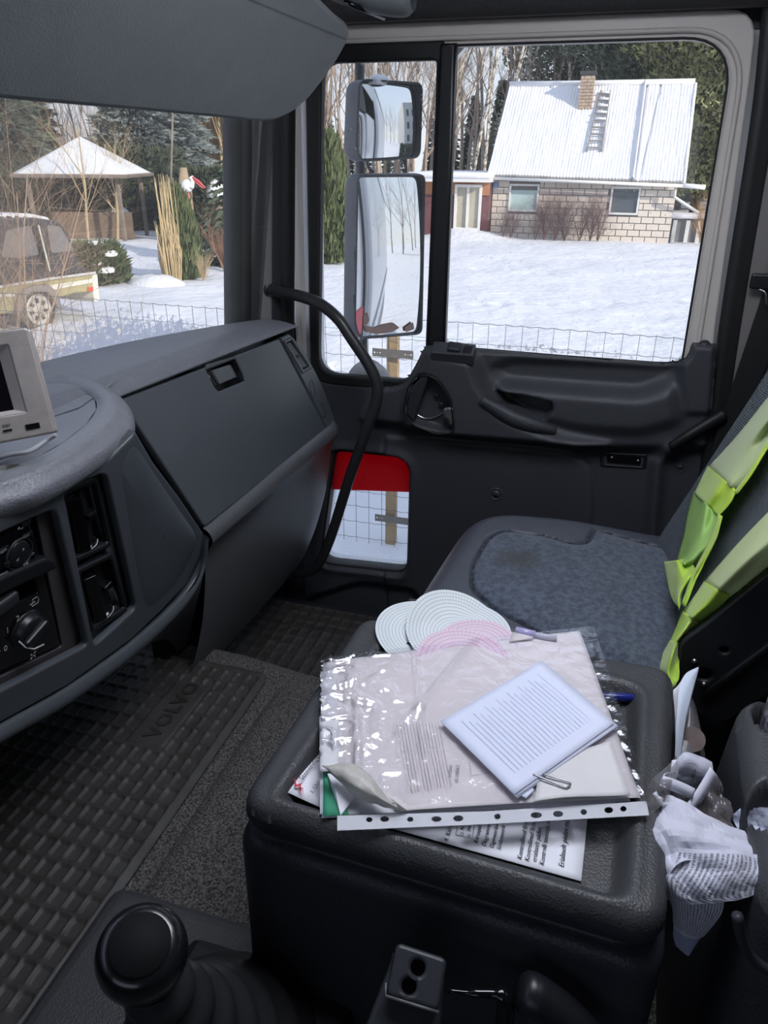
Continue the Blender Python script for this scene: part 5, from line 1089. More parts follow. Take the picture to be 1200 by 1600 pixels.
crg('paper_fold', [[(1144, 1274, .67), (1160, 1262, .67), (1180, 1258, .67), (1215, 1262, .67)], [(1148, 1290, .665), (1165, 1282, .66), (1185, 1282, .66), (1215, 1290, .66)], [(1160, 1304, .655), (1175, 1310, .65), (1195, 1318, .65), (1215, 1322, .65)]], .006, 40, 29, M('bag_paper_printed_rim', (.55, .58, .70), .7, bump=('n', 30, .6, .006), var=(70, .6, .06), col2=(.22, .24, .34)))

# ------------------------------------------------------------------ gear lever, its cover, control block, lever
g0_ = on(180, 1372, Z=.43)
cov = thing('gear_console', 'black grained plastic cover round the gear lever', 'cover', (.2, .2, .33))
MB().box((-.25, -.30, .332), (g0_.x, g0_.y, .43)).obj('cover_body', cons_pl, cov, bevel=.02, seg=4)
gl2 = thing('gear_lever', 'gear lever with glossy black knob and ribbed rubber boot', 'lever', on(340, 1640, Z=.43))
kc = on(222, 1488, D=.50); base = on(335, 1680, Z=.425); axv = (kc-base).normalized()
look = (-Vector(ray(222, 1488))).normalized(); kax = (look*.75+axv*.6+Vector((.1, .0, .1))).normalized()
km = frame(kc, (1, 0, 0), kax)
kp = [(.0001, .019), (.014, .0192), (.022, .0175), (.0262, .014), (.0292, .008), (.0305, 0), (.030, -.010), (.026, -.022), (.020, -.032), (.015, -.042), (.013, -.05)]
MB().lathe([(r_, z_) for r_, z_ in [(p[0], p[1]) for p in crom([(a_, b_, 0) for a_, b_ in kp], 4)]], km, 40).obj('knob', M('knob_gloss_black', (.010, .010, .012), .24, coat=.25, bump=('n', 60, .08, .001), var=(20, .3)), gl2, True)
MB().lathe([(.0001, .0002), (.0195, .0002), (.0200, -.0012)], km @ Matrix.Translation((0, 0, .0198)), 32).obj('knob_cap', M('knob_cap_matt', (.006, .006, .007), .75, spec=.2, var=(30, .2)), gl2, True)
prof = []; L_ = (kc-base).length
for i in range(49):
    t = i/48; rB = .085*(1-t)**1.5+.020; prof.append((rB+.0035*math.sin(t*44), t*L_*.82))
gap = kc-kax*.04
MB().lathe(prof, frame(base, (1, 0, 0), (gap-base).normalized()), 40).obj('boot', M('boot_rubber', (.022, .022, .024), .38, bump=('n', 120, .1, .001), var=(14, .2)), gl2, True)
MB().box((base.x-.10, base.y-.11, .428), (base.x+.105, base.y+.08, .45)).obj('boot_base', black_pl, gl2, bevel=.012, seg=3)

cbk = thing('control_block', 'dark control block with two round holes beside the box', 'control', on(640, 1590, D=.62))
bpx = [(622, 1480), (698, 1507), (690, 1640), (560, 1640), (600, 1530)]
pl_c = (on(650, 1500, D=.56), -ray(648, 1520)/np.linalg.norm(ray(648, 1520))); fmc = frame(pl_c[0], (0, -1, .0), pl_c[1]); inc = fmc.inverted()
k2 = lambda px, py: ((inc @ on(px, py, pl=pl_c)).x, (inc @ on(px, py, pl=pl_c)).y)
circ = lambda px, py, r_: [(k2(px, py)[0]+r_*math.cos(t_), k2(px, py)[1]+r_*math.sin(t_)) for t_ in np.linspace(0, 2*math.pi, 25)[:-1]]
plate('block_face', rpoly([k2(*c) for c in ((620, 1472), (699, 1498), (686, 1580), (602, 1554))], .005), [circ(653, 1512, .0054), circ(639, 1541, .0054)], .012, dark_pl, fmc @ Matrix.Translation((0, 0, -.006)), cbk, bevel=.003, smooth=False)
plate('hole_floor', [k2(*c) for c in ((612, 1488), (690, 1508), (682, 1572), (606, 1548))], [], .004, black_pl, fmc @ Matrix.Translation((0, 0, -.016)), cbk)
plate('block_body', rpoly([k2(*c) for c in ((617, 1482), (697, 1507), (684, 1680), (548, 1660))], .006), [], .05, dark_pl, fmc @ Matrix.Translation((0, 0, -.040)), cbk, bevel=.004)
mb = MB(); mb.tube([fmc @ Vector((*k2(*c), -.001)) for c in ((603, 1535), (602, 1556), (660, 1574), (686, 1582))], .0012, 6); mb.obj('block_edge', M('edge_grey', (.10, .10, .11), .35, var=(20, .1)), cbk, True)
hb = thing('brake_handle', 'black curved handle at the bottom edge beside the control block', 'handle', on(790, 1600, D=.60))
MB().tube(crom([on(812, 1545, D=.58), on(840, 1560, D=.58), (on(880, 1590, D=.58)), on(930, 1640, D=.58)], 6), [.012, .014, .016, .016, .017, .017, .017, .017, .017, .017, .017, .017, .017, .017, .017, .017, .017, .017, .017], 14).obj('handle_grip', black_pl, hb, True)
MB().tube(crom([on(700, 1548, D=.585), on(740, 1552, D=.585), on(780, 1554, D=.585), on(790, 1570, D=.585), on(788, 1600, D=.59)], 5), [.002]*5+[.004]*5+[.007]*11, 10).obj('handle_stem', gloss_bl, hb, True)
MB().box((-.10, -.35, .33), (.44, -.1, .47)).obj('seat_slide_cover', dark_pl, None, bevel=.02)
tag(bpy.data.objects['seat_slide_cover'], 'black plastic cover at the bottom right corner under the console', 'cover')

# ------------------------------------------------------------------ fill panel added above the seats to brighten the cab (out of frame)
fill_lamp = thing('fill_panel', 'flat white fill panel added on the cab ceiling, out of view', 'fill_lamp', (.9, .0, 1.62))
plate('fill_housing', rpoly([(.48, -.32), (1.18, -.32), (1.18, .32), (.48, .32)], .03), [], .02, dark_pl, Matrix.Translation((0, 0, 1.645)), fill_lamp, bevel=.004)
plate('fill_diffuser', rpoly([(.50, -.30), (1.16, -.30), (1.16, .30), (.50, .30)], .02), [], .006, M('fill_diffuser_white', (.8, .8, .8), .5, emit=((.86, .90, 1.0), FILL), var=(20, .02)), Matrix.Translation((0, 0, 1.632)), fill_lamp)
# ------------------------------------------------------------------ outdoors: ground
GZ = -1.3
def gh(X, Y):
    d = np.hypot(X-4, Y)
    h = (vnoise(X, Y, .35, 31)-.5)*.16+(vnoise(X, Y, 1.3, 32)-.5)*.07
    h = h*ss(2.2, 6, np.abs(X))+.10*np.exp(-((X-4.7)/1.2)**2)*ss(-3, 0, Y)*ss(6, 3, Y)
    h += .35*np.exp(-(((X-26.3)/1.0)**2+((Y-4.9)/1.3)**2))
    h += ss(11, 9, X)*ss(1.2, 2, Y-3)*.05*(vnoise(X, Y, 3.1, 34)-.4)*3
    return GZ+h
def gz(x, y): return float(gh(np.array([x]), np.array([y]))[0])
xs_ = np.concatenate([np.linspace(-60, -4, 24), np.linspace(-3.5, 3.5, 8), np.linspace(3.8, 14, 130), np.linspace(14.1, 30, 110), np.linspace(31, 120, 30)])
ys_ = np.concatenate([np.linspace(-90, -8, 40), np.linspace(-7.8, 22, 260), np.linspace(22.5, 90, 40)])
X, Y = np.meshgrid(xs_, ys_, indexing='ij'); Zg = gh(X, Y)
# footprints
for (x0, y0, x1, y1) in ((12, 5.0, 16.5, -2.5), (20, 6.3, 18.5, 1.0), (9.2, 3.4, 8.2, 2.2)):
    L_ = math.hypot(x1-x0, y1-y0); k = int(L_/.45)
    for i in range(k):
        t = i/k; px_, py_ = x0+(x1-x0)*t+.12*(i % 2), y0+(y1-y0)*t; Zg -= .07*np.exp(-(((X-px_)/.13)**2+((Y-py_)/.10)**2))
g = grid('ground', np.stack([X, Y, Zg], -1), snow); g['kind'] = 'structure'
mound = MB(); 
def blob(c, r, seed=0, n=14, mat=snow_o, name=None, par=None, flat=1):
    th = np.linspace(0, math.pi*.62, n//2+2); ph = np.linspace(0, 2*math.pi, n+1); T, Pp = np.meshgrid(th, ph, indexing='ij')
    rs = 1+.18*(vnoise(T*1.3+seed, np.cos(Pp)*2, 1.7, seed)-.5)
    P = np.stack([c[0]+r[0]*np.sin(T)*np.cos(Pp)*rs, c[1]+r[1]*np.sin(T)*np.sin(Pp)*rs, c[2]+r[2]*np.cos(T)*rs], -1); return grid(name, P, mat, par)
m_ = on(232, 448, Z=GZ); tag(blob((m_.x+.3, m_.y, gz(m_.x, m_.y)-.12), (.45, .75, .30), 3, name='snow_mound'), 'low rounded snow mound on the ground right of the juniper', 'snow')

# ------------------------------------------------------------------ wire fence along the verge
FXX = 4.30; ft = on(880, 515, X=FXX).z
fen = thing('wire_fence', 'knotted grey wire fence with a wooden post beyond the door', 'fence', (FXX, 1.1, GZ))
wire_m = M('fence_wire', (.16, .17, .18), .5, metal=.4, var=(30, .2))
nr_ = int((ft-GZ)/.116)+1
for part_y in ((-2.6, 7.2),):
    mb = MB(); ys2 = np.arange(part_y[0], part_y[1], .092)
    for i, y in enumerate(ys2):
        dx_ = .004*math.sin(i*2.3); mb.tube([(FXX+dx_, y+.006*math.sin(i*1.1), ft), (FXX-dx_, y-.004*math.sin(i), (ft+GZ)/2), (FXX, y, GZ)], .0019, 4, cap=False)
    stuff(mb.obj('upright_wires', wire_m, fen))
    mb = MB()
    for r_ in range(nr_):
        z = ft-.116*r_; pts = []
        for i, y in enumerate(ys2):
            pts += [(FXX, y, z+.006*math.sin(y*2.1+r_)), (FXX, y+.046, z-.006+.006*math.sin(y*2.1+r_))]
        mb.tube(pts, .0022 if r_ == 0 else .0018, 4, cap=False)
    stuff(mb.obj('line_wires', wire_m, fen))
wood = M('post_wood', (.40, .28, .15), .8, bump=('n', 40, .5, .004), var=(18, .35))
pp_ = on(612, 700, X=FXX+.05); MB().box((FXX+.03, pp_.y-.035, GZ-.1), (FXX+.09, pp_.y+.035, ft-.07)).obj('fence_post', wood, fen, bevel=.006)
gal = M('galvanised_plate', (.17, .155, .135), .5, metal=.3, var=(40, .25))
def perf(px0, px1, py, h=.034):
    a_ = on(px0, py, X=FXX-.01); b_ = on(px1, py, X=FXX-.01); y0_, y1_ = sorted((a_.y, b_.y)); z0_ = a_.z
    hs_ = [[(y+.006*s_*math.cos(t_), z0_+.006*s_*math.sin(t_)) for t_ in np.linspace(0, 6.2832, 11)[:-1]] for y, s_ in ((y0_+.014, .9), (y0_+.032, .5), (y0_+.05, .7), (y1_-.05, .7), (y1_-.032, .5), (y1_-.014, .9))]
    plate('perforated_plate', [(y0_, z0_-h/2), (y1_, z0_-h/2), (y1_, z0_+h/2), (y0_, z0_+h/2)], hs_, .004, gal, FX(FXX-.012), fen)
perf(582, 646, 550, .050); perf(586, 650, 808, .050)
MB().tube([(FXX-.02, y, ft-.085+.01*math.sin(y*5)) for y in np.linspace(pp_.y-.45, pp_.y+.5, 14)], .0016, 4).obj('green_twine', M('twine_green', (.10, .35, .28), .6, var=(30, .2)), fen)
for y in (-2.4, 3.6, 6.0): MB().box((FXX+.03, y-.035, GZ-.1), (FXX+.09, y+.035, ft-.25)).obj('fence_post', wood, fen, bevel=.006) if y < 0 else None

# ------------------------------------------------------------------ trees
bark = M('bark_grey_brown', (.26, .21, .17), .9, var=(6, .4)); twig_m = M('twig_brown', (.44, .35, .28), .9, var=(2, .25)); birch_m = M('birch_bark', (.66, .60, .50), .8, var=(5, .7, .08), col2=(.12, .10, .09))
tan_m = M('tan_twigs', (.52, .40, .24), .9, var=(3, .3)); rust_m = M('rusty_twigs', (.34, .19, .13), .9, var=(4, .3))
ndl = M('spruce_green', (.12, .15, .11), .85, var=(3, .5), bump=None); ndl_s = M('pine_green_painted_sun', (.42, .43, .20), .85, var=(1.5, .6)); ndl_y = M('thuja_green', (.13, .16, .06), .85, var=(6, .5)); ndl_t = M('juniper_green', (.10, .14, .06), .85, var=(6, .5))  # sunny pine: sunlight on the crowns is painted into the lighter green
frosty = M('frosted_spruce', (.26, .30, .29), .85, var=(5, .6))
def bare_me(seed, h, levels=4, spread=.5, r0=.1, kids=5, up=.35, start=.25, side=3, mstem=1):
    R = random.Random(seed); mb = MB()
    def br(p, d, L, r, lv):
        n = 4 if lv == 0 else 3; pts = [p]; rr = [r]; q = p.copy(); dd = d.copy()
        for i in range(n):
            dd = (dd+Vector((R.uniform(-1, 1), R.uniform(-1, 1), R.uniform(-.3, .8)*up))*.16).normalized(); q = q+dd*L/n; pts.append(q.copy()); rr.append(r*(1-(i+1)/n*.75))
        mb.tube(pts, rr, 5 if lv == 0 else side, cap=False)
        if lv < levels:
            for k in range(kids+(3 if lv == 0 else 0)):
                t = R.uniform(start if lv == 0 else .2, 1); i = min(int(t*n), n-1); pp = pts[i].lerp(pts[i+1], t*n-i); a_ = R.uniform(0, 6.283); sp_ = spread*R.uniform(.6, 1.3)
                o_ = dd.orthogonal().normalized(); o_.rotate(Matrix.Rotation(a_, 3, dd)); nd = (dd*(1-sp_*.6)+o_*sp_+Vector((0, 0, up*.5))).normalized()
                br(pp, nd, L*R.uniform(.35, .6), r*(1-t*.6)*.45, lv+1)
    for m in range(mstem):
        a_ = R.uniform(0, 6.28); d0 = Vector((math.cos(a_)*.25*(mstem > 1), math.sin(a_)*.25*(mstem > 1), 1)).normalized(); br(Vector((0, 0, 0)), d0, h*(1 if mstem == 1 else R.uniform(.7, 1)), r0, 0)
    return mb.mesh('bare')
def conifer_me(seed, h, rad, tiers=22, per=11, droop=.35, base=.06, tri=5, pw=.85):
    """spruce: drooping boughs made of many small sprays"""
    R = random.Random(seed); V = []; Fc = []
    for t_ in range(tiers):
        f = base+(1-base)*(t_/tiers); z = h*f; r_ = rad*(1-f)**pw+.03
        for k in range(per):
            a_ = R.uniform(0, 6.283); rr = r_*R.uniform(.75, 1.1); ca, sa = math.cos(a_), math.sin(a_)
            for j in range(tri):
                u = (j+.3)/tri; d_ = rr*u; w = rr*.16*(1.25-u)+.02; zz = z-droop*d_*u+h*.012; l_ = rr/tri*1.5
                for s_ in (-1, 1):
                    x, y = ca*d_, sa*d_; ex, ey = ca*l_-sa*s_*w*1.6, sa*l_+ca*s_*w*1.6; k0 = len(V)
                    V += [(x, y, zz), (x+ex*.5-sa*s_*w*.4, y+ey*.5+ca*s_*w*.4, zz+R.uniform(-.02, .06)*rr), (x+ex, y+ey, zz-droop*l_-R.uniform(0, .10)*rr), (x+ca*l_*.6, y+sa*l_*.6, zz-.05*rr)]; Fc += [(k0, k0+1, k0+2), (k0, k0+2, k0+3)]
    me = bpy.data.meshes.new('con'); me.from_pydata(V, [], Fc); return me
def shag_me(seed, n, size, shape, upw=.6, jit=.35):
    """dense foliage: n small leaning sprays on the shell shape(u, a) -> (r, z)"""
    R = random.Random(seed); V = []; Fc = []
    for i in range(n):
        u = R.random(); a_ = R.uniform(0, 6.283); r_, z = shape(u); r_ *= R.uniform(.72, 1.04)*(1+.10*math.sin(a_*5+seed)); x, y = r_*math.cos(a_), r_*math.sin(a_)
        d = Vector((math.cos(a_)*(1-upw)+R.uniform(-jit, jit), math.sin(a_)*(1-upw)+R.uniform(-jit, jit), upw+R.uniform(-jit, jit))).normalized(); s_ = d.orthogonal().normalized(); s_.rotate(Matrix.Rotation(R.uniform(0, 6.28), 3, d)); sz = size*R.uniform(.6, 1.3); p = Vector((x, y, z)); k0 = len(V)
        V += [tuple(p-s_*sz*.22), tuple(p+s_*sz*.22), tuple(p+d*sz+s_*sz*.05)]; Fc.append((k0, k0+1, k0+2))
    me = bpy.data.meshes.new('shag'); me.from_pydata(V, [], Fc); return me
def place(name, me, mat, x, y, s=1, rz=0, label='', cat='tree', group=None, z=None, sz=None, kids=()):
    if not me.materials: me.materials.append(mat)
    o = bpy.data.objects.new(name, me); COL.objects.link(o); o.location = (x, y, (gz(x, y) if z is None else z)-.03); o.scale = (s, s, sz or s); o.rotation_euler.z = rz
    tag(o, label, cat, group); return o
B = [bare_me(10+i, 10, 4, .55, .13, 5, .5, .3) for i in range(4)]
for m_ in B: m_.materials.append(twig_m)
Bb = [bare_me(40+i, 13, 3, .40, .12, 6, .6, .45) for i in range(2)]
for m_ in Bb: m_.materials.append(birch_m)
def con_sh(h, rad, tiers, base=.02):
    def f(u):
        k = (u*tiers) % 1.0; return rad*(1-u)**.9*(1.0-.45*k)+.05, h*(base+(1-base)*u)
    return f
S = [shag_me(3+i, 7000, .55, con_sh(13, 2.7, 20), -.15, .35) for i in range(2)]
for m_ in S: m_.materials.append(ndl)
SF = shag_me(9, 12000, .34, con_sh(11, 2.6, 16), -.05, .4); SF.materials.append(frosty)
def crown(u): z = 1.0+11.5*u; return 2.7*max(0, math.sin(min(1, u*.9+.1)*math.pi))**.6*(1+.18*math.sin(u*31))+.2, z
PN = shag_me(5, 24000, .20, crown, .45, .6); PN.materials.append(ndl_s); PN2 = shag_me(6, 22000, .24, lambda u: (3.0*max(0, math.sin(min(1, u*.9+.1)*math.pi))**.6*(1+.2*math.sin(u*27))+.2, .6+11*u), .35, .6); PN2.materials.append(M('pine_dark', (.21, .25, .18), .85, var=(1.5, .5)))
trunk_me = MB().tube([(0, 0, 0), (.1, 0, 5), (0, .1, 12)], [.20, .15, .05], 8).mesh('trunk'); trunk_me.materials.append(M('pine_trunk', (.10, .075, .055), .9, var=(4, .4)))
def pine(x, y, s, rz, me, label, group=None):
    t = thing('pine_tree', label, 'tree', (x, y, gz(x, y)-.05), group); t.scale = (s, s, s); t.rotation_euler.z = rz
    for n_, m_ in (('crown', me), ('trunk', trunk_me)):
        o = bpy.data.objects.new(n_, m_); COL.objects.link(o); o.parent = t
R2 = random.Random(21)
# behind the house
def at(px, dist):                   # a bearing turned into a place on the ground at a distance
    d = Vector(ray(px, 300)); d.z = 0; d.normalize(); return d*dist
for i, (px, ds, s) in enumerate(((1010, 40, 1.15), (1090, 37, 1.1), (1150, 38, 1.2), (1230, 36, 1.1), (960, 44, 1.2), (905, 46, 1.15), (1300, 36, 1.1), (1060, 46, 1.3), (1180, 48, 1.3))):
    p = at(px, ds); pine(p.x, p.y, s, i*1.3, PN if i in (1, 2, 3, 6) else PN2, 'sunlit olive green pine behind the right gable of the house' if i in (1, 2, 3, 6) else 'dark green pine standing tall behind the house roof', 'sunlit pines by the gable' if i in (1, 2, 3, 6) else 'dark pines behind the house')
for i, (px, ds, s) in enumerate(((725, 33, .8), (752, 36, .85), (775, 34, .75), (800, 40, .9), (845, 42, .95), (890, 41, .95), (560, 40, .9), (640, 38, .85), (590, 44, 1.0), (700, 41, .95))):
    p = at(px, ds); place('birch_tree', Bb[i % 2], birch_m, p.x, p.y, s, i*2.1, 'slender leafless birch with pale trunk beyond the annex', 'tree', 'birches beyond the annex')
for i, px in enumerate((500, 530, 570, 600, 625, 655, 690, 715, 740, 760, 790, 820, 850, 880)):
    for k, ds in enumerate((44, 52)):
        p = at(px+k*16, ds+R2.uniform(-2, 3)); place('bare_tree', B[(i+k) % 4], twig_m, p.x, p.y, R2.uniform(.8, 1.05)*(1+.15*k), R2.uniform(0, 6.28), 'brown leafless tree in the wood behind the house', 'tree', 'leafless wood behind the house')
for i, px in enumerate((505, 560, 620, 690, 735, 775, 930, 985, 1040, 1110, 1170, 1240)):
    p = at(px, 56+(i % 3)*5); place('spruce_tree', S[i % 2], ndl, p.x, p.y, R2.uniform(.42, .6) if px < 900 else .95, i, 'dark spruce among the trees behind the house', 'tree', 'dark spruces behind the house')
for i, px in enumerate(range(498, 720, 15)):
    p = at(px, 36+(i % 3)*2); place('bare_tree', B[(i*3) % 4], twig_m, p.x, p.y, R2.uniform(.62, .8), i*1.9, 'smaller brown leafless tree along the front of the wood left of the house', 'tree', 'front row of the leafless wood')
# garden side seen through the windscreen
for i, px in enumerate((-120, -60, -20, 10, 40, 65, 90, 115, 140, 165, 185, 270, 295, 315, 335, 352, 372, 400, 440)):
    for k, ds in enumerate((46, 56)):
        p = at(px+k*12, ds+R2.uniform(-2, 3)); f_ = .62 if 60 < px < 210 else .95
        place('bare_tree', B[(i+2*k) % 4], twig_m, p.x, p.y, f_*R2.uniform(.85, 1.1), R2.uniform(0, 6.28), 'brown leafless tree in the wood beyond the garden', 'tree', 'leafless wood beyond the garden')
thk = bare_me(77, 6, 3, .4, .06, 6, .9, .05, mstem=7); thk.materials.append(tan_m)
thb = bare_me(78, 5, 3, .45, .05, 6, .8, .05, mstem=7); thb.materials.append(rust_m)
for i, px in enumerate((60, 100, 140, 180, 215, 300, 318, 332, 346, 360, 375, 400)):
    p = at(px, 40+(i % 2)*2); place('thicket_bush', thb if i < 5 else thk, tan_m, p.x, p.y, .8 if i < 5 else 1.75, i*1.7, 'reddish brown leafless thicket behind the snowy roof' if i < 5 else 'tan upright thicket behind the stork trunk', 'bush', 'reddish thickets' if i < 5 else 'tan thickets')
for i, (px, ds, s) in enumerate(((222, 33, .85), (238, 35, 1.0), (256, 34, .95), (280, 37, .9))):
    p = at(px, ds); place('frosted_spruce', SF, frosty, p.x, p.y, s, i*1.1, 'tall grey-green frosted spruce to the right of the snowy roof', 'tree', 'frosted spruces')
for i, (px, ds, s) in enumerate(((5, 31, .8), (30, 36, .75), (60, 42, .7))):
    p = at(px, ds); place('spruce_tree', S[i % 2], ndl, p.x, p.y, s, i, 'dark spruce at the far left of the garden', 'tree', 'left garden spruces')
# hedge behind the garden and thickets under the roof
hed = shag_me(8, 9000, .22, lambda u: (1.0, 1.7*u), .45, .5); 
for px, ds, w in ((60, 30, .9), (95, 30, 1), (125, 30, 1), (150, 30.5, 1.0), (178, 31, 1.1), (205, 31, 1.1), (228, 31, 1.1), (318, 27, .9), (338, 27, .9)):
    p = at(px, ds); place('hedge_bush', hed, M('hedge_green', (.085, .105, .06), .85, var=(2.5, .55)) if not hed.materials else None, p.x, p.y, w*1.15, px*.7, 'dull green clipped hedge bush at the back of the garden', 'bush', 'hedge bushes', sz=1.35*w)
# ------------------------------------------------------------------ gazebo with the snowy tent roof
gz_ = thing('gazebo', 'garden pavilion with a pointed snow-covered roof behind the black car', 'building', on(140, 352, Z=GZ))
gc = at(138, 27.5); ap = on(134, 217, D=27.0); hw = 1.74
el = on(45, 268, D=26.2).z
dirx = Vector(_r).normalized(); diry = Vector((-dirx.y, dirx.x, 0))
cs = [Vector((gc.x, gc.y, 0))+dirx*a_*hw*.98+diry*b_*hw for a_, b_ in ((-1, -.85), (1, -.85), (1, .85), (-1, .85))]
apx = Vector((gc.x, gc.y, ap.z)); rows = []
for i in range(4):
    a_, b_ = cs[i], cs[(i+1) % 4]
    P = np.array([[tuple(Vector((a_.x, a_.y, el)).lerp(Vector((b_.x, b_.y, el)), u).lerp(apx, v)+Vector((0, 0, .05*math.sin(u*9)*(1-v)*.4))) for v in np.linspace(0, 1, 9)] for u in np.linspace(0, 1, 17)])
    grid('snowy_roof_side', P, snow_o, gz_, thick=.06)
for c in cs:
    MB().box((-.05, -.05, 0), (.05, .05, el-GZ), Matrix.Translation((gc.x+(c.x-gc.x)*.8, gc.y+(c.y-gc.y)*.8, GZ))).obj('post', bark, gz_)
for i in range(4):
    a_, b_ = cs[i], cs[(i+1) % 4]; MB().tube([(a_.x, a_.y, el-.03), (b_.x, b_.y, el-.03)], .06, 6).obj('eave_board', bark, gz_)
mb = MB().box((-1.5, -.05, 0), (1.5, .05, 1.9), Matrix.Translation((gc.x, gc.y, GZ)) @ Matrix(((dirx.x, diry.x, 0, 0), (dirx.y, diry.y, 0, 0), (0, 0, 1, 0), (0, 0, 0, 1)))); mb = MB().box((-1.3, -.04, .0), (1.3, .04, .8), Matrix.Translation((gc.x, gc.y, GZ)) @ Matrix(((dirx.x, diry.x, 0, 0), (dirx.y, diry.y, 0, 0), (0, 0, 1, 0), (0, 0, 0, 1)))); mb.obj('low_panel', M('pavilion_brown', (.20, .14, .10), .85, var=(4, .3)), gz_)

# garden things on the bearings seen
def gp_(px, py): return on(px, py, Z=GZ)
p = gp_(190, 363); w = thing('garden_grill', 'dark square garden grill box with a cap of snow', 'grill', p)
mm = Matrix.Translation((p.x, p.y, GZ)) @ Matrix.Rotation(.5, 4, 'Z'); MB().box((-.32, -.28, 0), (.32, .28, .62), mm).obj('grill_body', black_pl, w, bevel=.02); MB().box((-.36, -.32, .60), (.36, .32, .64), mm).obj('grill_lid', dark_pl, w, bevel=.01)
blob((p.x, p.y, GZ+.58), (.40, .36, .28), 5, name='snow_cap', par=w)
# stork figure on the trunk
p = gp_(297, 382); tr_t = thing('tree_stump', 'tall bare trunk post carrying the stork figure', 'trunk', p)
tk = on(302, 262, X=p.x).z
MB().tube([(p.x, p.y, GZ-.1), (p.x+.05, p.y-.04, GZ+.6), (p.x, p.y+.05, GZ+1.3), (p.x+.02, p.y, tk-.7), (p.x-.02, p.y-.05, tk)], [.20, .17, .26, .22, .10], 9).obj('trunk', M('stump_wood', (.42, .31, .20), .85, var=(3, .4)), tr_t, True)
sk = Vector((p.x-.15, p.y, GZ+2.12)); q0 = on(296, 290, X=p.x-.3); stk = thing('stork_figure', 'white stork figure with a red beak on the trunk post', 'bird', q0)
wh = M('stork_white', (.78, .77, .74), .6, var=(8, .08)); rd = M('stork_red', (.62, .10, .10), .5, var=(8, .1))
J = lambda a, b: on(a, b, X=p.x-.3)
mb = MB(); mb.tube(crom([J(287, 302), J(289, 294), J(295, 289), J(300, 288)], 4), [.03, .08, .12, .14, .16, .17, .18, .18, .17, .15, .12, .09, .05], 10); mb.obj('body', wh, stk, True)
MB().tube(crom([J(298, 292), J(301, 284), J(299, 278), J(298, 276)], 4), [.10, .09, .08, .07, .065, .06, .06, .06, .07, .08, .08, .07, .04], 10).obj('neck', wh, stk, True)
MB().tube([J(300, 277), J(310, 283), J(321, 294)], [.045, .04, .02], 8).obj('beak', rd, stk, True); MB().tube([J(300, 278), J(309, 287), J(318, 295)], [.03, .03, .015], 8).obj('beak', rd, stk, True)
MB().tube([J(293, 298), J(295, 310)], .022, 6).obj('leg', rd, stk, True); MB().tube([J(290, 299), J(286, 306)], .03, 6).obj('tail', wh, stk, True)
# nest box / lantern with a snow cap to the right
p = gp_(345, 375); nb = thing('garden_pillar', 'stone garden pillar with a pointed cap of snow right of the stork', 'pillar', p); kz = on(343, 298, X=p.x).z
MB().box((p.x-.2, p.y-.2, GZ), (p.x+.2, p.y+.2, kz)).obj('pillar', M('pillar_stone', (.38, .30, .24), .85, var=(4, .3)), nb, bevel=.02); blob((p.x, p.y, kz-.05), (.34, .34, .42), 7, name='snow_cap', par=nb)
# columnar thuja with dry grass
p = gp_(268, 434); hT = on(266, 258, X=p.x).z-GZ
TH_ = shag_me(12, 6000, .22, lambda u: (.44*(1-u)**.35*(.75+.5*u*(1-u)*2)+.02, hT*u*.78), .85, .18); TH_.materials.append(ndl_y)
place('columnar_thuja', TH_, ndl_y, p.x+.15, p.y-.22, 1, 0, 'columnar thuja with dry stalks in the middle of the windscreen view', 'shrub')
gr_ = MB(); R3 = random.Random(5)
for i in range(150):
    a_ = R3.uniform(0, 6.28); r_ = R3.uniform(0, .26); h_ = R3.uniform(.9, 1.0)*hT*R3.choice((.35, .45, .5, .55, .62, .95)); x, y = r_*math.cos(a_), r_*math.sin(a_)
    gr_.tube([(x*.7, y*.7, 0), (x, y, h_*.5), (x*.95+R3.uniform(-.08, .08), y*.95+R3.uniform(-.08, .08), h_)], [.012, .010, .004], 3, cap=False)
me = gr_.mesh('grass'); me.materials.append(M('dry_grass', (.56, .43, .24), .9, var=(3, .35))); place('ornamental_grass', me, None, p.x-.45, p.y-.30, 1, 0, 'clump of tall dry tan grass in front of the thuja', 'grass', z=gz(p.x, p.y))
# quarter window thuja, juniper, small bushes
p = gp_(516, 408); TH2 = shag_me(13, 5000, .25, lambda u: (.62*(1-u)**.4+.03, 2.9*u), .85, .18); TH2.materials.append(ndl_y); place('columnar_thuja', TH2, ndl_y, p.x, p.y, 1, 0, 'dense green column thuja seen through the quarter window', 'shrub')
p = gp_(168, 446); JU = shag_me(14, 5200, .16, lambda u: (.50*math.sin((u*.8+.2)*math.pi*.5+.9)+.05, .74*u+.03), .5, .35); JU.materials.append(ndl_t)
j = thing('juniper_shrub', 'spreading green juniper loaded with snow behind the black car', 'shrub', (p.x+.2, p.y+.30, GZ)); o = bpy.data.objects.new('foliage', JU); COL.objects.link(o); o.parent = j
for i, (a_, b_, c_) in enumerate(((0, 0, .78), (-.3, .25, .6), (-.35, -.25, .45), (-.1, -.42, .62), (.1, .35, .66), (-.46, .0, .3), (-.35, -.45, .32))): blob((p.x+.2+a_*.85, p.y+.30+b_*.85, GZ+c_), (.21, .19, .09), i, 9, name='snow_clump', par=j)
p = gp_(222, 352); bs = shag_me(15, 1600, .25, lambda u: (.7*math.sin((u*.8+.2)*2.5)+.1, .7*u), .4, .4); bs.materials.append(ndl); t = thing('low_bush', 'low dark bush capped with snow beyond the grill', 'bush', (p.x, p.y, GZ)); o = bpy.data.objects.new('foliage', bs); COL.objects.link(o); o.parent = t
blob((p.x-.2, p.y+.1, GZ+.5), (.6, .5, .22), 3, name='snow_cap', par=t)
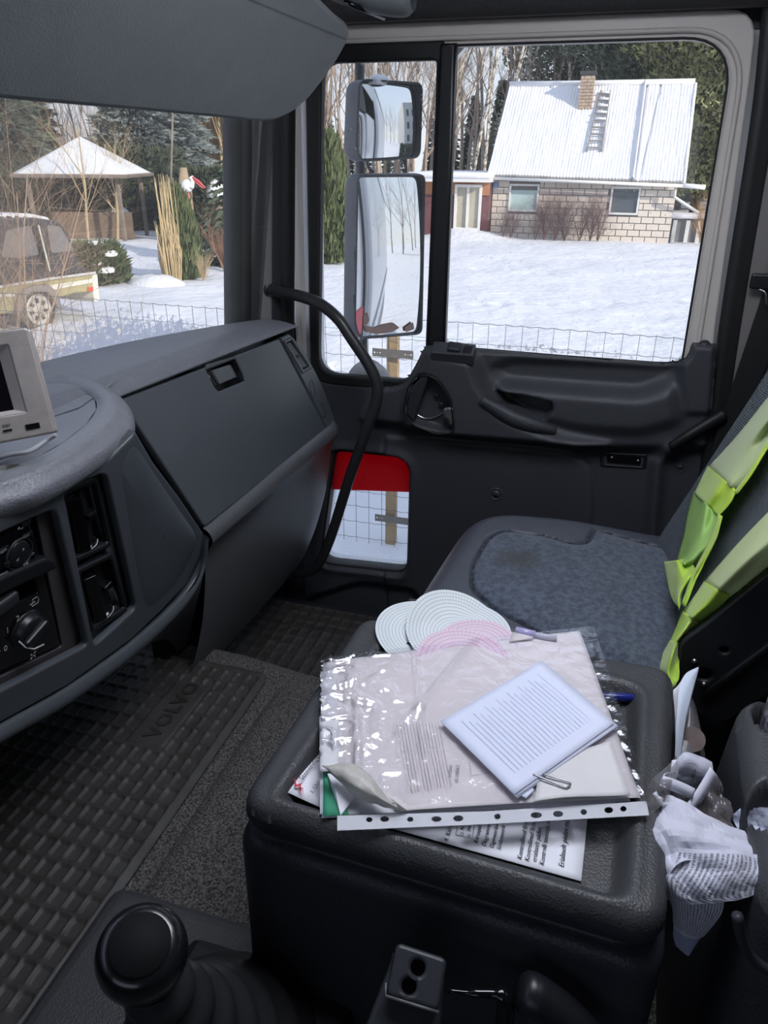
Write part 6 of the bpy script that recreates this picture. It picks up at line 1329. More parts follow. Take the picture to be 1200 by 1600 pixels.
p = gp_(357, 412); SM = conifer_me(31, 2.6, 1.0, 18, 12, .25, .02); SM.materials.append(M('young_spruce_green', (.085, .12, .07), .85, var=(4, .5))); place('young_spruce', SM, None, p.x, p.y-.2, 1.1, 0, 'young green spruce beside the windscreen pillar', 'tree')
p = gp_(352, 425); RB = bare_me(90, 1.1, 3, .5, .015, 6, .7, .05, mstem=9); RB.materials.append(rust_m); place('rusty_bush', RB, None, p.x, p.y, 1.1, 0, 'rusty brown leafless bush low beside the windscreen pillar', 'bush')
p = gp_(318, 440); tf = bare_me(91, .55, 2, .5, .010, 6, .8, .05, mstem=14); tf.materials.append(tan_m); place('grass_tuft', tf, None, p.x, p.y, 1, 0, 'tan grass tuft in the snow near the pillar', 'grass')
# small bare fruit trees in the garden
YT = bare_me(60, 3.2, 4, .6, .045, 5, .5, .25); YT.materials.append(tan_m); YT2 = bare_me(61, 3.4, 4, .6, .05, 5, .45, .2, mstem=2); YT2.materials.append(tan_m)
p = gp_(139, 385); place('young_tree', YT, None, p.x, p.y, 1.0, .4, 'thin leafless young tree directly behind the juniper', 'tree')
p = gp_(154, 380); place('young_tree', YT2, None, p.x+1, p.y, .95, 2.2, 'second leafless young tree to the right behind the juniper', 'tree')
# tangled bare shrub close to the windscreen at the left edge
LS = bare_me(66, 3.0, 4, .70, .013, 8, .35, .1, mstem=5); LS.materials.append(M('pale_orange_twigs', (.55, .38, .25), .85, var=(5, .3)))
p = at(-25, 7.6); place('bare_shrub', LS, None, p.x, p.y, 1.0, .9, 'tangled pale leafless shrub at the left edge in front of the car', 'shrub')
# leaning pole / wire
p = on(268, 230, D=16); MB().tube([on(270, 170, D=15.5), on(266, 330, D=16)], .022, 6).obj('thin_pole', bark, None, True); tag(bpy.data.objects['thin_pole'], 'thin dark pole rising out of the thuja', 'pole')

# ------------------------------------------------------------------ black pickup with a beige lower body
car = thing('pickup_car', 'dark estate pickup with beige lower side and snow on the roof', 'car', on(62, 508, Z=GZ))
cw = on(62, 484, Z=GZ+.33); tail = on(147, 470, Z=GZ+.45)
# the car's side is turned a little from the view
cxv = on(148, 424, Z=GZ+.88)-on(0, 449, Z=GZ+.88); cxv.z = 0; cxv.normalize(); cxv = Matrix.Rotation(.0, 3, 'Z') @ cxv; cyv = Vector((-cxv.y, cxv.x, 0))
if cyv.dot(Vector((cw.x, cw.y, 0))) < 0: cyv = -cyv
cpl_ = (Vector((cw.x, cw.y, GZ)), np.array(-cyv)); K = Matrix((cxv, Vector((0, 0, 1)), -cyv)).transposed().to_4x4(); K.translation = cpl_[0]; Ki = K.inverted()
kq = lambda *c: [((Ki @ on(px, py, pl=cpl_)).x, (Ki @ on(px, py, pl=cpl_)).y) for px, py in c]
KS = lambda d: K @ Matrix.Translation((0, 0, d))
carb = M('car_black', (.045, .045, .05), .35, coat=.3, var=(4, .2)); carg = M('car_beige', (.42, .38, .20), .45, var=(5, .15)); carw = M('car_white_stripe', (.75, .72, .62), .45, var=(5, .1)); tyre = M('tyre_rubber', (.05, .05, .05), .8, var=(14, .3)); alu = M('alloy_wheel', (.66, .62, .54), .4, metal=.3, var=(9, .1))
arch = rpoly(kq((24, 490), (32, 458), (46, 450), (74, 452), (88, 470), (92, 484)), .06)
low_ = kq((-260, 500), (-260, 455), (0, 449), (75, 438), (148, 426), (152, 456), (118, 458), (90, 466), (80, 452), (70, 444), (42, 446), (28, 462), (22, 488), (0, 492))
plate('lower_body', low_, [], 1.60, carg, KS(-.80), car, bevel=.03)
up_ = kq((-260, 458), (-260, 380), (-60, 346), (0, 341), (60, 340), (98, 346), (112, 366), (128, 408), (142, 422), (148, 428), (75, 440), (0, 451))
plate('upper_body', rpoly(up_, .08), [], 1.52, carb, KS(-.80), car, bevel=.06, res=3)
glc = M('car_glass_frosted', (.20, .19, .19), .45, var=(3, .25))
for q in (((76, 352), (96, 354), (118, 392), (82, 396)), ((12, 360), (50, 352), (63, 398), (30, 404), (4, 402)), ((-60, 362), (0, 360), (-4, 402), (-70, 408))):
    plate('side_window', rpoly(kq(*q), .05), [], .02, glc, KS(-.03), car, bevel=.004)
MB().tube([KS(.0) @ Vector((*c, 0)) for c in kq((54, 352), (74, 424))], .02, 6).obj('door_seam', black_pl, car); MB().tube([KS(.0) @ Vector((*c, 0)) for c in kq((60, 352), (78, 424))], .014, 6).obj('door_seam', carw, car)
plate('white_stripe', kq((-260, 474), (20, 458), (22, 463), (-260, 480)), [], .03, carw, KS(.005), car); plate('white_stripe', kq((75, 446), (145, 435), (146, 441), (80, 453)), [], .03, carw, KS(.005), car)
plate('bed_rail', kq((-260, 454), (0, 446), (75, 434), (148, 424), (148, 428), (75, 438), (0, 450), (-260, 459)), [], .06, M('rail_snowy', (.6, .58, .56), .6, var=(4, .2)), KS(.0), car, bevel=.01)
plate('wheel_arch', rpoly(kq((22, 492), (26, 468), (38, 450), (56, 444), (76, 446), (88, 462), (94, 482), (88, 482), (80, 466), (70, 456), (46, 456), (36, 466), (30, 490)), .03), [], .10, M('arch_grey', (.26, .24, .22), .6, var=(5, .2)), KS(.01), car, bevel=.02)
for dx_, nm in ((0, 'rear'), (-2.75, 'front')):
    wm = KS(-.10) @ Matrix.Translation((dx_, .33, 0))
    wl2 = MB().lathe([(.20, .06), (.23, .085), (.30, .10), (.335, .06), (.345, 0), (.335, -.08), (.22, -.10)], wm, 36).obj('wheel', tyre, car, True)
    MB().lathe([(.0001, .085), (.05, .09), (.07, .075), (.16, .06), (.205, .095), (.225, .10), (.235, .08)], wm, 36).obj('hub_cap', alu, wl2, True)
    mb = MB()
    for k in range(7):
        a_ = k*6.283/7; mb.box((-.022, .10, .062), (.022, .17, .088), wm @ Matrix.Rotation(a_, 4, 'Z'))
    mb.obj('rim_slots', tyre, wl2)
plate('tail_light', kq((136, 449), (144, 448), (144, 454), (136, 455)), [], .03, M('tail_red', (.7, .08, .03), .3, var=(5, .1)), KS(.01), car)
plate('rear_bumper', kq((144, 430), (152, 428), (156, 470), (147, 472)), [], 1.5, carw, KS(-.74), car, bevel=.02)
plate('sill', kq((-260, 520), (-260, 505), (0, 498), (30, 492), (30, 500), (0, 508)), [], .3, tyre, KS(-.2), car)
rf_ = kq((-120, 352), (-60, 342), (0, 336), (60, 334), (90, 340), (96, 348), (60, 345), (0, 346)); lab(plate('roof_snow', rpoly(rf_, .03), [], 1.3, snow_o, KS(-.85), car, bevel=.02), 'snow streaks on the roof')
for k in range(7): MB().tube([KS(-.1-k*.02) @ Vector((*kq((2+k*13, 340+abs(k-3)*.6))[0], .0)), KS(-.8) @ Vector((*kq((-16+k*13, 334))[0], 0))], .02, 5).obj('roof_rib', carb, car)

# ------------------------------------------------------------------ the block house
hs = thing('block_house', 'small pale block house with snow-covered corrugated roof', 'house', (27, 1.2, GZ))
HX = 26.7; wl0 = on(765, 372, X=HX); wr0 = on(1044, 380, X=HX); y0h, y1h = wr0.y, wl0.y; zt_ = on(900, 284, X=HX).z; zb = GZ
brk = M('block_pale', (.74, .66, .57), .85, bump=('n', 12, .4, .01), var=(2.2, .18)); mort = M('mortar_grey', (.22, .20, .185), .9, var=(3, .2))
MB().box((HX+.02, y0h, zb), (HX+5.0, y1h, zt_+.1)).obj('wall_core', mort, hs)
W1 = [on(797, 287, X=HX), on(840, 331, X=HX)]; W2 = [on(956, 291, X=HX), on(996, 336, X=HX)]
bh = (zt_-zb)/9; bw = (y1h-y0h)/15.5; V0 = None
shapes = {}
def block(x, ya, yb, z):
    key = round(yb-ya, 3)
    if key not in shapes:
        g_ = .012; w_ = (yb-ya)/2-g_; me = MB().box((-.03, -w_, g_), (.03, w_, bh-g_)).mesh('block'); me.materials.append(brk); shapes[key] = me
    o = bpy.data.objects.new('block', shapes[key]); COL.objects.link(o); o.parent = hs; o.location = Vector((x, (ya+yb)/2, z))-hs.location
for r_ in range(9):
    z = zb+r_*bh; y = y0h; off_ = bw/2 if r_ % 2 else 0; e_ = [y0h]
    k = y0h+off_ if off_ else y0h+bw
    while k < y1h-.02: e_.append(k); k += bw
    e_.append(y1h)
    for a_, b_ in zip(e_[:-1], e_[1:]):
        segs = [(a_, b_)]
        for w_ in (W1, W2):
            zl, zh = w_[1].z, w_[0].z; yl, yh = w_[1].y, w_[0].y
            if z+bh*.5 > zl and z+bh*.5 < zh:
                ns = []
                for p0, p1 in segs:
                    if p1 <= yl or p0 >= yh: ns.append((p0, p1)); continue
                    if p0 < yl: ns.append((p0, yl))
                    if p1 > yh: ns.append((yh, p1))
                segs = ns
        for p0, p1 in segs:
            if p1-p0 > .08: block(HX, p0, p1, z)
frm = M('window_frame_white', (.72, .71, .69), .6, var=(9, .05))
def hwin(w_, glassm, split=False, top=None):
    yl, yh, zl, zh = w_[1].y, w_[0].y, w_[1].z, w_[0].z; t_ = .06
    f_ = plate('window', [(yl, zl), (yh, zl), (yh, zh), (yl, zh)], [[(yl+t_, zl+t_), (yh-t_, zl+t_), (yh-t_, zh-t_), (yl+t_, zh-t_)]], .08, frm, FX(HX-.04), hs)
    plate('pane', [(yl+t_*.8, zl+t_*.8), (yh-t_*.8, zl+t_*.8), (yh-t_*.8, zh-t_*.8), (yl+t_*.8, zh-t_*.8)], [], .01, glassm, FX(HX-.02), f_)
    if top: plate('blind_gap', [(yl+t_, zh-t_-.13), (yh-t_, zh-t_-.13), (yh-t_, zh-t_), (yl+t_, zh-t_)], [], .01, top, FX(HX-.03), f_)
hwin(W1, M('pane_pale_teal', (.42, .55, .53), .25, var=(2, .1)), top=M('pane_dark', (.07, .07, .07), .2, var=(3, .3))); hwin(W2, M('pane_dark_blue', (.10, .12, .14), .15, var=(1.5, .5)))
np_ = on(775, 289, X=HX-.05); MB().box((HX-.06, np_.y-.09, np_.z-.09), (HX-.04, np_.y+.09, np_.z+.09)).obj('number_plate', M('plate_blue', (.12, .22, .42), .5, var=(9, .1)), hs)
text('plate_number', '5', .14, frame((HX-.065, np_.y+.035, np_.z-.05), (0, -1, 0), (-1, 0, 0)), white_pr, hs, .001)
# roof with corrugated sheets under snow
eA, eB = on(761, 275, X=HX-.35), on(1067, 287, X=HX-.35); rA, rB = on(796, 137, X=HX+2.5), on(1085, 133, X=HX+2.5)
nu = 340; nv = 40; U, V = np.meshgrid(np.linspace(0, 1, nu), np.linspace(0, 1, nv), indexing='ij'); a4 = [np.array(q) for q in (eA, eB, rB, rA)]
P = a4[0]*((1-U)*(1-V))[..., None]+a4[1]*(U*(1-V))[..., None]+a4[2]*(U*V)[..., None]+a4[3]*((1-U)*V)[..., None]
cor = .011*np.sin(U*2*math.pi*60); sn = .10*vnoise(U*3, V, 5, 41)+.05*vnoise(U*9, V*4, 6, 42); tk_ = (.74+.04*V)-U; sn += .30*np.exp(-((tk_-.05*V+.015)/.006)**2)-.28*np.exp(-((tk_+.008-.05*V+.015)/.006)**2)-.16*np.exp(-((tk_+.045)/.005)**2)
k_ = .55+.45*ss(.0, .25, V); P[..., 2] += .04+cor*(1-.35*k_)+sn*k_*.5; P[..., 0] -= (cor+sn*.4)*.4
grid('snowy_roof_sheet', P, snow_o, hs, thick=.05)
cmp_ = M('asbestos_sheet', (.30, .29, .28), .9, var=(3, .2)); Pe = P[:, :2].copy(); Pe[:, 1] = Pe[:, 0]+np.array((.0, 0, -.07)); grid('roof_edge_sheet', Pe, cmp_, hs, thick=.02)
bA, bB = Vector((2*rA.x-eA.x, eA.y, eA.z)), Vector((2*rB.x-eB.x, eB.y, eB.z)); MB().add([rA, rB, bB, bA], [(0, 1, 2, 3)]).obj('rear_roof_slope', snow_o, hs)
MB().add([Vector((HX+.02, y0h, zt_)), Vector((HX+5, y0h, zt_)), Vector((HX+2.5, y0h, rB.z-.1)), Vector((HX+.02, y0h+.05, zt_)), Vector((HX+5, y0h+.05, zt_)), Vector((HX+2.5, y0h+.05, rB.z-.1))], [(0, 1, 2), (3, 5, 4), (0, 2, 5, 3)]).obj('gable', M('gable_board', (.34, .31, .28), .85, var=(3, .2)), hs)
MB().add([Vector((HX+.02, y1h, zt_)), Vector((HX+5, y1h, zt_)), Vector((HX+2.5, y1h, rA.z-.1)), Vector((HX+.02, y1h-.05, zt_)), Vector((HX+5, y1h-.05, zt_)), Vector((HX+2.5, y1h-.05, rA.z-.1))], [(0, 1, 2), (3, 5, 4), (0, 2, 5, 3)]).obj('gable', bpy.data.materials['gable_board'], hs)
MB().tube([rA+Vector((0, 0, .10)), (rA+rB)/2+Vector((0, 0, .09)), rB+Vector((0, 0, .10))], .09, 8).obj('ridge_cap', snow_o, hs, True)
MB().tube([eB+Vector((-.02, -.02, .02)), rB+Vector((-.02, -.02, .04))], .06, 8).obj('verge_snow', snow_o, hs, True)
MB().tube([(HX-.42, eA.y, eA.z-.06), (HX-.42, eB.y, eB.z-.06)], .05, 8).obj('gutter', frm, hs, True)
MB().tube([on(1056, 290, X=HX-.3), on(1054, 308, X=HX-.3), on(1075, 322, X=HX-.2), on(1092, 333, X=HX-.2)], .045, 6).obj('downpipe', frm, hs, True)
MB().tube([on(1060, 289, X=HX-.3), on(1102, 293, X=HX-.3)], .07, 6).obj('snowy_pole', snow_o, hs, True)
# roof point helper
def rpt(px, py, lift=0):
    n_ = np.cross(np.array(eB)-np.array(eA), np.array(rA)-np.array(eA)); n_ = n_/np.linalg.norm(n_); n_ = -n_ if n_[2] < 0 else n_; q = on(px, py, pl=(np.array(eA)+n_*(.1+lift), n_)); return q
lad = thing('roof_ladder', 'wooden roof ladder half buried in the snow of the roof', 'ladder', rpt(930, 230))
lm = M('ladder_grey', (.30, .29, .29), .8, var=(5, .3))
MB().tube([rpt(939, 142, .06), rpt(917, 236, .04)], .035, 6).obj('rail', lm, lad); MB().tube([rpt(953, 142, .06), rpt(940, 236, .04)], .035, 6).obj('rail', lm, lad)
for k in range(9):
    t = (k+.5)/9; a_ = rpt(939, 142, .08).lerp(rpt(917, 236, .06), t); b_ = rpt(953, 142, .08).lerp(rpt(940, 236, .06), t); MB().tube([a_, b_], .03, 6).obj('rung', lm, lad)
    if k < 5: MB().tube([a_+Vector((-.02, 0, .05)), b_+Vector((-.02, 0, .05))], .035, 6).obj('rung_snow', snow_o, lad, True)
# chimney
chp = rpt(915, 160); ch_w = .34; ztop = on(916, 117, X=chp.x).z; chm = thing('chimney', 'brick chimney with a dark cowl on the snowy roof', 'chimney', chp)
mb = MB(); nrow = int((ztop-chp.z+.3)/.095)
for k in range(nrow):
    z = chp.z-.3+k*.095
    for ya_, yb2 in (((-.22, .0), (.0, .22)) if k % 2 else ((-.22, -.11), (-.11, .11), (.11, .22))):
        mb.box((chp.x-.23, chp.y+ya_+.006, z+.006), (chp.x+.23, chp.y+yb2-.006, z+.089))
chb = M('chimney_brick', (.52, .40, .30), .85, var=(5, .4)); stuff(mb.obj('brickwork', chb, chm))
MB().box((chp.x-.20, chp.y-.20, chp.z-.3), (chp.x+.20, chp.y+.20, ztop)).obj('chimney_core', mort, chm)
MB().box((chp.x-.27, chp.y-.26, ztop), (chp.x+.27, chp.y+.26, ztop+.09)).obj('chimney_cap', M('cap_dark', (.06, .06, .065), .7, var=(4, .3)), chm)
MB().tube(crom([(chp.x, chp.y-.2, ztop+.05), (chp.x, chp.y-.18, ztop+.25), (chp.x, chp.y, ztop+.36), (chp.x, chp.y+.18, ztop+.25), (chp.x, chp.y+.2, ztop+.05)], 4), .03, 6).obj('cowl', black_pl, chm, True)
# annex with a tall window
an = thing('annex', 'dark red and orange annex with a tall white window left of the block house', 'building', (26.6, 5.3, GZ))
ax0 = 26.2; A_ = lambda px, py: on(px, py, X=ax0)
ya, yb_ = A_(763, 330).y, A_(655, 330).y; zt2 = A_(735, 283).z
MB().box((ax0+.02, ya, GZ), (ax0+4, yb_, zt2)).obj('annex_wall', M('annex_maroon', (.16, .06, .065), .8, var=(3, .25)), an)
MB().box((ax0-.02, ya, A_(740, 305).z), (ax0+.03, yb_, zt2)).obj('upper_boards', M('annex_orange', (.42, .19, .09), .8, var=(3, .25)), an)
w0, w1 = A_(712, 288), A_(750, 360); f_ = plate('window', [(w1.y, w1.z), (w0.y, w1.z), (w0.y, w0.z), (w1.y, w0.z)], [[(w1.y+.08, w1.z+.08), ((w0.y+w1.y)/2-.04, w1.z+.08), ((w0.y+w1.y)/2-.04, w0.z-.08), (w1.y+.08, w0.z-.08)], [((w0.y+w1.y)/2+.04, w1.z+.08), (w0.y-.08, w1.z+.08), (w0.y-.08, w0.z-.08), ((w0.y+w1.y)/2+.04, w0.z-.08)]], .10, frm, FX(ax0-.06), an)
plate('pane', [(w1.y+.05, w1.z+.05), (w0.y-.05, w1.z+.05), (w0.y-.05, w0.z-.05), (w1.y+.05, w0.z-.05)], [], .02, M('curtain_pane', (.46, .42, .33), .4, var=(3, .2)), FX(ax0-.03), f_)
MB().box((ax0-.5, A_(770, 280).y, zt2-.02), (ax0+4, yb_+.3, zt2+.10)).obj('annex_roof', frm, an); MB().box((ax0-.55, A_(770, 280).y-.02, zt2+.08), (ax0+4, yb_+.32, zt2+.26)).obj('annex_roof_snow', snow_o, an, bevel=.07, seg=3, smooth=True)
# bushes against the wall, dry bush at the corner, hutch
DB = bare_me(95, 1.5, 4, .75, .02, 7, .45, .05, mstem=6); DB.materials.append(M('dark_red_twigs', (.17, .095, .085), .9, var=(4, .3)))
for px, s in ((786, .62), (797, .66), (836, .80), (850, .95), (866, 1.0), (882, .95), (905, .85), (922, .95), (934, .85)):
    p = on(px, 375, X=HX-.7); place('wall_bush', DB, None, p.x, p.y, s*.9, px, 'dark reddish leafless bush against the block wall', 'bush', 'bushes along the block wall')
DRB = bare_me(96, 1.5, 3, .5, .02, 7, .8, .05, mstem=10); DRB.materials.append(M('orange_dry', (.50, .30, .14), .9, var=(4, .3))); p = on(1098, 378, X=26.5); place('dry_bush', DRB, None, p.x, p.y, .8, 0, 'orange dry bush at the right corner of the block house', 'bush')
hu = thing('hutch', 'small grey hutch with white posts right of the block house', 'shed', on(1068, 378, X=27.2)); p = on(1068, 378, X=27.2)
MB().box((27.2, p.y-.5, GZ), (28.0, p.y+.5, GZ+.75)).obj('hutch_body', M('hutch_grey', (.20, .20, .20), .8, var=(4, .3)), hu)
for dy_ in (-.45, -.1, .3): MB().box((27.12, p.y+dy_, GZ), (27.2, p.y+dy_+.12, GZ+.7)).obj('hutch_post', frm, hu)
MB().box((27.05, p.y-.6, GZ+.75), (28.1, p.y+.6, GZ+.88)).obj('hutch_snow', snow_o, hu, bevel=.04)

# ------------------------------------------------------------------ wing mirrors on their arm
mir = thing('wing_mirror', 'grey wing mirrors, small wide-angle one above a tall one, on one arm', 'mirror', (1.95, .6, .72))
mc_ = on(607, 400, X=1.93); mn = Vector((-.61, -.79, .02)).normalized(); mpl_ = (mc_, np.array(mn)); MF = frame(mc_, (.79, -.61, 0), mn); MFi = MF.inverted()
mq = lambda *c: [((MFi @ on(px, py, pl=mpl_)).x, (MFi @ on(px, py, pl=mpl_)).y) for px, py in c]
hous = M('mirror_housing', (.085, .09, .11), .5, bump=('n', 300, .2, .001), var=(30, .2)); mgl = M('mirror_glass', (.86, .88, .88), .015, metal=1.0, var=(3, .02)); rimm = M('mirror_rim', (.05, .052, .058), .5, var=(60, .5, .1), col2=(.02, .02, .022))
def mirror(outer, Rc, dirty):
    o_ = rpoly(mq(*outer), .020, 8); cx_ = sum(p[0] for p in o_)/len(o_); cy_ = sum(p[1] for p in o_)/len(o_)
    sc_ = lambda k, kk=None: [(cx_+(x-cx_)*k, cy_+(y-cy_)*(kk or k)) for x, y in o_]
    plate('mirror_rim', o_, [sc_(.962, .982)], .010, rimm, MF, mir, bevel=.003, smooth=True)
    gx = np.linspace(min(p[0] for p in o_), max(p[0] for p in o_), 46); gy_ = np.linspace(min(p[1] for p in o_), max(p[1] for p in o_), 90); GX, GY = np.meshgrid(gx, gy_, indexing='ij')
    sm_ = sdf(sc_(.975, .989), GX, GY); Hh = .002-((GX-cx_)**2+(GY-cy_)**2)/(2*Rc); m3 = np.array(MF)[:3, :3]; o3 = np.array(MF.translation)
    Pm = o3+GX[..., None]*m3[:, 0]+GY[..., None]*m3[:, 1]+Hh[..., None]*m3[:, 2]
    grid('mirror_glass', Pm, mgl, mir, hole=sm_ > .0)
    hb_ = []
    for k, d, ox in ((1.0, .006, 0), (1.01, -.008, -.001), (1.01, -.026, -.002), (.97, -.042, -.003), (.82, -.054, -.003), (.3, -.058, 0)):
        hb_.append([tuple(MF @ Vector((cx_+(x-cx_)*k+ox, cy_+(y-cy_)*k, d-.006))) for x, y in o_+[o_[0]]])
    grid('mirror_housing', loft(hb_, 3, 1), hous, mir)
    return cx_, cy_
mirror(((557, 273), (664, 272), (659, 522), (562, 530), (553, 508)), 2.2, True)
mirror(((560, 124), (660, 130), (656, 246), (563, 252), (555, 232)), .55, False)
pb2 = [mq(*c) for c in (((567, 494), (574, 488), (577, 500), (573, 508), (568, 506)), ((568, 508), (585, 512), (598, 507), (614, 504), (624, 512), (612, 519), (590, 522), (572, 519)), ((632, 512), (645, 503), (647, 514), (634, 519)))]
for q in pb2: plate('peeled_patch', rpoly(q, .003), [], .0012, M('peeled_brown', (.33, .20, .16), .7, var=(30, .3)), MF @ Matrix.Translation((0, 0, .0005)), mir)
ah = [on(562, 20, X=2.02), on(562, 130, X=2.02), on(563, 255, X=2.02), on(564, 285, X=2.02), on(568, 540, X=2.00), on(570, 600, X=1.95)]
MB().tube(ah, .012, 12).obj('mirror_arm', rimm, mir, True); MB().tube(crom([on(572, 248, X=1.97), on(576, 262, X=1.95), on(584, 270, X=1.95)], 4), .004, 6).obj('mirror_cable', black_pl, mir, True)
MB().tube([(1.72, .60, 1.52), on(562, 20, X=2.02)], .012, 10).obj('mirror_arm', rimm, mir, True); MB().tube([(1.70, .63, .60), on(570, 600, X=1.95)], .012, 10).obj('mirror_arm', rimm, mir, True)
cp_ = on(606, 125, pl=mpl_); cp_ = cp_-mn*.032; sc0 = blob((cp_.x, cp_.y, cp_.z-.004), (.060, .022, .018), 3, name='snow_cap', par=mir)
# ------------------------------------------------------------------ truck body behind the cab, seen in the mirrors
tb = thing('truck_body', 'white box body of the truck seen behind the cab in the mirrors', 'truck body', (0, -4.5, -.9))
MB().box((1.64, -1.02, -.5), (1.68, -.285, 1.70)).obj('cab_side', cab_white, tb)
MB().box((1.00, -7.8, -.15), (1.74, -1.25, 2.2)).obj('box_body', cab_white, tb, bevel=.03)
for z in (.15, 1.95): MB().box((1.735, -7.8, z), (1.755, -1.25, z+.05)).obj('body_rail', M('rail_grey', (.4, .4, .42), .5, var=(4, .1)) if z < .2 else bpy.data.materials['rail_grey'], tb)
MB().box((1.4, -7.4, -.9), (1.70, -1.4, -.2)).obj('side_guard', rail_ := bpy.data.materials['rail_grey'], tb)
plate('red_stripe', rpoly([(-1.0, .30), (-.30, .44), (-.30, .60), (-1.0, .52)], .04), [], .006, M('stripe_red', (.65, .02, .04), .5, var=(5, .05)), FX(1.688), tb)
plate('red_stripe', rpoly([(-.28, .46), (.70, .46), (.70, .55), (-.28, .60)], .02), [], .003, bpy.data.materials['stripe_red'], FX(1.6735), tb) if False else None
bd = thing('apartment_block', 'grey apartment block far behind the truck, seen in the upper mirror', 'building', (14, -34, GZ)); bgm = M('render_grey', (.42, .42, .42), .85, var=(1, .1))
MB().box((9, -46, GZ), (20, -30, 8.5)).obj('block_wall', bgm, bd)
for i in range(4):
    for k in range(3): MB().box((10.2+i*2.5, -29.98, .2+k*2.7), (11.3+i*2.5, -29.9, 1.6+k*2.7)).obj('window', M('far_window', (.08, .09, .10), .2, var=(2, .3)) if (i+k) == 0 else bpy.data.materials['far_window'], bd)
pc_ = thing('parked_car', 'dark parked car behind the truck, seen in the upper mirror', 'car', (7.2, -11, GZ))
cpf = [(-2.0, .35), (-2.05, .75), (-1.5, .95), (-1.0, 1.40), (.6, 1.42), (1.2, .98), (2.0, .85), (2.1, .4), (1.9, .3)]
link('car_body', plate_me(rpoly(cpf, .15), [], 1.7, .12, 3, Matrix.Translation((7.2, -11, GZ)) @ Matrix(((0, 0, 1, 0), (1, 0, 0, 0), (0, 1, 0, 0), (0, 0, 0, 1)))), carb, pc_)
for y in (-1.35, 1.3):
    for x in (-.8, .8): MB().lathe([(.0001, .1), (.2, .1), (.32, .08), (.33, 0), (.32, -.08), (.0001, -.1)], Matrix.Translation((7.2+x, -11+y, GZ+.33)) @ Matrix.Rotation(math.pi/2, 4, 'Y'), 20).obj('wheel', tyre, pc_, True)
hb2 = shag_me(44, 3000, .3, lambda u: (1.2, 1.6*u), .4, .5); hb2.materials.append(ndl)
for i, (x, y) in enumerate(((6.4, -17), (8.0, -17.5), (9.6, -18))): place('hedge_bush', hb2, None, x, y, 1, i, 'dark hedge bush behind the truck, seen in the mirrors', 'bush', 'hedge behind the truck')
for i, (x, y) in enumerate(((4, -42), (6.5, -50), (2, -48), (8, -58), (-2, -52), (24, -40), (28, -30), (11, -62), (5, -60))): place('bare_tree', B[i % 4], None, x, y, 1.0, i, 'leafless tree far behind the truck, seen in the mirrors', 'tree', 'trees far behind the truck')

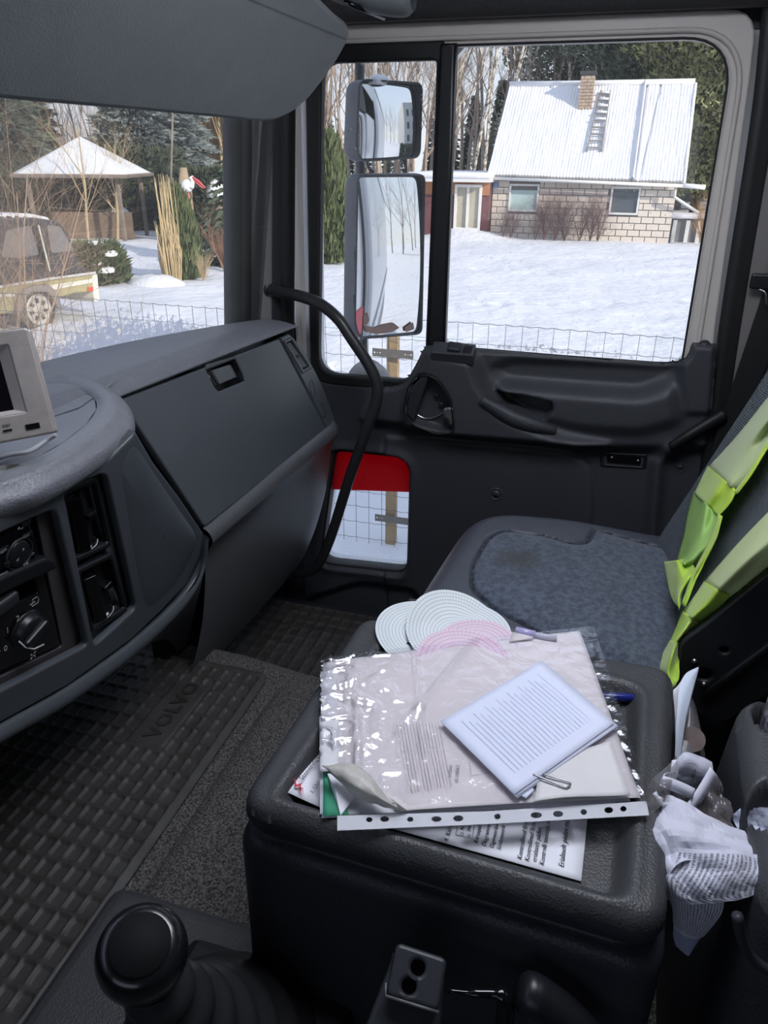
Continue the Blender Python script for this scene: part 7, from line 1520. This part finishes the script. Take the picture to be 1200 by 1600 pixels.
# ------------------------------------------------------------------ frost on the panes
def frost_mat(name, sc, dens, col=(.60, .64, .80)):
    m = bpy.data.materials.new(name); m.use_nodes = True; nt = m.node_tree; n = nt.nodes; L = nt.links; pb_ = n['Principled BSDF']; pb_.inputs['Base Color'].default_value = (*col, 1); pb_.inputs['Roughness'].default_value = .8
    t = n.new('ShaderNodeTexCoord'); z = n.new('ShaderNodeTexNoise'); z.inputs['Scale'].default_value = sc; z.inputs['Detail'].default_value = 8; z.inputs['Roughness'].default_value = .72; L.new(t.outputs['Object'], z.inputs[0])
    uv = n.new('ShaderNodeUVMap'); s = n.new('ShaderNodeSeparateXYZ'); L.new(uv.outputs[0], s.inputs[0])
    def mt(op, a, b=None):
        q = n.new('ShaderNodeMath'); q.operation = op
        for i, w in enumerate((a, b)):
            if w is None: continue
            if isinstance(w, (int, float)): q.inputs[i].default_value = w
            else: L.new(w, q.inputs[i])
        return q.outputs[0]
    e1 = mt('MULTIPLY', mt('MULTIPLY', s.outputs[0], mt('SUBTRACT', 1, s.outputs[0])), 4); fall = mt('MULTIPLY', mt('POWER', e1, .5), mt('SUBTRACT', 1, mt('POWER', s.outputs[1], 2.5)))
    a = mt('ADD', z.outputs['Fac'], mt('MULTIPLY', mt('SUBTRACT', fall, 1), .30)); mr = n.new('ShaderNodeMapRange'); mr.inputs[1].default_value = dens; mr.inputs[2].default_value = dens+.10; L.new(a, mr.inputs[0]); mr.inputs[4].default_value = .88
    tr_ = n.new('ShaderNodeBsdfTransparent'); tl = n.new('ShaderNodeBsdfTranslucent'); tl.inputs[0].default_value = (*col, 1); m1 = n.new('ShaderNodeMixShader'); m1.inputs[0].default_value = .7; L.new(pb_.outputs[0], m1.inputs[1]); L.new(tl.outputs[0], m1.inputs[2])
    m2 = n.new('ShaderNodeMixShader'); L.new(mr.outputs[0], m2.inputs[0]); L.new(tr_.outputs[0], m2.inputs[1]); L.new(m1.outputs[0], m2.inputs[2]); L.new(m2.outputs[0], n['Material Output'].inputs[0]); return m
def wpt(px, py):
    x = 1.1
    for _ in range(30):
        z = on(px, py, X=x).z; y = wsp(x, z)[1]+.007; q = on(px, py, Y=y); x += (q.x-x)*.6
    return on(px, py, Y=y)
fb = [(62, 600), (100, 592), (160, 570), (230, 552), (300, 532), (330, 520)]; ftp = [(60, 540), (95, 500), (150, 476), (210, 476), (270, 486), (318, 502)]
P = [crom([wpt(*a_).lerp(wpt(*b_), v) for a_, b_ in zip(fb, ftp)], 5) for v in np.linspace(0, 1, 12)]
fr = grid('windscreen_frost', np.array(P).transpose(1, 0, 2), frost_mat('frost_lilac', 110, .32, (.74, .76, .86)), None, uv=True); tag(fr, 'patch of lilac-grey frost low on the windscreen', 'frost'); fr['kind'] = 'stuff'
P = [[tuple(on(px, 562-(1060-px)*.077+4-v*(16+6*math.sin(px*.04)), X=1.627)) for v in np.linspace(0, 1, 6)] for px in np.linspace(700, 1062, 40)]
fr = grid('door_glass_frost', np.array(P), frost_mat('frost_grey', 90, .47, (.66, .69, .74)), None, uv=True); tag(fr, 'thin line of frost along the foot of the door glass', 'frost'); fr['kind'] = 'stuff'
qp = on(575, 582, X=1.640); blob((qp.x+.012, qp.y, qp.z-.03), (.012, .055, .055), 3, name='snow_heap'); tag(bpy.data.objects['snow_heap'], 'small heap of snow outside the foot of the quarter window', 'snow')
